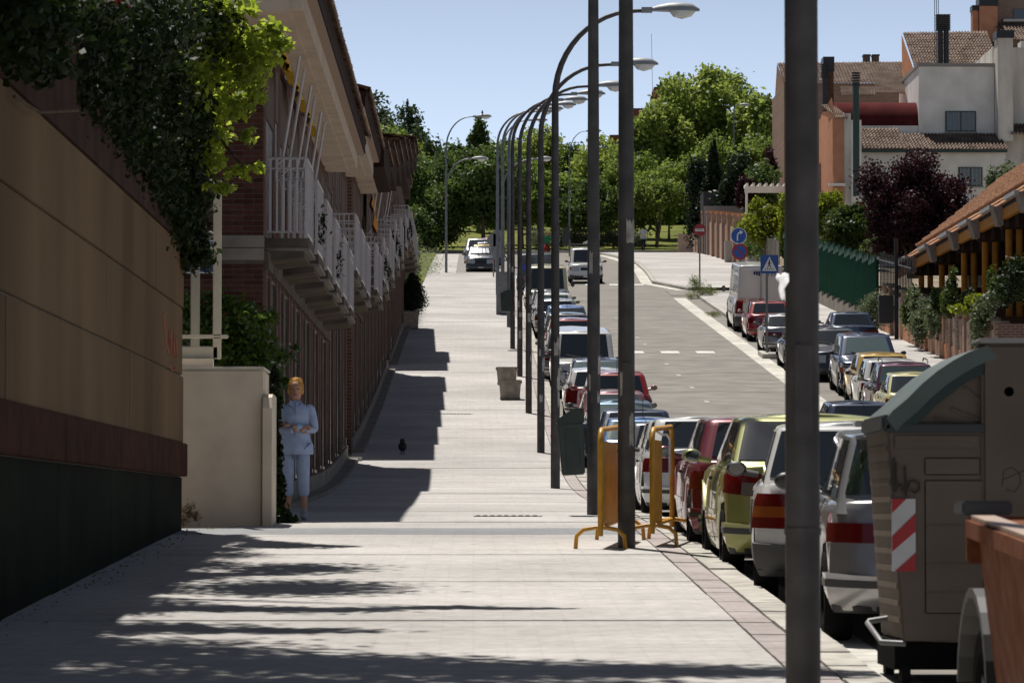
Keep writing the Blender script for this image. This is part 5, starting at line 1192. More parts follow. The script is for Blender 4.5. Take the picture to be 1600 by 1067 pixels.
    for sg in (1, -1):
        if tail == 'side':  tl = patch('tail_light', B, .125, .275, .60, .86, sg, M_REDL, .012, 6, 4)
        elif tail == 'wide': tl = patch('tail_light', B, .085, .29, .62, .80, sg, M_REDL, .012, 8, 4)
        elif tail == 'block':
            tl = patch('tail_light', B, .15, .27, .50, .88, sg, M_REDL, .014, 6, 4); patch('indicator_lens', B, .152, .268, .62, .74, sg, M_ORL, .019, 6, 2, parent=tl)
        elif tail == 'tall': tl = patch('tail_light', B, .19, .285, .45, .98, sg, M_REDL, .014, 5, 6)
        elif tail == 'swoop':
            tl = patch('tail_light', B, .10, .30, .58, .92, sg, M_REDL, .014, 8, 5, skew=lambda u, v, r, t: (r, .60+.10*u+(t-.58)*(.55+.45*u)))
            patch('lamp_core', B, .14, .22, .66, .80, sg, mat('smoked_lens', (.12, .10, .09), .15, coat=.6), .018, 4, 3, parent=tl)
        hl = patch('headlight', B, .765, .875, .60, .90, sg, M_CLR, .012, 6, 4)
        patch('indicator_lens', B, .735, .763, .62, .86, sg, M_ORL, .012, 3, 3, parent=hl)
    patch('grille', B, .90, 1.10, .66, .84, 1, M_BLK, .010, 6, 2)
    if plate:
        for (c_, nm) in ((0, 'number_plate'), (1, 'number_plate')): patch(nm, B, c_-.05, c_+.05, .38 if c_ == 0 else .2, .48 if c_ == 0 else .30, 1, M_PLATE, .05 if c_ else .016, 4, 1)
    if detail:
        for sg in (1, -1):
            for r_ in ([.40, .53, .70] if style in ('mpv', 'wagon', 'sedan') else [.46, .70]): patch('door_seam', B, r_, r_+.0025, .10, 1.0, sg, M_BLK, .002, 1, 8)
            patch('side_trim', B, .345, .655, .43, .48, sg, M_BLK if bump == 'black' else PM, .012, 12, 1)
            for r_ in ([.44, .57] if style in ('mpv', 'wagon', 'sedan') else [.50]): patch('door_handle', B, r_, r_+.016, .82, .86, sg, M_BLK, .025, 2, 1)
        patch('boot_seam', B, -.16, .16, .47, .478, 1, M_BLK, .002, 10, 1)
        if style != 'sedan': patch('boot_handle', B, -.045, .045, .55, .585, 1, M_BLK, .018, 4, 1)
    # wiper on rear glass
    if style in ('hatch', 'hatch2', 'wagon', 'mpv'):
        p0, p1 = Hh(0, vb+.07), Hh(.12, vb+.13); MB().tube([p0+Vector((0, -.03, 0)), p1+Vector((0, -.03, 0))], .009, 4).build('wiper', M_BLK, o)
    for sg in (1, -1):
        p0, p1 = Hh(.98 if sg > 0 else .9, vb+.01, sg), Hh(.86, vb+.1, sg); MB().tube([p0+Vector((0, .03, 0)), p1+Vector((0, .03, .0))], .009, 4).build('wiper', M_BLK, o)
    # underbody + wheels
    MB().box(-hw+.24, hw-.24, -a+.12, a-.12, .19, .62 if H < 2 else .8).build('underbody', M_UND, o)
    b = MB()
    for c_ in (wyr, wyf): b.box(-hw+.035, hw-.035, c_-R-.04, c_+R+.04, R+.25, R+.33)
    b.build('wheel_arch', M_UND, o)
    tm_, rm_ = wheel_meshes(R, .19)
    for c_ in (wyr, wyf):
        for sg in (1, -1):
            w_ = link('wheel', tm_, M_RUB, o, (sg*(hw-.115), c_, R), (0, 0, 0 if sg > 0 else PI)); link('rim', rm_, M_RIM if bump == 'paint' else mat('hubcap', (.35, .35, .35), .4, metal=.4), w_)
    MB().tube([(hw*.5, -a+.25, .24), (hw*.5, -a+.02, .24)], .03, 8).build('exhaust', M_BLK, o)
    if mirrors:
        for sg in (1, -1):
            ym = yf0-.28; zm = belt+.09 if H < 2 else belt+.25; mz = .085 if H < 2 else .17
            b = MB(); b.blob((sg*(hw+.12), ym, zm), (.085, .05, mz*.75), 10, 7); b.tube([(sg*(hw-.06), ym, zm-.05), (sg*(hw+.06), ym, zm-.03)], .03, 6)
            mr_ = b.build('wing_mirror', PM if bump == 'paint' and style != 'boxvan' and col in ('maroon', 'lime', 'red') else M_BLK, o, smooth=60)
            MB().prism([(hw*0+sg*(hw+.12)+.065*math.cos(t_), zm+mz*.55*math.sin(t_)) for t_ in np.linspace(0, 2*PI, 10, endpoint=False)], ym-.065, ym-.045, 'y').build('mirror_glass', M_GL, mr_)
    if aerial:
        yy = yr1+.15 if aerial == 1 else yf1-.1; MB().tube([(0, yy, H-.02), (0, yy-.12, H+.34)], .006, 4).build('aerial', M_BLK, o)
    if band:
        MB().box(-hw*.75, hw*.75, yr1-.12, yr1+.10, H-.02, H+.02).build('roof_spoiler', PM, o, bevel=.008)
    if rack == 'bars':
        for sg in (1, -1): MB().tube([(sg*hw*.68, yr1+.15, H-.03), (sg*hw*.68, yr1+.3, H+.045), (sg*hw*.68, yf1-.3, H+.045), (sg*hw*.68, yf1-.15, H-.03)], .018, 6).build('roof_rail', M_BLK, o)
    return o, B, Hh
G1 = 'cars parked along the kerb beside the lamp posts'; G2 = 'cars parked along the far side of the road'; G3 = 'cars parked in the bay at the top'
def pc_(label, xl, Y, col, style='hatch', W=1.66, **k): return car('parked_car', label, xl+W/2, Y, k.pop('head', 1), col, style, W=W, group=k.pop('group', G1), **k)
# near row (xl = left flank)
c1 = pc_('silver estate car with glaring rear window parked next to the rubbish container', 2.33, 27.4, 'silver', 'wagon', W=1.72, L=4.4, H=1.43, tail='wide', band=True, rack=None, rot=.035)
c2 = pc_('white older estate car with block tail lights behind the thickest lamp post', 2.24, 31.75, 'white', 'wagon', W=1.66, L=3.9, H=1.42, tail='block', bump='black', rot=.07)
c3 = pc_('lime green hatchback with sweeping tail light and dark flank windows', 2.14, 35.7, 'lime', 'hatch2', W=1.74, L=4.1, H=1.45, tail='swoop', aerial=0)
pc_('maroon hatchback with mirror sticking out, ahead of the lime green car', 2.10, 40.2, 'maroon', 'hatch', L=4.0, H=1.40)
pc_('white small hatchback with dark rear window seen between the yellow barriers', 2.08, 50.2, 'white', 'hatch', L=3.6, W=1.6, H=1.36, tail='side')
pc_('white compact car half hidden ahead of the small white hatchback', 1.98+.25, 55.4, 'white', 'hatch2', L=3.9, H=1.38)
pc_('grey car mostly hidden between white and light blue cars', 2.2, 60.8, 'grey', 'hatch', L=4.0, H=1.36)
pc_('light blue car with pale rear window above the yellow barriers', 2.25, 72.6, 'lightblue', 'hatch2', L=4.1, H=1.38, glass=M_GLL, aerial=1)
pc_('dark blue saloon roof just past the light blue car', 2.35, 77.9, 'navy', 'sedan', L=4.2, H=1.40, aerial=0)
pc_('grey blue hatchback with pale greenish rear window', 2.25, 83.2, 'teal', 'hatch2', L=4.0, H=1.40, glass=M_GLL)
pc_('rose coloured car with bright white rear window panel', 2.3, 88.6, 'pink', 'hatch', L=3.9, H=1.42, glass=M_GLL)
pc_('red tall hatchback with sun glint in its rear window', 2.55, 94.6, 'red', 'hatch', L=3.9, H=1.60, W=1.7, aerial=1)
pc_('white hatchback with red side lamp beside the red one', 2.28, 100.0, 'white', 'hatch', L=3.8, H=1.42, tail='tall')
pc_('dark navy car just below the white van', 2.45, 105.2, 'navy', 'hatch2', L=4.0, H=1.42, glass=M_GLL)
vw, _, _ = car('parked_van', 'white van facing down the street with big dark windscreen', 3.10, 111.4, -1, 'white', 'van', W=1.86, L=4.3, H=1.86, group=G1, cat='van')
pc_('silver estate with roof bars peeking out behind the white van', 2.05, 117.6, 'silver', 'wagon', L=4.2, H=1.55, rack='bars')
pc_('white car with light roof between silver estate and red roof', 2.2, 122.6, 'white', 'hatch', L=3.9, H=1.42)
pc_('red hatchback with only its roof showing among the posts', 2.3, 128.0, 'darkred', 'hatch', L=3.9, H=1.46)
pc_('grey hatchback hidden behind the red roof', 2.3, 133.4, 'grey', 'hatch', L=3.9, H=1.40)
pc_('blue hatchback with aerial further up the kerb row', 2.42, 138.9, 'blue', 'hatch2', L=4.0, H=1.42, aerial=1)
pc_('silver hatchback with a star of glare at its left flank', 2.2, 144.3, 'silver', 'hatch', L=3.9, H=1.45)
pc_('white hatchback directly below the cream van', 2.2, 149.6, 'white', 'hatch', L=3.9, H=1.48, glass=M_GLL)
cv, _, _ = car('parked_van', 'cream old van facing down the street behind the lamp posts', 3.10, 166.8, -1, 'cream', 'boxvan', W=1.9, L=4.4, H=2.0, group=G1, cat='van')
bv, _, _ = car('parked_van', 'dark grey van with blue stripe beyond the cream van', 2.95, 186, 1, 'grey', 'boxvan', W=1.85, L=4.6, H=2.0, group=G1, cat='van')
MB().box(-.75, .75, -2.36, -2.31, 1.15, 1.42).build('blue_stripe', mat('stripe_blue', (.02, .04, .3), .4), bv)
pc_('grey car just under the cream van roof', 2.2, 155.2, 'grey', 'hatch', L=3.9, H=1.40); pc_('dark car between cream and striped vans', 2.3, 176, 'black', 'hatch', L=3.9, H=1.42)
# on the road
sv, _, _ = car('small_van', 'small white van driving down with a bundle on its roof rack', 5.68, 200, -1, 'white', 'van', W=1.72, L=4.1, H=1.82, cat='van', bump='black')
for y_ in (-1.2, -.2, .7): MB().tube([(-.7, y_, 1.82), (-.7, y_, 1.94), (.7, y_, 1.94), (.7, y_, 1.82)], .02, 5).build('roof_bar', M_BLK, sv)
fb_ = thing('branch_bundle', 'pale bundle of sticks tied on the small white van roof', 'bundle', (WX(921, 200), 200.2, G(200)-.13+1.98))
for k in range(14): MB().tube([(R_.uniform(-.4, .1), R_.uniform(-1, 1), R_.uniform(0, .1)), (R_.uniform(0, .6), R_.uniform(-1, 1), R_.uniform(.1, .45))], .012, 4).build('stick', mat('dry_stick', (.4, .38, .33), .8), fb_)
car('moving_car', 'dark blue car driving up the road, only its roof showing', 7.95, 82, 1, 'navy', 'hatch', W=1.7, L=4.0, H=1.42, aerial=1)
# far side row
pc_('blue car half hidden behind the rubbish container lid', 10.15, 90.9, 'steel', 'hatch', L=3.7, H=1.5, group=G2)
pc_('pale yellow hatchback with dark rear window', 9.78, 95.1, 'pale', 'hatch2', L=3.8, H=1.55, W=1.68, group=G2)
pc_('dark maroon estate with roof rails', 9.92, 99.1, 'purple', 'wagon', L=3.8, H=1.62, group=G2, rack='bars', glass=M_GLL)
pc_('white hatchback between maroon estate and golden yellow car', 10.0, 103.1, 'white', 'hatch', L=3.7, H=1.52, group=G2)
pc_('golden yellow hatchback with large side mirror', 10.2, 107.1, 'yellow', 'hatch', L=3.7, H=1.47, group=G2)
pc_('dark navy compact facing down the street by the garden walls', 10.25, 111.9, 'navy', 'hatch', L=4.0, H=1.70, W=1.8, group=G2, head=-1, glass=M_GLL)
pc_('dark grey car with glinting bonnet facing down the street', 9.95, 118.6, 'grey', 'sedan', L=4.2, H=1.55, W=1.7, group=G2, head=-1)
pc_('dark grey blue car left of the glinting bonnet', 9.66, 123.8, 'navy', 'wagon', L=4.2, H=1.42, group=G2)
pc_('silver coupe with red tail band by the kerb island', 9.66, 128.2-.2+4.6, 'silver', 'hatch2', L=3.9, H=1.40, group=G2, tail='wide')
pc_('dark blue saloon roof by the green fence footing', 11.9, 133.5, 'navy', 'sedan', L=4.2, H=1.42, group=G2, W=1.7)
pc_('red saloon behind the crossing sign pole', 9.80, 142.4, 'red', 'sedan', L=4.2, H=1.43, group=G2, W=1.7)
tv, TB, TH = car('delivery_van', 'white high roofed van with red writing on its rear doors', 10.80, 150.3, 1, 'white', 'boxvan', W=1.98, L=5.4, H=2.62, cat='van', tail='tall', bump='black', plate=True)
# rear doors: seam, writing, lamp
MB().box(-.008, .008, -2.70, -2.655, .7, 2.4).build('door_seam', M_BLK, tv)
text_mesh(tv, 'TEL', .26, (.20, -2.70, 2.20), (PI/2, 0, 0), mat('ink_navy', (.02, .03, .12), .6), align='LEFT')
b = MB()
for k in range(3): b.box(-.10-.09*k, -.04-.09*k, -2.69, -2.665, 2.12+.02*k, 2.28); 
b.build('logo', mat('ink_navy', (.02, .03, .12), .6), tv)
text_mesh(tv, '902 203 90', .22, (-.38, -2.72, 1.18), (PI/2, 0, 0), mat('ink_red', (.55, .05, .02), .6))
# upper left bay
GB = G3
def bay(label, px, Y, col, style, **k):
    W = k.pop('W', 1.66); return car('parked_car', label, WX(px, Y), Y, k.pop('head', -1), col, style, W=W, group=GB, **k)
dk, DB, DH = bay('dark grey car with a silver sunshade in its windscreen', 751, 216.5, 'grey', 'sedan', L=4.3, H=1.48)
b = MB()
for k in range(5):
    V = []
    for (r, t) in ((.83+.068*k, .35), (.83+.068*k+.055, .35), (.83+.068*k+.055, .80), (.83+.068*k, .80)):
        s2 = 1; rr = r
        if r > 1: rr, s2 = 2-r, -1
        p = DH(rr, t, s2); V.append(p+Vector((0, .03, .02))); 
    V += [v-Vector((0, .01, 0)) for v in V]; b.hexa(V)
tag(b.build('sunshade', mat('silver_foil', (.8, .8, .8), .25, metal=.6), dk))
bay('golden cream car behind the sunshade car', 757, 223.5, 'yellow', 'hatch', L=3.9, H=1.45)
bay('dark blue car third in the upper bay', 762, 229, 'navy', 'wagon', L=4.2, H=1.5)
bay('silver car with black mirror fourth in the upper bay', 747, 235, 'silver', 'mpv', L=4.2, H=1.6, W=1.7)
bay('dark red car furthest in the upper bay', 768, 242, 'darkred', 'hatch', L=3.9, H=1.55)
# ------------------------------------------------------------------ lamp posts
M_LPOST = mat('lamp_post_steel', (.10, .094, .092), .6, metal=.35, noise=5, amt=.25, bump=.1, detail=10)
M_LPOSTG = mat('lamp_post_galvanised', (.17, .175, .185), .5, metal=.5, noise=5, amt=.2)
M_LHEAD = mat('lamp_head_grey', (.27, .285, .30), .5, noise=4, amt=.1)
M_BOWL = mat('lamp_bowl', (.62, .64, .64), .2, spec=.7)
M_STICK = mat('torn_paper', (.42, .40, .37), .9, noise=9, amt=.4)
def arm_pts(z0, reach, rise, n=12):
    return [(reach*(1-math.cos(t)), 0, z0+rise*math.sin(t)) for t in [PI/2*i/n for i in range(n+1)]]
_lh = {}
def head_meshes():
    if not _lh:
        b = MB(); P_ = []      # shell: loft of half-ellipse sections along x
        xs = [0, .12, .3, .5, .7, .82]; ws = [.06, .10, .15, .16, .12, .03]; hs = [.06, .10, .14, .15, .12, .04]
        V = []; n = 9
        for x, w_, h_ in zip(xs, ws, hs):
            for k in range(n): a = PI*k/(n-1); V.append((x, w_*math.cos(a), h_*math.sin(a)))
        F = [(i*n+k, i*n+k+1, (i+1)*n+k+1, (i+1)*n+k) for i in range(len(xs)-1) for k in range(n-1)]
        F += [tuple(i*n for i in range(len(xs)))+tuple(i*n+n-1 for i in range(len(xs)-1, -1, -1))]
        F += [tuple(range(n))]; b.add(V, F); b.box(-.16, .02, -.05, .05, -.03, .06); _lh['s'] = b.mesh('lamp_head', smooth=50)
        b = MB(); V = []; xs = [.30, .38, .52, .68, .76]; ds = [0, .10, .135, .09, 0]; ws = [.02, .12, .14, .10, .02]
        for x, w_, h_ in zip(xs, ws, ds):
            for k in range(n): a = PI*k/(n-1); V.append((x, w_*math.cos(a), -.003-h_*math.sin(a)))
        F = [(i*n+k, i*n+k+1, (i+1)*n+k+1, (i+1)*n+k) for i in range(len(xs)-1) for k in range(n-1)]; b.add(V, F); _lh['b'] = b.mesh('lamp_bowl', smooth=60)
    return _lh
def lamp_head(par, loc, rz=0, sc=1.0, tilt=0):
    m_ = head_meshes(); h = link('lamp_head', m_['s'], M_LHEAD, par, loc, (0, -tilt, rz)); h.scale = (sc,)*3
    link('lamp_bowl', m_['b'], M_BOWL, h); return h
def lamp(label, X_, Y_, H=8.5, z0=6.9, reach=1.45, arm=True, ms=M_LPOST, group='lamp posts along the kerb', r=(.085, .062), arms=None, patches=0, rz=0, z_off=0):
    t = thing('lamp_post', label, 'street lamp', (X_, Y_, G(Y_)+z_off), rz, group)
    ztop = z0 if arm else H
    MB().tube([(0, 0, -.25), (0, 0, 1.0), (0, 0, ztop*.6), (0, 0, ztop)], [r[0], r[0]*.98, (r[0]+r[1])/2, r[1]], 14).build('pole', ms, t, smooth=60)
    MB().tube([(0, 0, .9), (0, 0, .93)], r[0]*1.06, 14).build('collar', ms, t)
    MB().box(-.04, .04, -r[0]-.006, -r[0]+.02, 1.35, 1.75).build('hatch_door', ms, t)
    if arm:
        ap = arm_pts(z0, reach, H-z0-.06); MB().tube([(p[0], p[1], p[2]) for p in ap]+[(reach+.15, 0, H-.055)], [r[1]]+[r[1]*(1-.45*i/12) for i in range(1, 13)]+[r[1]*.55], 10).build('arm', ms, t, smooth=60)
        lamp_head(t, (reach+.25, 0, H-.06), 0, 1.05)
    for (za, rch, rise, sc) in (arms or []):
        ap = arm_pts(za, rch, rise); MB().tube([tuple(p) for p in ap], .04, 8).build('arm', ms, t, smooth=60); lamp_head(t, (rch+.1, 0, za+rise), 0, sc)
    rg_ = random.Random(int(Y_*10))
    for k in range(patches):
        z = rg_.uniform(.9, 3.0); hh = rg_.uniform(.08, .3); a0 = rg_.uniform(-2.4, -.9); a1 = a0+rg_.uniform(.5, 1.1); b = MB(); n = 5
        V = []
        for i in range(n+1):
            a = a0+(a1-a0)*i/n; q = r[0]*1.015
            V += [(q*math.cos(a), q*math.sin(a), z+rg_.uniform(-.02, .02)), (q*math.cos(a), q*math.sin(a), z+hh+rg_.uniform(-.03, .03))]
        b.add(V, [(2*i, 2*i+2, 2*i+3, 2*i+1) for i in range(n)]); b.build('torn_sticker', M_STICK, t)
    return t
XL = 1.45
lp = [(WX(1254, 17.7), 17.7, 'thickest lamp post standing nearest, right of centre, cut by the frame'), (1.45, 37.3, 'thick lamp post standing among the yellow barriers'),
      (1.46, 47.8, 'lamp post carrying the green litter bin'), (1.44, 69.3, 'lamp post whose arm rises out of the top of the photo'), (1.46, 85.3, 'lamp post with the highest fully visible lamp head'),
      (1.42, 101.3, 'lamp post with the second highest visible head, just nearer than the planters'), (1.38, 117.3, 'lamp post just beyond the concrete planters'), (1.32, 133, 'lamp post in front of the square litter bin, among the closely spaced ones'),
      (1.34, 149, 'lamp post of the dense cluster just past the square litter bin'), (1.22, 165, 'slender lamp post third from the far end of the kerb line'), (1.10, 181, 'slender lamp post second from the far end of the kerb line')]
for k, (x, y, lab) in enumerate(lp):
    lamp(lab, x, y, patches=[0, 3, 4, 5, 4, 4, 3, 3, 2, 0, 0][k], r=(.085, .062) if k > 0 else (.080, .07), ms=M_LPOST if k < 8 else M_LPOSTG)
dl = lamp('double armed lamp post on the left of the upper pavement', WX(697, 212), 212, H=8.5, z0=6.75, reach=1.35, ms=M_LPOSTG, group=None, arms=[(4.6, 1.25, 1.55, 1.05)], r=(.075, .05))
lamp('second double armed lamp post beside the upper parking bay', WX(786, 212), 212, H=8.3, z0=6.7, reach=1.3, ms=M_LPOSTG, group=None, arms=[(4.6, 1.7, 1.55, 1.05)], r=(.075, .05))
lamp('thin distant lamp post standing alone left of the thick posts', WX(890, 262), 262, H=8.3, z0=6.6, reach=1.05, ms=M_LPOSTG, group=None, r=(.06, .04))
lamp('distant lamp with flat head rising from the plane tree crown', WX(1148, 300), 300, H=10.8, z0=9.5, reach=.15, ms=M_LPOSTG, group=None, r=(.06, .05))
# bird perched on the far lamp
def bird(label, p, s=1.0):
    t = thing('bird', label, 'bird', p)
    b = MB(); b.blob((0, 0, .09*s), (.05*s, .09*s, .055*s), 10, 7); b.blob((0, -.085*s, .15*s), (.03*s, .035*s, .03*s), 8, 6); b.tube([(0, .05*s, .09*s), (0, .17*s, .05*s)], [.035*s, .012*s], 6)
    b.tube([(0, -.11*s, .15*s), (0, -.145*s, .145*s)], [.008*s, .002*s], 4)
    b.tube([(.015*s, 0, .05*s), (.015*s, 0, 0)], .005*s, 4); b.tube([(-.015*s, 0, .05*s), (-.015*s, 0, 0)], .005*s, 4)
    b.build('body', mat('dark_feather', (.035, .035, .045), .6), t, smooth=60)
bird('dark bird perched on the top head of the double armed lamp', (WX(752, 212)+.05, 212, G(212)+8.56), 1.2)
bird('dark pigeon standing on the shaded pavement', (WX(629, 84.5), 84.5, G(84.5)), 1.9)

# white torn plastic caught on the nearest post
tp = thing('torn_plastic', 'torn white plastic scrap flapping from the nearest lamp post', 'scrap', WP(1228, 440, 17.6))
b = MB(); rg_ = random.Random(8)
tp.scale = (.6, .6, .7)
pts = [(-.066, .05), (-.078, .02), (-.05, -.01), (-.058, -.05), (-.048, -.10), (-.03, -.125), (-.012, -.10), (-.016, -.05), (.02, .0), (.018, .045), (-.02, .055), (-.04, .04)]
V = [(x, -.09+rg_.uniform(-.02, .02), z) for x, z in pts]+[(x, -.085+rg_.uniform(-.02, .02), z) for x, z in pts]; n = len(pts)
b.add(V, [tuple(range(n)), tuple(range(2*n-1, n-1, -1))]+[(i, (i+1) % n, n+(i+1) % n, n+i) for i in range(n)]); b.build('plastic', leafmat('thin_white_plastic', (.80, .80, .80), (.9, .9, .9), .65, 3), tp)

# ------------------------------------------------------------------ litter bins
M_BIN = mat('bin_green', (.018, .032, .026), .45, noise=6, amt=.3)
def litter_bin(label, p, w_, d_, h_):
    t = thing('litter_bin', label, 'litter bin', p, 0)
    a, c = w_/2, w_/2*.86
    MB().hexa([(-c, -d_*.43, 0), (c, -d_*.43, 0), (c, d_*.43, 0), (-c, d_*.43, 0), (-a, -d_/2, h_*.78), (a, -d_/2, h_*.78), (a, d_/2, h_*.78), (-a, d_/2, h_*.78)]).build('bin_body', M_BIN, t, bevel=.015)
    MB().prism([(-a*1.05, h_*.78), (a*1.05, h_*.78), (a*1.05, h_), (a*.2, h_*.99), (-a*1.05, h_*.84)], -d_*.53, d_*.53, 'y').build('hood', M_BIN, t, bevel=.01)
    MB().box(-c*.6, c*.6, -d_*.5-.004, -d_*.43-.008, h_*.12, h_*.70).build('front_rib', M_BIN, t, bevel=.006)
    MB().box(a, a+.06, -.04, .04, h_*.3, h_*.7).build('bracket', M_BLACKM, t); return t
litter_bin('dark green litter bin hanging on a lamp post by the barriers', tuple(WP(896, 742, 47.5)), .32, .34, .80).rotation_euler = (0, -.06, 0)
litter_bin('small square litter bin on a far lamp post', tuple(WP(791, 487, 132.6)), .40, .36, .74)
litter_bin('black litter bin on the lone distant lamp', tuple(WP(884, 383, 261.6)), .45, .4, 1.25)
# grey cabinet and sign backs among the far posts
cb = thing('utility_cabinet', 'grey utility cabinet with stickers among the far lamp posts', 'cabinet', (WX(786, 160), 160, G(160)))
MB().box(-.28, .28, 0, .4, 0, 1.75).build('cabinet', M_GREY, cb, bevel=.02); MB().box(-.25, .25, -.012, -.001, .1, 1.65).build('door', M_GREY, cb)
for (px, py, rr) in ((771, 375, .34), (779, 370, .30)):
    t = thing('sign_back', 'grey back of a traffic sign %s' % ('leftmost above the sunshade car' if px == 771 else 'next to the other one, by the thin posts'), 'sign', (WX(px, 205), 205, G(205)))
    zc_ = WZ(py, 205)-G(205)
    MB().tube([(0, 0, -.1), (0, 0, zc_+.3)], .035, 8).build('pole', M_GREY, t)
    if px == 771: MB().tube([(0, -.05, zc_), (0, -.03, zc_)], rr, 20).build('plate', M_GREY, t)
    else: MB().box(-.28, .28, -.05, -.03, zc_-1.0, zc_+.35).build('plate', M_GREY, t)

# ------------------------------------------------------------------ traffic signs
M_SBLUE = mat('sign_blue_enamel', (.012, .075, .32), .4); M_SRED = mat('sign_red_enamel', (.30, .012, .018), .4); M_SWH = mat('sign_white_enamel', (.75, .75, .75), .4); M_SBK = mat('sign_black', (.01, .01, .01), .5)
def disc(b, c, r, y, th=.012, n=28): b.prism([(c[0]+r*math.cos(2*PI*i/n), c[1]+r*math.sin(2*PI*i/n)) for i in range(n)], y, y+th, 'y'); return b
def sign_base(label, px, Y, ztop, zoff=0, cat='sign'):
    t = thing('traffic_sign', label, cat, (WX(px, Y), Y, G(Y)+zoff)); MB().tube([(0, 0, -.1), (0, 0, ztop)], .038, 8).build('pole', M_GREY, t, smooth=60); return t
Yn = 190; s_ = Yn/FPX; zc_ = WZ(359, Yn)-G(Yn)
t = sign_base('red no entry sign with vandalised white bar', 1094, Yn, zc_+.3)
disc(MB(), (0, zc_), 9.8*s_, -.06).build('plate', M_SRED, t); MB().box(-7*s_, 7*s_, -.072, -.061, zc_-2*s_, zc_+2*s_).build('white_bar', M_SWH, t)
MB().tube([(x*s_, -.078, zc_+z*s_) for x, z in ((-5, 1), (-3, -1), (-1, 1.5), (1, -1), (3, 1), (5, -1))], .012, 4).build('graffiti', M_SBK, t)
Yn = 175; s_ = Yn/FPX
t = sign_base('pair of round blue signs on one pole, turn arrow above no parking', 1157, Yn, WZ(356, Yn)-G(Yn))
zc_ = WZ(368, Yn)-G(Yn); p_ = disc(MB(), (-2*s_, zc_), 12.8*s_, -.06).build('turn_plate', M_SWH, t); disc(MB(), (-2*s_, zc_), 11.8*s_, -.066, .005).build('blue_field', M_SBLUE, p_)
b = MB(); b.tube([(-4*s_, -.07, zc_-8*s_), (-4*s_, -.07, zc_), (-3*s_, -.07, zc_+4*s_), (0, -.07, zc_+5.5*s_)], .030, 6); b.prism([(0, zc_+9*s_), (5*s_, zc_+5.5*s_), (0, zc_+2*s_)], -.075, -.066, 'y'); b.build('arrow', M_SWH, p_)
zc_ = WZ(393, Yn)-G(Yn); p_ = disc(MB(), (0, zc_), 12.8*s_, -.06).build('no_parking_plate', M_SRED, t); disc(MB(), (0, zc_), 9.5*s_, -.066, .005).build('blue_field', M_SBLUE, p_)
MB().prism([(-7.4*s_, zc_+6*s_), (-6*s_, zc_+7.4*s_), (7.4*s_, zc_-6*s_), (6*s_, zc_-7.4*s_)], -.072, -.0665, 'y').build('bar', M_SRED, p_)
Yn = 130.2; s_ = Yn/FPX
t = sign_base('blue square pedestrian crossing sign on a tall pole', 1199, Yn, WZ(400, Yn)-G(Yn), .03)
zc_ = WZ(412, Yn)-G(Yn)-.03; cx = 4*s_
p_ = MB().box(cx-14*s_, cx+14*s_, -.06, -.048, zc_-15*s_, zc_+14*s_).build('plate', M_SBLUE, t)
MB().prism([(cx-11.5*s_, zc_-11*s_), (cx+11.5*s_, zc_-11*s_), (cx, zc_+11.5*s_)], -.066, -.061, 'y').build('triangle', M_SWH, p_)
b = MB()
def bar(p, q, w_):
    d = Vector((q[0]-p[0], q[1]-p[1])); n_ = Vector((-d.y, d.x)).normalized()*w_/2
    b.prism([(cx+(p[0]+n_.x)*s_, zc_+(p[1]+n_.y)*s_), (cx+(q[0]+n_.x)*s_, zc_+(q[1]+n_.y)*s_), (cx+(q[0]-n_.x)*s_, zc_+(q[1]-n_.y)*s_), (cx+(p[0]-n_.x)*s_, zc_+(p[1]-n_.y)*s_)], -.071, -.0665, 'y')
bar((0, 3.6), (-.4, -1.5), 2.4); bar((-.4, -1), (-3, -6), 1.2); bar((.2, -1), (2.6, -6), 1.2); bar((.2, 3), (3, 0), .8); bar((-.2, 3), (-2.8, .2), .8)
disc(b, (cx, zc_+5.6*s_), 1.3*s_, -.071, .0045, 12)
for k in range(5): bar((-6.5+k*3, -9.2), (-5.6+k*3, -7), 1.3)
b.build('walking_figure', M_SBK, p_)

# ------------------------------------------------------------------ yellow barriers
M_YEL = mat('barrier_yellow', (.55, .27, .02), .45, noise=7, amt=.22, bump=.15)
def barrier(label, p0, p1, h=1.12, pl=1.0):
    """crowd barrier from p0 to p1 (ground points); posts, top rail, plate, splayed feet"""
    p0, p1 = Vector(p0), Vector(p1); d = p1-p0; L = d.length; a = math.atan2(d.y, d.x)
    t = thing('barrier', label, 'barrier', p0, a, 'pair of yellow barriers by the lamp post'); dz = p1.z-p0.z
    r = .022
    MB().tube([(0, 0, .12), (0, 0, h-.16), (.03, 0, h-.05), (.12, 0, h), (L-.12, 0, h+dz), (L-.03, 0, h-.05+dz), (L, 0, h-.16+dz), (L, 0, .12+dz)], r*1.15, 10).build('frame', M_YEL, t, smooth=60)
    MB().tube([(0, 0, .20), (L, 0, .20+dz)], r, 8).build('lower_rail', M_YEL, t, smooth=60)
    MB().box(.10, .10+(L-.2)*pl, -.012, .012, .24, h-.1).build('plate', M_YEL, t, bevel=.004)
    for x in (0.0, L):
        z = dz if x else 0
        MB().tube([(x, -.235, z+.0), (x, -.225, z+.12), (x, -.16, z+.18), (x, -.05, z+.2), (x, .05, z+.2), (x, .16, z+.18), (x, .225, z+.12), (x, .235, z+.0)], .02, 8).build('foot', M_YEL, t, smooth=60)
    return t
def gp(px, Y): x = WX(px, Y); return (x, Y, G(Y))
barrier('yellow barrier left of the thick lamp post, with a solid plate', gp(938, 37.0), gp(969, 39.2))
barrier('yellow barrier right of the thick lamp post, wrapped with tape', gp(1019, 37.6), gp(1050, 39.4), pl=.42)
tpz = thing('tape', 'white tape tied between the posts of the right yellow barrier', 'tape', WP(1036, 678, 38.6))
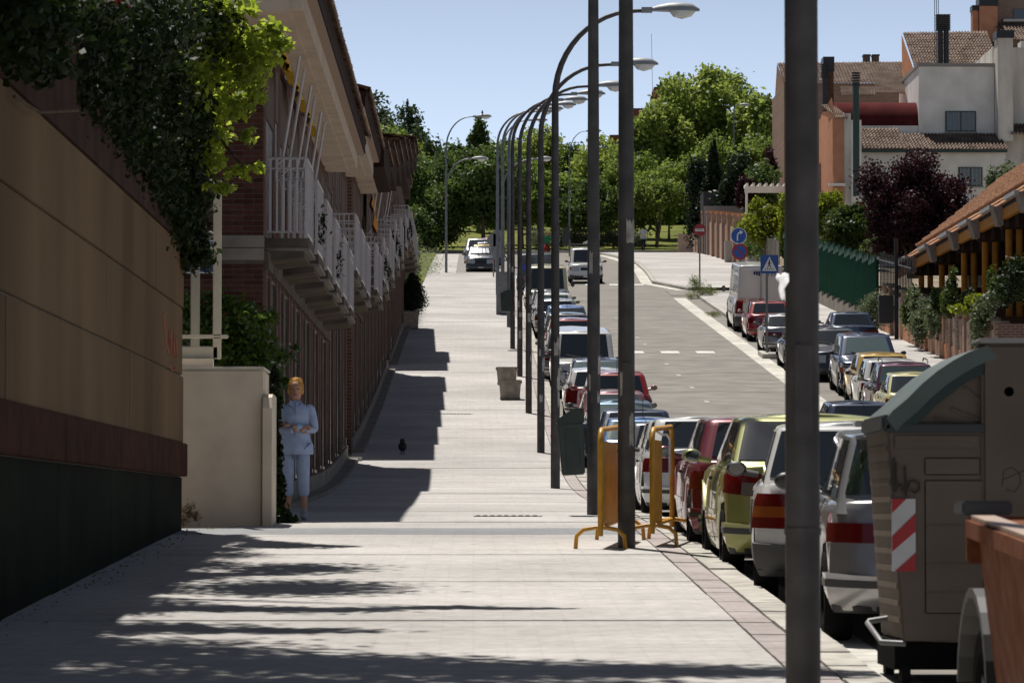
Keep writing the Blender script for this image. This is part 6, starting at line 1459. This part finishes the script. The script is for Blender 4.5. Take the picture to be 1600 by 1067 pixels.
MB().tube([(-.10, -.6, .02), (-.02, -.2, -.01), (.05, .2, .0), (.09, .5, -.04), (.09, .52, -.4)], .012, 5).build('strip', mat('white_plastic', (.8, .8, .8), .5), tpz)

# ------------------------------------------------------------------ big rubbish container
M_DUMP = mat('container_grey', (.155, .125, .10), .6, noise=2.2, amt=.14, bump=.05, detail=9)
M_DUMPD = mat('container_dark_trim', (.03, .035, .036), .5)
M_LIDG = mat('container_lid_green', (.085, .11, .095), .45, noise=3, amt=.15)
Yd = 22.0; sD = Yd/FPX
dm = thing('rubbish_container', 'large grey rubbish container with curved green lid at the kerb', 'container', (WX(1360, Yd), Yd, G(Yd)-.13))
def dx(px): return WX(px, Yd)-dm.location.x
def dzz(py): return WZ(py, Yd)-dm.location.z
LEN = 1.15
body_ = [(dx(1410), dzz(1000)), (dx(1530), dzz(1004)), (dx(1600)+.25, dzz(1000)), (dx(1600)+.32, dzz(672)), (dx(1386), dzz(672)), (dx(1388), dzz(700)), (dx(1393), dzz(760)), (dx(1402), dzz(900))]
b = MB(); b.prism(body_, 0, LEN, 'y'); b.build('body', M_DUMP, dm, bevel=.012)
MB().box(dx(1384), dx(1600)+.34, -.02, LEN+.02, dzz(676), dzz(662)).build('rim', M_DUMPD, dm, bevel=.006)
up_ = [(dx(1418), dzz(661)), (dx(1600)+.3, dzz(661)), (dx(1600)+.3, dzz(560)), (dx(1538), dzz(560)), (dx(1500), dzz(580)), (dx(1450), dzz(618))]
MB().prism(up_, .03, LEN-.03, 'y').build('upper_body', M_DUMP, dm, bevel=.01)
arc = [(1388, 660), (1398, 648), (1420, 630), (1444, 606), (1468, 586), (1492, 570), (1516, 557), (1536, 549), (1548, 546)]
lo = [(dx(x), dzz(y)) for x, y in arc]; lw = [(dx(x)+.045, dzz(y)-.05) for x, y in arc]; lo = [(a_-.012, b_+.022) for a_, b_ in lo]
MB().prism(lw+[(dx(1548), dzz(580)), (dx(1510), dzz(598)), (dx(1465), dzz(632)), (dx(1432), dzz(664))], -.012, .03, 'y').build('lid_edge', mat('lid_dark_green', (.010, .026, .02), .5), dm)
MB().prism(lo+lw[::-1], -.03, LEN+.03, 'y').build('lid', M_LIDG, dm, smooth=30)
b = MB()
for k in range(1, 7):
    x0, y0_ = arc[k]; b.prism([(dx(x0)-.02, dzz(y0_)), (dx(x0)-.005, dzz(y0_)+.004), (dx(x0)+.02, dzz(y0_)+.003), (dx(x0)+.03, dzz(y0_))], .05, LEN-.05, 'y')
b.build('lid_rib', M_LIDG, dm)
MB().box(dx(1378), dx(1394), -.02, LEN+.02, dzz(674), dzz(648)).build('lid_lip', M_DUMPD, dm, bevel=.015)
MB().box(dx(1534), dx(1600)+.35, -.028, .30, dzz(790), dzz(536.5)).build('hinge_housing', M_DUMP, dm, bevel=.02)
MB().box(dx(1530), dx(1600)+.36, -.04, .34, dzz(536), dzz(528)).build('housing_cap', mat('cap_light', (.36, .35, .33), .6), dm, bevel=.01)
disc(MB(), (dx(1577), dzz(612)), .028, -.028, .01, 14).build('bolt', M_BLACKM, dm)
for (a_, c_) in (((1400, 700), (1600, 690)),): MB().box(dx(1398), dx(1530), -.012, -.0, dzz(700), dzz(680)).build('upper_band', M_DUMP, dm, bevel=.004)
MB().box(dx(1445), dx(1532), -.010, .0, dzz(742), dzz(715)).build('pressed_panel', M_DUMP, dm, bevel=.005)
MB().box(dx(1445), dx(1536), -.010, .0, dzz(958), dzz(750)).build('pressed_panel', M_DUMP, dm, bevel=.005)
for yy in (820, 880, 925): MB().box(dx(1447), dx(1534), -.016, -.0105, dzz(yy+3), dzz(yy)).build('panel_rib', M_DUMP, dm)
for (q, w2) in (((1490, 655), (1532, 650)), ((1462, 640), (1500, 655))):
    pass
b = MB()
for (x0, y0_, x1, y1_) in ((1488, 638, 1532, 655), (1510, 605, 1548, 638), (1462, 652, 1500, 658)): b.tube([(dx(x0), .028, dzz(y0_)), (dx(x1), .028, dzz(y1_))], .012, 5)
b.build('fan_rib', M_DUMP, dm)
b = MB()
for k in range(11):
    z = dzz(975-k*27); x = np.interp(z, [dzz(1000), dzz(900), dzz(760), dzz(700)], [dx(1410), dx(1402), dx(1393), dx(1388)]); b.box(x-.007, x+.01, .04, LEN-.04, z, z+.045)
b.build('front_rib', M_DUMP, dm, bevel=.006)
# red and white warning plate
wp = MB().box(dx(1393), dx(1430), -.018, -.011, dzz(892), dzz(779)).build('warning_plate', mat('plate_white2', (.62, .60, .58), .5, noise=8, amt=.08), dm)
x0, x1 = dx(1393), dx(1430); z1 = dzz(779); z0 = dzz(892); wv = x1-x0; hz = (z1-z0)
b = MB()
def chev(pts): b.prism([(x0+u*wv, z1-v*hz) for u, v in pts], -.022, -.0185, 'y')
chev([(0, 0), (.62, 0), (0, .20)]); chev([(0, .52), (1, .20), (1, .45), (0, .73)][:4]); chev([(.12, 1), (1, .74), (1, 1)])
b.build('red_chevron', mat('warning_red', (.42, .02, .02), .5), wp)
# hand painted scrawl
b = MB()
for s in ([(1397, 715), (1395, 765), (1401, 768), (1400, 722)], [(1401, 750), (1404, 760), (1408, 755), (1411, 768)], [(1414, 728), (1416, 775)], [(1417, 768), (1422, 752), (1428, 750), (1436, 755), (1437, 765), (1430, 770), (1423, 765)]):
    b.tube([(dx(x), -.014, dzz(y)) for x, y in s], .006, 5)
for s in ([(1565, 760), (1568, 735), (1580, 730), (1592, 738), (1594, 755), (1585, 768), (1572, 765), (1565, 750), (1600, 735)],): b.tube([(dx(x), -.024, dzz(y)) for x, y in s], .006, 5)
b.build('graffiti', mat('scrawl_grey', (.07, .065, .06), .8), dm)
MB().tube([(dx(1420), .7, dzz(968)), (dx(1376), .7, dzz(975)), (dx(1374), .68, dzz(978)), (dx(1378), .06, dzz(1003)), (dx(1415), .02, dzz(1005))], .016, 8).build('foot_pedal', M_GREY, dm, smooth=60)
for (xx, yy) in ((.18, .15), (.95, .15), (.18, 1.6), (.95, 1.6)):
    MB().prism([(min(yy, LEN-.15)+.085*math.cos(2*PI*i/14), .085+.085*math.sin(2*PI*i/14)) for i in range(14)], xx, xx+.05, 'x').build('castor', M_RUB, dm)
MB().box(dx(1400), dx(1600)+.2, .1, LEN-.1, .10, dzz(1001)).build('chassis', M_UND, dm)

# ------------------------------------------------------------------ rusty orange site trailer at the right edge
Yo = 16.6; to = thing('site_trailer', 'rusty orange site trailer corner with grey mudguard at the right edge', 'trailer', (WX(1508, Yo), Yo, G(Yo)-.13))
M_RUST = mat('rusty_orange', (.17, .055, .025), .7, noise=7, amt=.2, bump=.05, col2=(.20, .095, .06), detail=6)
def ox(px): return WX(px, Yo)-to.location.x
def oz(py): return WZ(py, Yo)-to.location.z
MB().hexa([(ox(1545), -2.6, oz(1100)), (ox(1545)+1.2, -2.6, oz(1100)), (ox(1545)+1.2, .0, oz(1100)), (ox(1560), .0, oz(1100)), (ox(1514), -2.6, oz(838)-.13), (ox(1514)+1.4, -2.6, oz(838)-.13), (ox(1512)+1.4, .0, oz(842)), (ox(1528), .0, oz(842))]).build('tub', M_RUST, to)
MB().hexa([(ox(1508), -2.65, oz(838)-.12), (ox(1508)+1.45, -2.65, oz(838)-.12), (ox(1508)+1.45, -.02, oz(838)), (ox(1508), -.02, oz(838)), (ox(1508), -2.65, oz(812)-.12), (ox(1508)+1.45, -2.65, oz(812)-.12), (ox(1508)+1.45, -.02, oz(812)), (ox(1508), -.02, oz(812))]).build('rim', M_RUST, to)
MB().hexa([(ox(1508)+.02, -2.63, oz(812)-.118), (ox(1508)+.12, -2.63, oz(812)-.118), (ox(1508)+.12, -.04, oz(812)+.002), (ox(1508)+.02, -.04, oz(812)+.002), (ox(1508)+.02, -2.63, oz(812)-.10), (ox(1508)+.12, -2.63, oz(812)-.10), (ox(1508)+.12, -.04, oz(812)+.02), (ox(1508)+.02, -.04, oz(812)+.02)]).build('rim_highlight', mat('rim_highlight', (.36, .26, .2), .5, noise=6, amt=.2), to)  # pale strip along the rim top; its highlight is put into the colour
MB().box(ox(1510), ox(1510)+1.45, -.02, .03, oz(880), oz(806)).build('rear_lip', M_RUST, to, bevel=.01)
for (px, py) in ((1530, 842), (1590, 862)): MB().tube([(ox(px), -2.70, oz(py)), (ox(px), -2.60, oz(py))], .024, 8).build('bolt', mat('bolt_steel', (.30, .25, .2), .6), to)
MB().box(ox(1506), ox(1585), .05, .35, oz(805), oz(782)).build('lamp_box', M_DUMPD, to, bevel=.01)
pr = [(.55+.52*math.cos(a), .34+.50*math.sin(a)) for a in np.linspace(.15, PI-.15, 12)]; pr2 = [(.55+.48*math.cos(a), .34+.46*math.sin(a)) for a in np.linspace(PI-.15, .15, 12)]
MB().prism(pr+pr2, ox(1542), ox(1542)+.26, 'x').build('mudguard', mat('mudguard_grey', (.045, .043, .042), .5, metal=.3, noise=5, amt=.2), to)
tm_, rm_ = wheel_meshes(.34, .19); w_ = link('wheel', tm_, M_RUB, to, (ox(1542)+.14, .55, .34), (0, 0, PI)); link('rim', rm_, M_GREY, w_)
w_ = link('wheel', tm_, M_RUB, to, (ox(1524)+1.35, .55, .34)); link('rim', rm_, M_GREY, w_)
MB().tube([(ox(1524)+.1, .55, .34), (ox(1524)+1.4, .55, .34)], .04, 8).build('axle', M_UND, to)
MB().box(ox(1560)+.1, ox(1560)+1.0, -1.5, .9, .35, .48).build('chassis', M_UND, to)
# ------------------------------------------------------------------ people
def skin(name, verts, edges, radii, m, parent, sub=2, root=0, smooth=True):
    me = bpy.data.meshes.new(name); me.from_pydata([tuple(v) for v in verts], edges, []); me.materials.append(m)
    o = bpy.data.objects.new(name, me); C.objects.link(o); o.parent = parent
    md = o.modifiers.new('skin', 'SKIN'); md.use_smooth_shade = True; md.branch_smoothing = .3
    sv = me.skin_vertices[0].data
    for i, r in enumerate(radii):
        sv[i].radius = r if isinstance(r, tuple) else (r, r); sv[i].use_root = (i == root)
    s = o.modifiers.new('sub', 'SUBSURF'); s.levels = sub; s.render_levels = sub; return o
M_SKIN = mat('skin_tone', (.42, .22, .14), .55, noise=8, amt=.08)
def chain(pts, V, E, R, radii, start=None):
    idx = []
    for p, r in zip(pts, radii):
        V.append(p); R.append(r); idx.append(len(V)-1)
    if start is not None: E.append((start, idx[0]))
    for a, b in zip(idx, idx[1:]): E.append((a, b))
    return idx
def hand(parent, wrist, d, palm_n, m, s=1.0):
    """palm and five bent fingers; d = direction of fingers, palm_n = side the fingers curl to"""
    w0 = Vector(wrist); d = Vector(d).normalized(); n = Vector(palm_n).normalized(); side = d.cross(n).normalized()
    V, E, R = [], [], []
    c = chain([w0, w0+d*.035*s, w0+d*.075*s], V, E, R, [(.024*s, .017*s), (.034*s, .014*s), (.036*s, .013*s)])
    for k, (o_, L) in enumerate(((-.027, .060), (-.009, .072), (.009, .068), (.026, .052))):
        b = w0+d*.078*s+side*o_*s
        chain([b, b+d*L*.45*s+n*.006*s, b+d*L*.8*s+n*.022*s, b+d*L*.95*s+n*.036*s], V, E, R, [.0095*s, .009*s, .008*s, .007*s], c[2])
    b = w0+d*.025*s-side*.030*s; chain([b, b+d*.028*s-side*.018*s+n*.008*s, b+d*.055*s-side*.02*s+n*.02*s], V, E, R, [.012*s, .0105*s, .009*s], c[1])
    return skin('hand', V, E, R, m, parent, 1)
def figure(t, H, pose, shoe, hairc, hair_long=.0, skinm=M_SKIN, top=None, trous=None, trous_len=.0, sleeve=1.0, width=1.0, face=True, facing=-1):
    """front of the figure is local -y * facing; pose gives joint positions in metres for a 1.0 scale of H"""
    f = facing
    V, E, R = [], [], []; p = pose
    pel = chain([p['pelvis'], p['belly'], p['chest'], p['neck0'], p['neck1']], V, E, R, [.095, .085, .095, .05, .046])
    for s in ('L', 'R'):
        chain([p['hip'+s], p['knee'+s], p['calf'+s], p['ankle'+s]], V, E, R, [.08, .052, .05, .032], pel[0])
        chain([p['sho'+s], p['elb'+s], p['wri'+s]], V, E, R, [.05, .038, .026], pel[2])
    b = skin('body', V, E, R, skinm, t, 2)
    # head: one smooth lofted form with chin, brow and nose
    hc = Vector(p['head']); hb = MB(); n = 16; rows = []
    prof = [(-.118, .030, .035, -.022), (-.108, .045, .050, -.018), (-.085, .056, .068, -.008), (-.05, .066, .080, 0), (-.01, .072, .088, .004), (.03, .075, .093, .006), (.065, .072, .088, .008), (.095, .056, .068, .010), (.112, .03, .038, .01), (.118, .004, .004, .01)]
    Vh = []
    for (z, rx, ry, yo) in prof:
        for k in range(n):
            a = 2*PI*k/n; x = rx*math.sin(a); y = -ry*math.cos(a)*f*-1 if False else ry*math.cos(a)
            Vh.append((hc.x+x, hc.y+f*(y-yo*-1 if False else y), hc.z+z))
    Fh = [(j*n+k, j*n+(k+1) % n, (j+1)*n+(k+1) % n, (j+1)*n+k) for j in range(len(prof)-1) for k in range(n)]
    hb.add(Vh, Fh)
    fy = f*.088
    hb.prism([(0, .018), (0, -.02), (f*.022, -.022)], 0, 0.001, 'x') if False else None
    hb.add([(hc.x, hc.y+fy*.98, hc.z+.022), (hc.x-.014, hc.y+fy*.97, hc.z-.026), (hc.x+.014, hc.y+fy*.97, hc.z-.026), (hc.x, hc.y+fy*1.27, hc.z-.022)], [(0, 1, 3), (0, 3, 2), (1, 2, 3)])
    for sx in (-1, 1): hb.blob((hc.x+sx*.077, hc.y, hc.z-.008), (.010, .020, .030), 8, 6)
    hd = hb.build('head', skinm, t, smooth=70)
    for sx in (-1, 1): MB().blob((hc.x+sx*.030, hc.y+fy*.93, hc.z+.014), (.014, .008, .008), 8, 6).build('eye', mat('eye_dark', (.05, .04, .035), .3), hd)
    MB().blob((hc.x, hc.y+fy*.95, hc.z-.052), (.024, .010, .007), 8, 6).build('mouth', mat('lips', (.30, .10, .08), .5), hd)
    hm = mat('hair_'+'_'.join(str(int(c*100)) for c in hairc), hairc, .6, noise=30, amt=.35, bump=.5, stretch=(1, 1, .3))
    hh = MB(); hh.blob((hc.x, hc.y-f*.022, hc.z+.040), (.094, .10, .115), 16, 10)
    for k in range(16):
        a = random.Random(k).uniform(0, 2*PI); hh.blob((hc.x+.05*math.cos(a), hc.y-f*.03+.05*math.sin(a), hc.z+.115), (.028, .028, .03), 8, 6)
    for sx in (-1, 1): hh.blob((hc.x+sx*.074, hc.y-f*.02, hc.z+.0), (.022, .05, .05), 8, 6)
    if hair_long: hh.blob((hc.x, hc.y-f*.06, hc.z-.03), (.07, .045, .08), 10, 8)
    hh.build('hair', hm, t, smooth=70)
    # clothes follow the limbs
    pz, nz_ = p['pelvis'].z, p['neck0'].z; sc_ = (nz_-pz)/(1.335-.86); jb = MB(); n = 20; Vj = []
    prj = [(.755, .190, .150), (.77, .196, .156), (.86, .192, .150), (.93, .168, .124), (1.0, .156, .118), (1.06, .154, .120), (1.13, .164, .130), (1.20, .174, .126), (1.26, .176, .110), (1.30, .150, .092), (1.33, .098, .072), (1.352, .064, .058), (1.375, .060, .056)]
    for q_, (z, rx, ry) in enumerate(prj):
        zz = pz+(z-.86)*sc_; tt = min(1, max(0, (zz-pz)/(nz_-pz))); cy0 = p['pelvis'].y+(p['neck0'].y-p['pelvis'].y)*tt
        for k in range(n):
            a = 2*PI*k/n; wr = 1+.012*math.sin(3*a+q_*1.7)+.008*math.sin(7*a-q_*2.3)
            Vj.append((rx*width*wr*math.sin(a), cy0+ry*wr*math.cos(a)*(1 if True else 1), zz))
    m_ = len(prj); jb.add(Vj, [(q_*n+k, q_*n+(k+1) % n, (q_+1)*n+(k+1) % n, (q_+1)*n+k) for q_ in range(m_-1) for k in range(n)])
    ja = jb.build('jacket' if sleeve >= 1 else 'shirt', top, t, smooth=70)
    for s in ('L', 'R'):
        V, E, R = [], [], []; sh, el, wr_ = Vector(p['sho'+s]), Vector(p['elb'+s]), Vector(p['wri'+s]); inn = sh+Vector((-.07 if sh.x > 0 else .07, 0, .0))
        if sleeve >= 1: chain([inn, sh, (sh+el)/2, el, (el+wr_)/2, el+(wr_-el)*.86], V, E, R, [.06, .062, .055, .054, .048, .046])
        else: chain([inn, sh, sh+(el-sh)*.75], V, E, R, [.062, .068, .06])
        skin('sleeve', V, E, R, top, t, 2)
    V, E, R = [], [], []
    c = chain([Vector(p['pelvis'])+Vector((0, 0, .03))], V, E, R, [.125*width])
    for s in ('L', 'R'):
        hi, kn, ca, an = (Vector(p[k+s]) for k in ('hip', 'knee', 'calf', 'ankle'))
        pts = [hi, (hi+kn)/2, kn, ca+(an-ca)*trous_len]; chain(pts, V, E, R, [.086, .086, .076, .072], c[0])
    skin('trousers', V, E, R, trous, t, 2)
    for s in ('L', 'R'):
        an = Vector(p['ankle'+s]); b = MB(); b.blob((an.x, an.y+f*.05, an.z-.045), (.043, .115, .042), 12, 8); b.tube([tuple(an+Vector((0, 0, -.03))), tuple(an+Vector((0, 0, .05)))], .042, 10); b.build('shoe', shoe, t, smooth=60)
    return b
# woman with folded arms
Yw = 45.2; wo = thing('person', 'woman in pale blue jacket and cropped trousers, arms folded, by the ivy', 'person', (WX(462, Yw), Yw, G(Yw)+.0))
M_PBLUE = mat('pale_blue_cotton', (.36, .44, .62), .9, noise=12, amt=.12, bump=.25); M_SHOE = mat('grey_shoe', (.30, .32, .36), .7)
V3 = Vector; f = -1
pw = dict(pelvis=V3((0, 0, .86)), belly=V3((0, 0, 1.0)), chest=V3((0, 0, 1.20)), neck0=V3((0, 0, 1.335)), neck1=V3((0, -.005, 1.40)), head=V3((0, -.02, 1.49)),
          hipL=V3((-.085, 0, .80)), hipR=V3((.085, 0, .80)), kneeL=V3((-.085, -.015, .45)), kneeR=V3((.09, -.02, .45)), calfL=V3((-.085, .0, .32)), calfR=V3((.095, 0, .32)), ankleL=V3((-.085, .01, .09)), ankleR=V3((.10, .01, .09)),
          shoL=V3((-.175, 0, 1.29)), shoR=V3((.175, 0, 1.29)), elbL=V3((-.225, -.03, 1.03)), elbR=V3((.225, -.03, 1.03)), wriL=V3((.03, -.165, 1.035)), wriR=V3((-.04, -.19, 1.075)))
figure(wo, 1.6, pw, M_SHOE, (.50, .25, .06), top=M_PBLUE, trous=M_PBLUE, trous_len=.25, width=1.05, facing=-1)
hand(wo, (-.055, -.19, 1.08), (-1, .25, .1), (0, 1, -.3), M_SKIN); hand(wo, (.05, -.165, 1.035), (1, .25, .25), (0, 1, 0), M_SKIN)
MB().tube([(0, -.118, 1.30), (0, -.122, 1.15), (0, -.12, .95)], .004, 4).build('zip', mat('zip_grey', (.2, .22, .3), .5), wo)
for sx in (-1, 1): MB().hexa([(sx*.012, -.10, 1.28), (sx*.07, -.085, 1.33), (sx*.05, -.04, 1.37), (sx*.0, -.075, 1.33), (sx*.012, -.115, 1.285), (sx*.075, -.10, 1.335), (sx*.055, -.05, 1.38), (sx*.0, -.09, 1.34)]).build('collar', M_PBLUE, wo)
# walking man seen from behind
Ym = 284; mn = thing('person', 'man in white shirt and dark trousers walking away at the park', 'person', (WX(1006, Ym), Ym, G(Ym)+.02))
pm = dict(pelvis=V3((0, 0, .95)), belly=V3((0, 0, 1.12)), chest=V3((0, .01, 1.34)), neck0=V3((0, .01, 1.49)), neck1=V3((0, .01, 1.56)), head=V3((.02, .02, 1.65)),
          hipL=V3((-.09, 0, .88)), hipR=V3((.09, 0, .88)), kneeL=V3((-.08, .12, .50)), kneeR=V3((.08, -.02, .48)), calfL=V3((-.07, .08, .34)), calfR=V3((.07, -.14, .36)), ankleL=V3((-.06, .12, .09)), ankleR=V3((.06, -.30, .16)),
          shoL=V3((-.20, 0, 1.43)), shoR=V3((.20, 0, 1.43)), elbL=V3((-.30, -.06, 1.16)), elbR=V3((.32, .02, 1.14)), wriL=V3((-.26, .04, .95)), wriR=V3((.28, .12, .95)))
figure(mn, 1.75, pm, mat('dark_shoe', (.03, .03, .03), .6), (.03, .025, .02), top=mat('white_shirt', (.70, .70, .70), .9), trous=mat('dark_trousers', (.03, .035, .05), .9), trous_len=.9, sleeve=.5, width=1.15, facing=1)
hand(mn, (-.26, .04, .94), (0, .1, -1), (1, 0, 0), M_SKIN); hand(mn, (.28, .12, .94), (0, .1, -1), (-1, 0, 0), M_SKIN)
# cyclist
Yc = 250; cx_ = WX(855, Yc)
cy = thing('person', 'cyclist in green top and red trousers riding towards the camera', 'person', (cx_, Yc, G(Yc)-.12))
pcx = dict(pelvis=V3((0, .25, .98)), belly=V3((0, .17, 1.14)), chest=V3((0, .05, 1.32)), neck0=V3((0, .0, 1.46)), neck1=V3((0, -.02, 1.52)), head=V3((0, -.04, 1.61)),
           hipL=V3((-.09, .22, .93)), hipR=V3((.09, .22, .93)), kneeL=V3((-.13, -.14, .72)), kneeR=V3((.12, .02, .56)), calfL=V3((-.12, -.05, .55)), calfR=V3((.12, .06, .40)), ankleL=V3((-.11, .0, .42)), ankleR=V3((.11, .08, .17)),
           shoL=V3((-.19, .03, 1.41)), shoR=V3((.19, .03, 1.41)), elbL=V3((-.30, -.12, 1.2)), elbR=V3((.30, -.12, 1.2)), wriL=V3((-.25, -.36, 1.06)), wriR=V3((.25, -.36, 1.06)))
figure(cy, 1.7, pcx, mat('dark_shoe', (.03, .03, .03), .6), (.12, .05, .02), top=mat('green_top', (.03, .20, .10), .9), trous=mat('red_trousers', (.28, .02, .03), .9), trous_len=.9, sleeve=1, width=1.0, facing=-1)
hand(cy, (-.25, -.38, 1.06), (-.2, -1, 0), (0, 0, -1), M_SKIN); hand(cy, (.25, -.38, 1.06), (.2, -1, 0), (0, 0, -1), M_SKIN)
bk = thing('bicycle', 'dark bicycle ridden by the cyclist in green', 'bicycle', (cx_, Yc, G(Yc)-.13))
def ring(b, y, z, R_o, r): b.tube([(0, y+R_o*math.cos(2*PI*i/24), z+R_o*math.sin(2*PI*i/24)) for i in range(25)], r, 6)
for yy in (-.55, .55):
    b = MB(); ring(b, yy, .34, .32, .022); wo_ = b.build('wheel', M_RUB, bk); b = MB()
    for k in range(8): b.tube([(0, yy, .34), (0, yy+.31*math.cos(PI*k/4), .34+.31*math.sin(PI*k/4))], .003, 3)
    b.build('spokes', M_CHR, wo_)
b = MB(); b.tube([(0, -.55, .34), (0, -.40, .88), (0, -.38, 1.0)], .018, 6); b.tube([(0, -.42, .82), (0, .0, .32), (0, .15, .85)], .018, 6); b.tube([(0, -.40, .86), (0, .15, .82)], .018, 6); b.tube([(0, .0, .32), (0, .55, .34), (0, .15, .8)], .014, 6)
b.build('frame', M_BLACKM, bk); MB().tube([(-.28, -.40, 1.04), (-.2, -.42, 1.02), (.2, -.42, 1.02), (.28, -.40, 1.04)], .014, 6).build('handlebar', M_BLACKM, bk)
MB().blob((0, .22, .90), (.07, .13, .03), 10, 6).build('saddle', M_BLACKM, bk)
MB().tube([(-.12, .0, .36), (-.03, .0, .33), (.03, 0, .31), (.12, .06, .12)], .012, 5).build('pedals', M_GREY, bk)
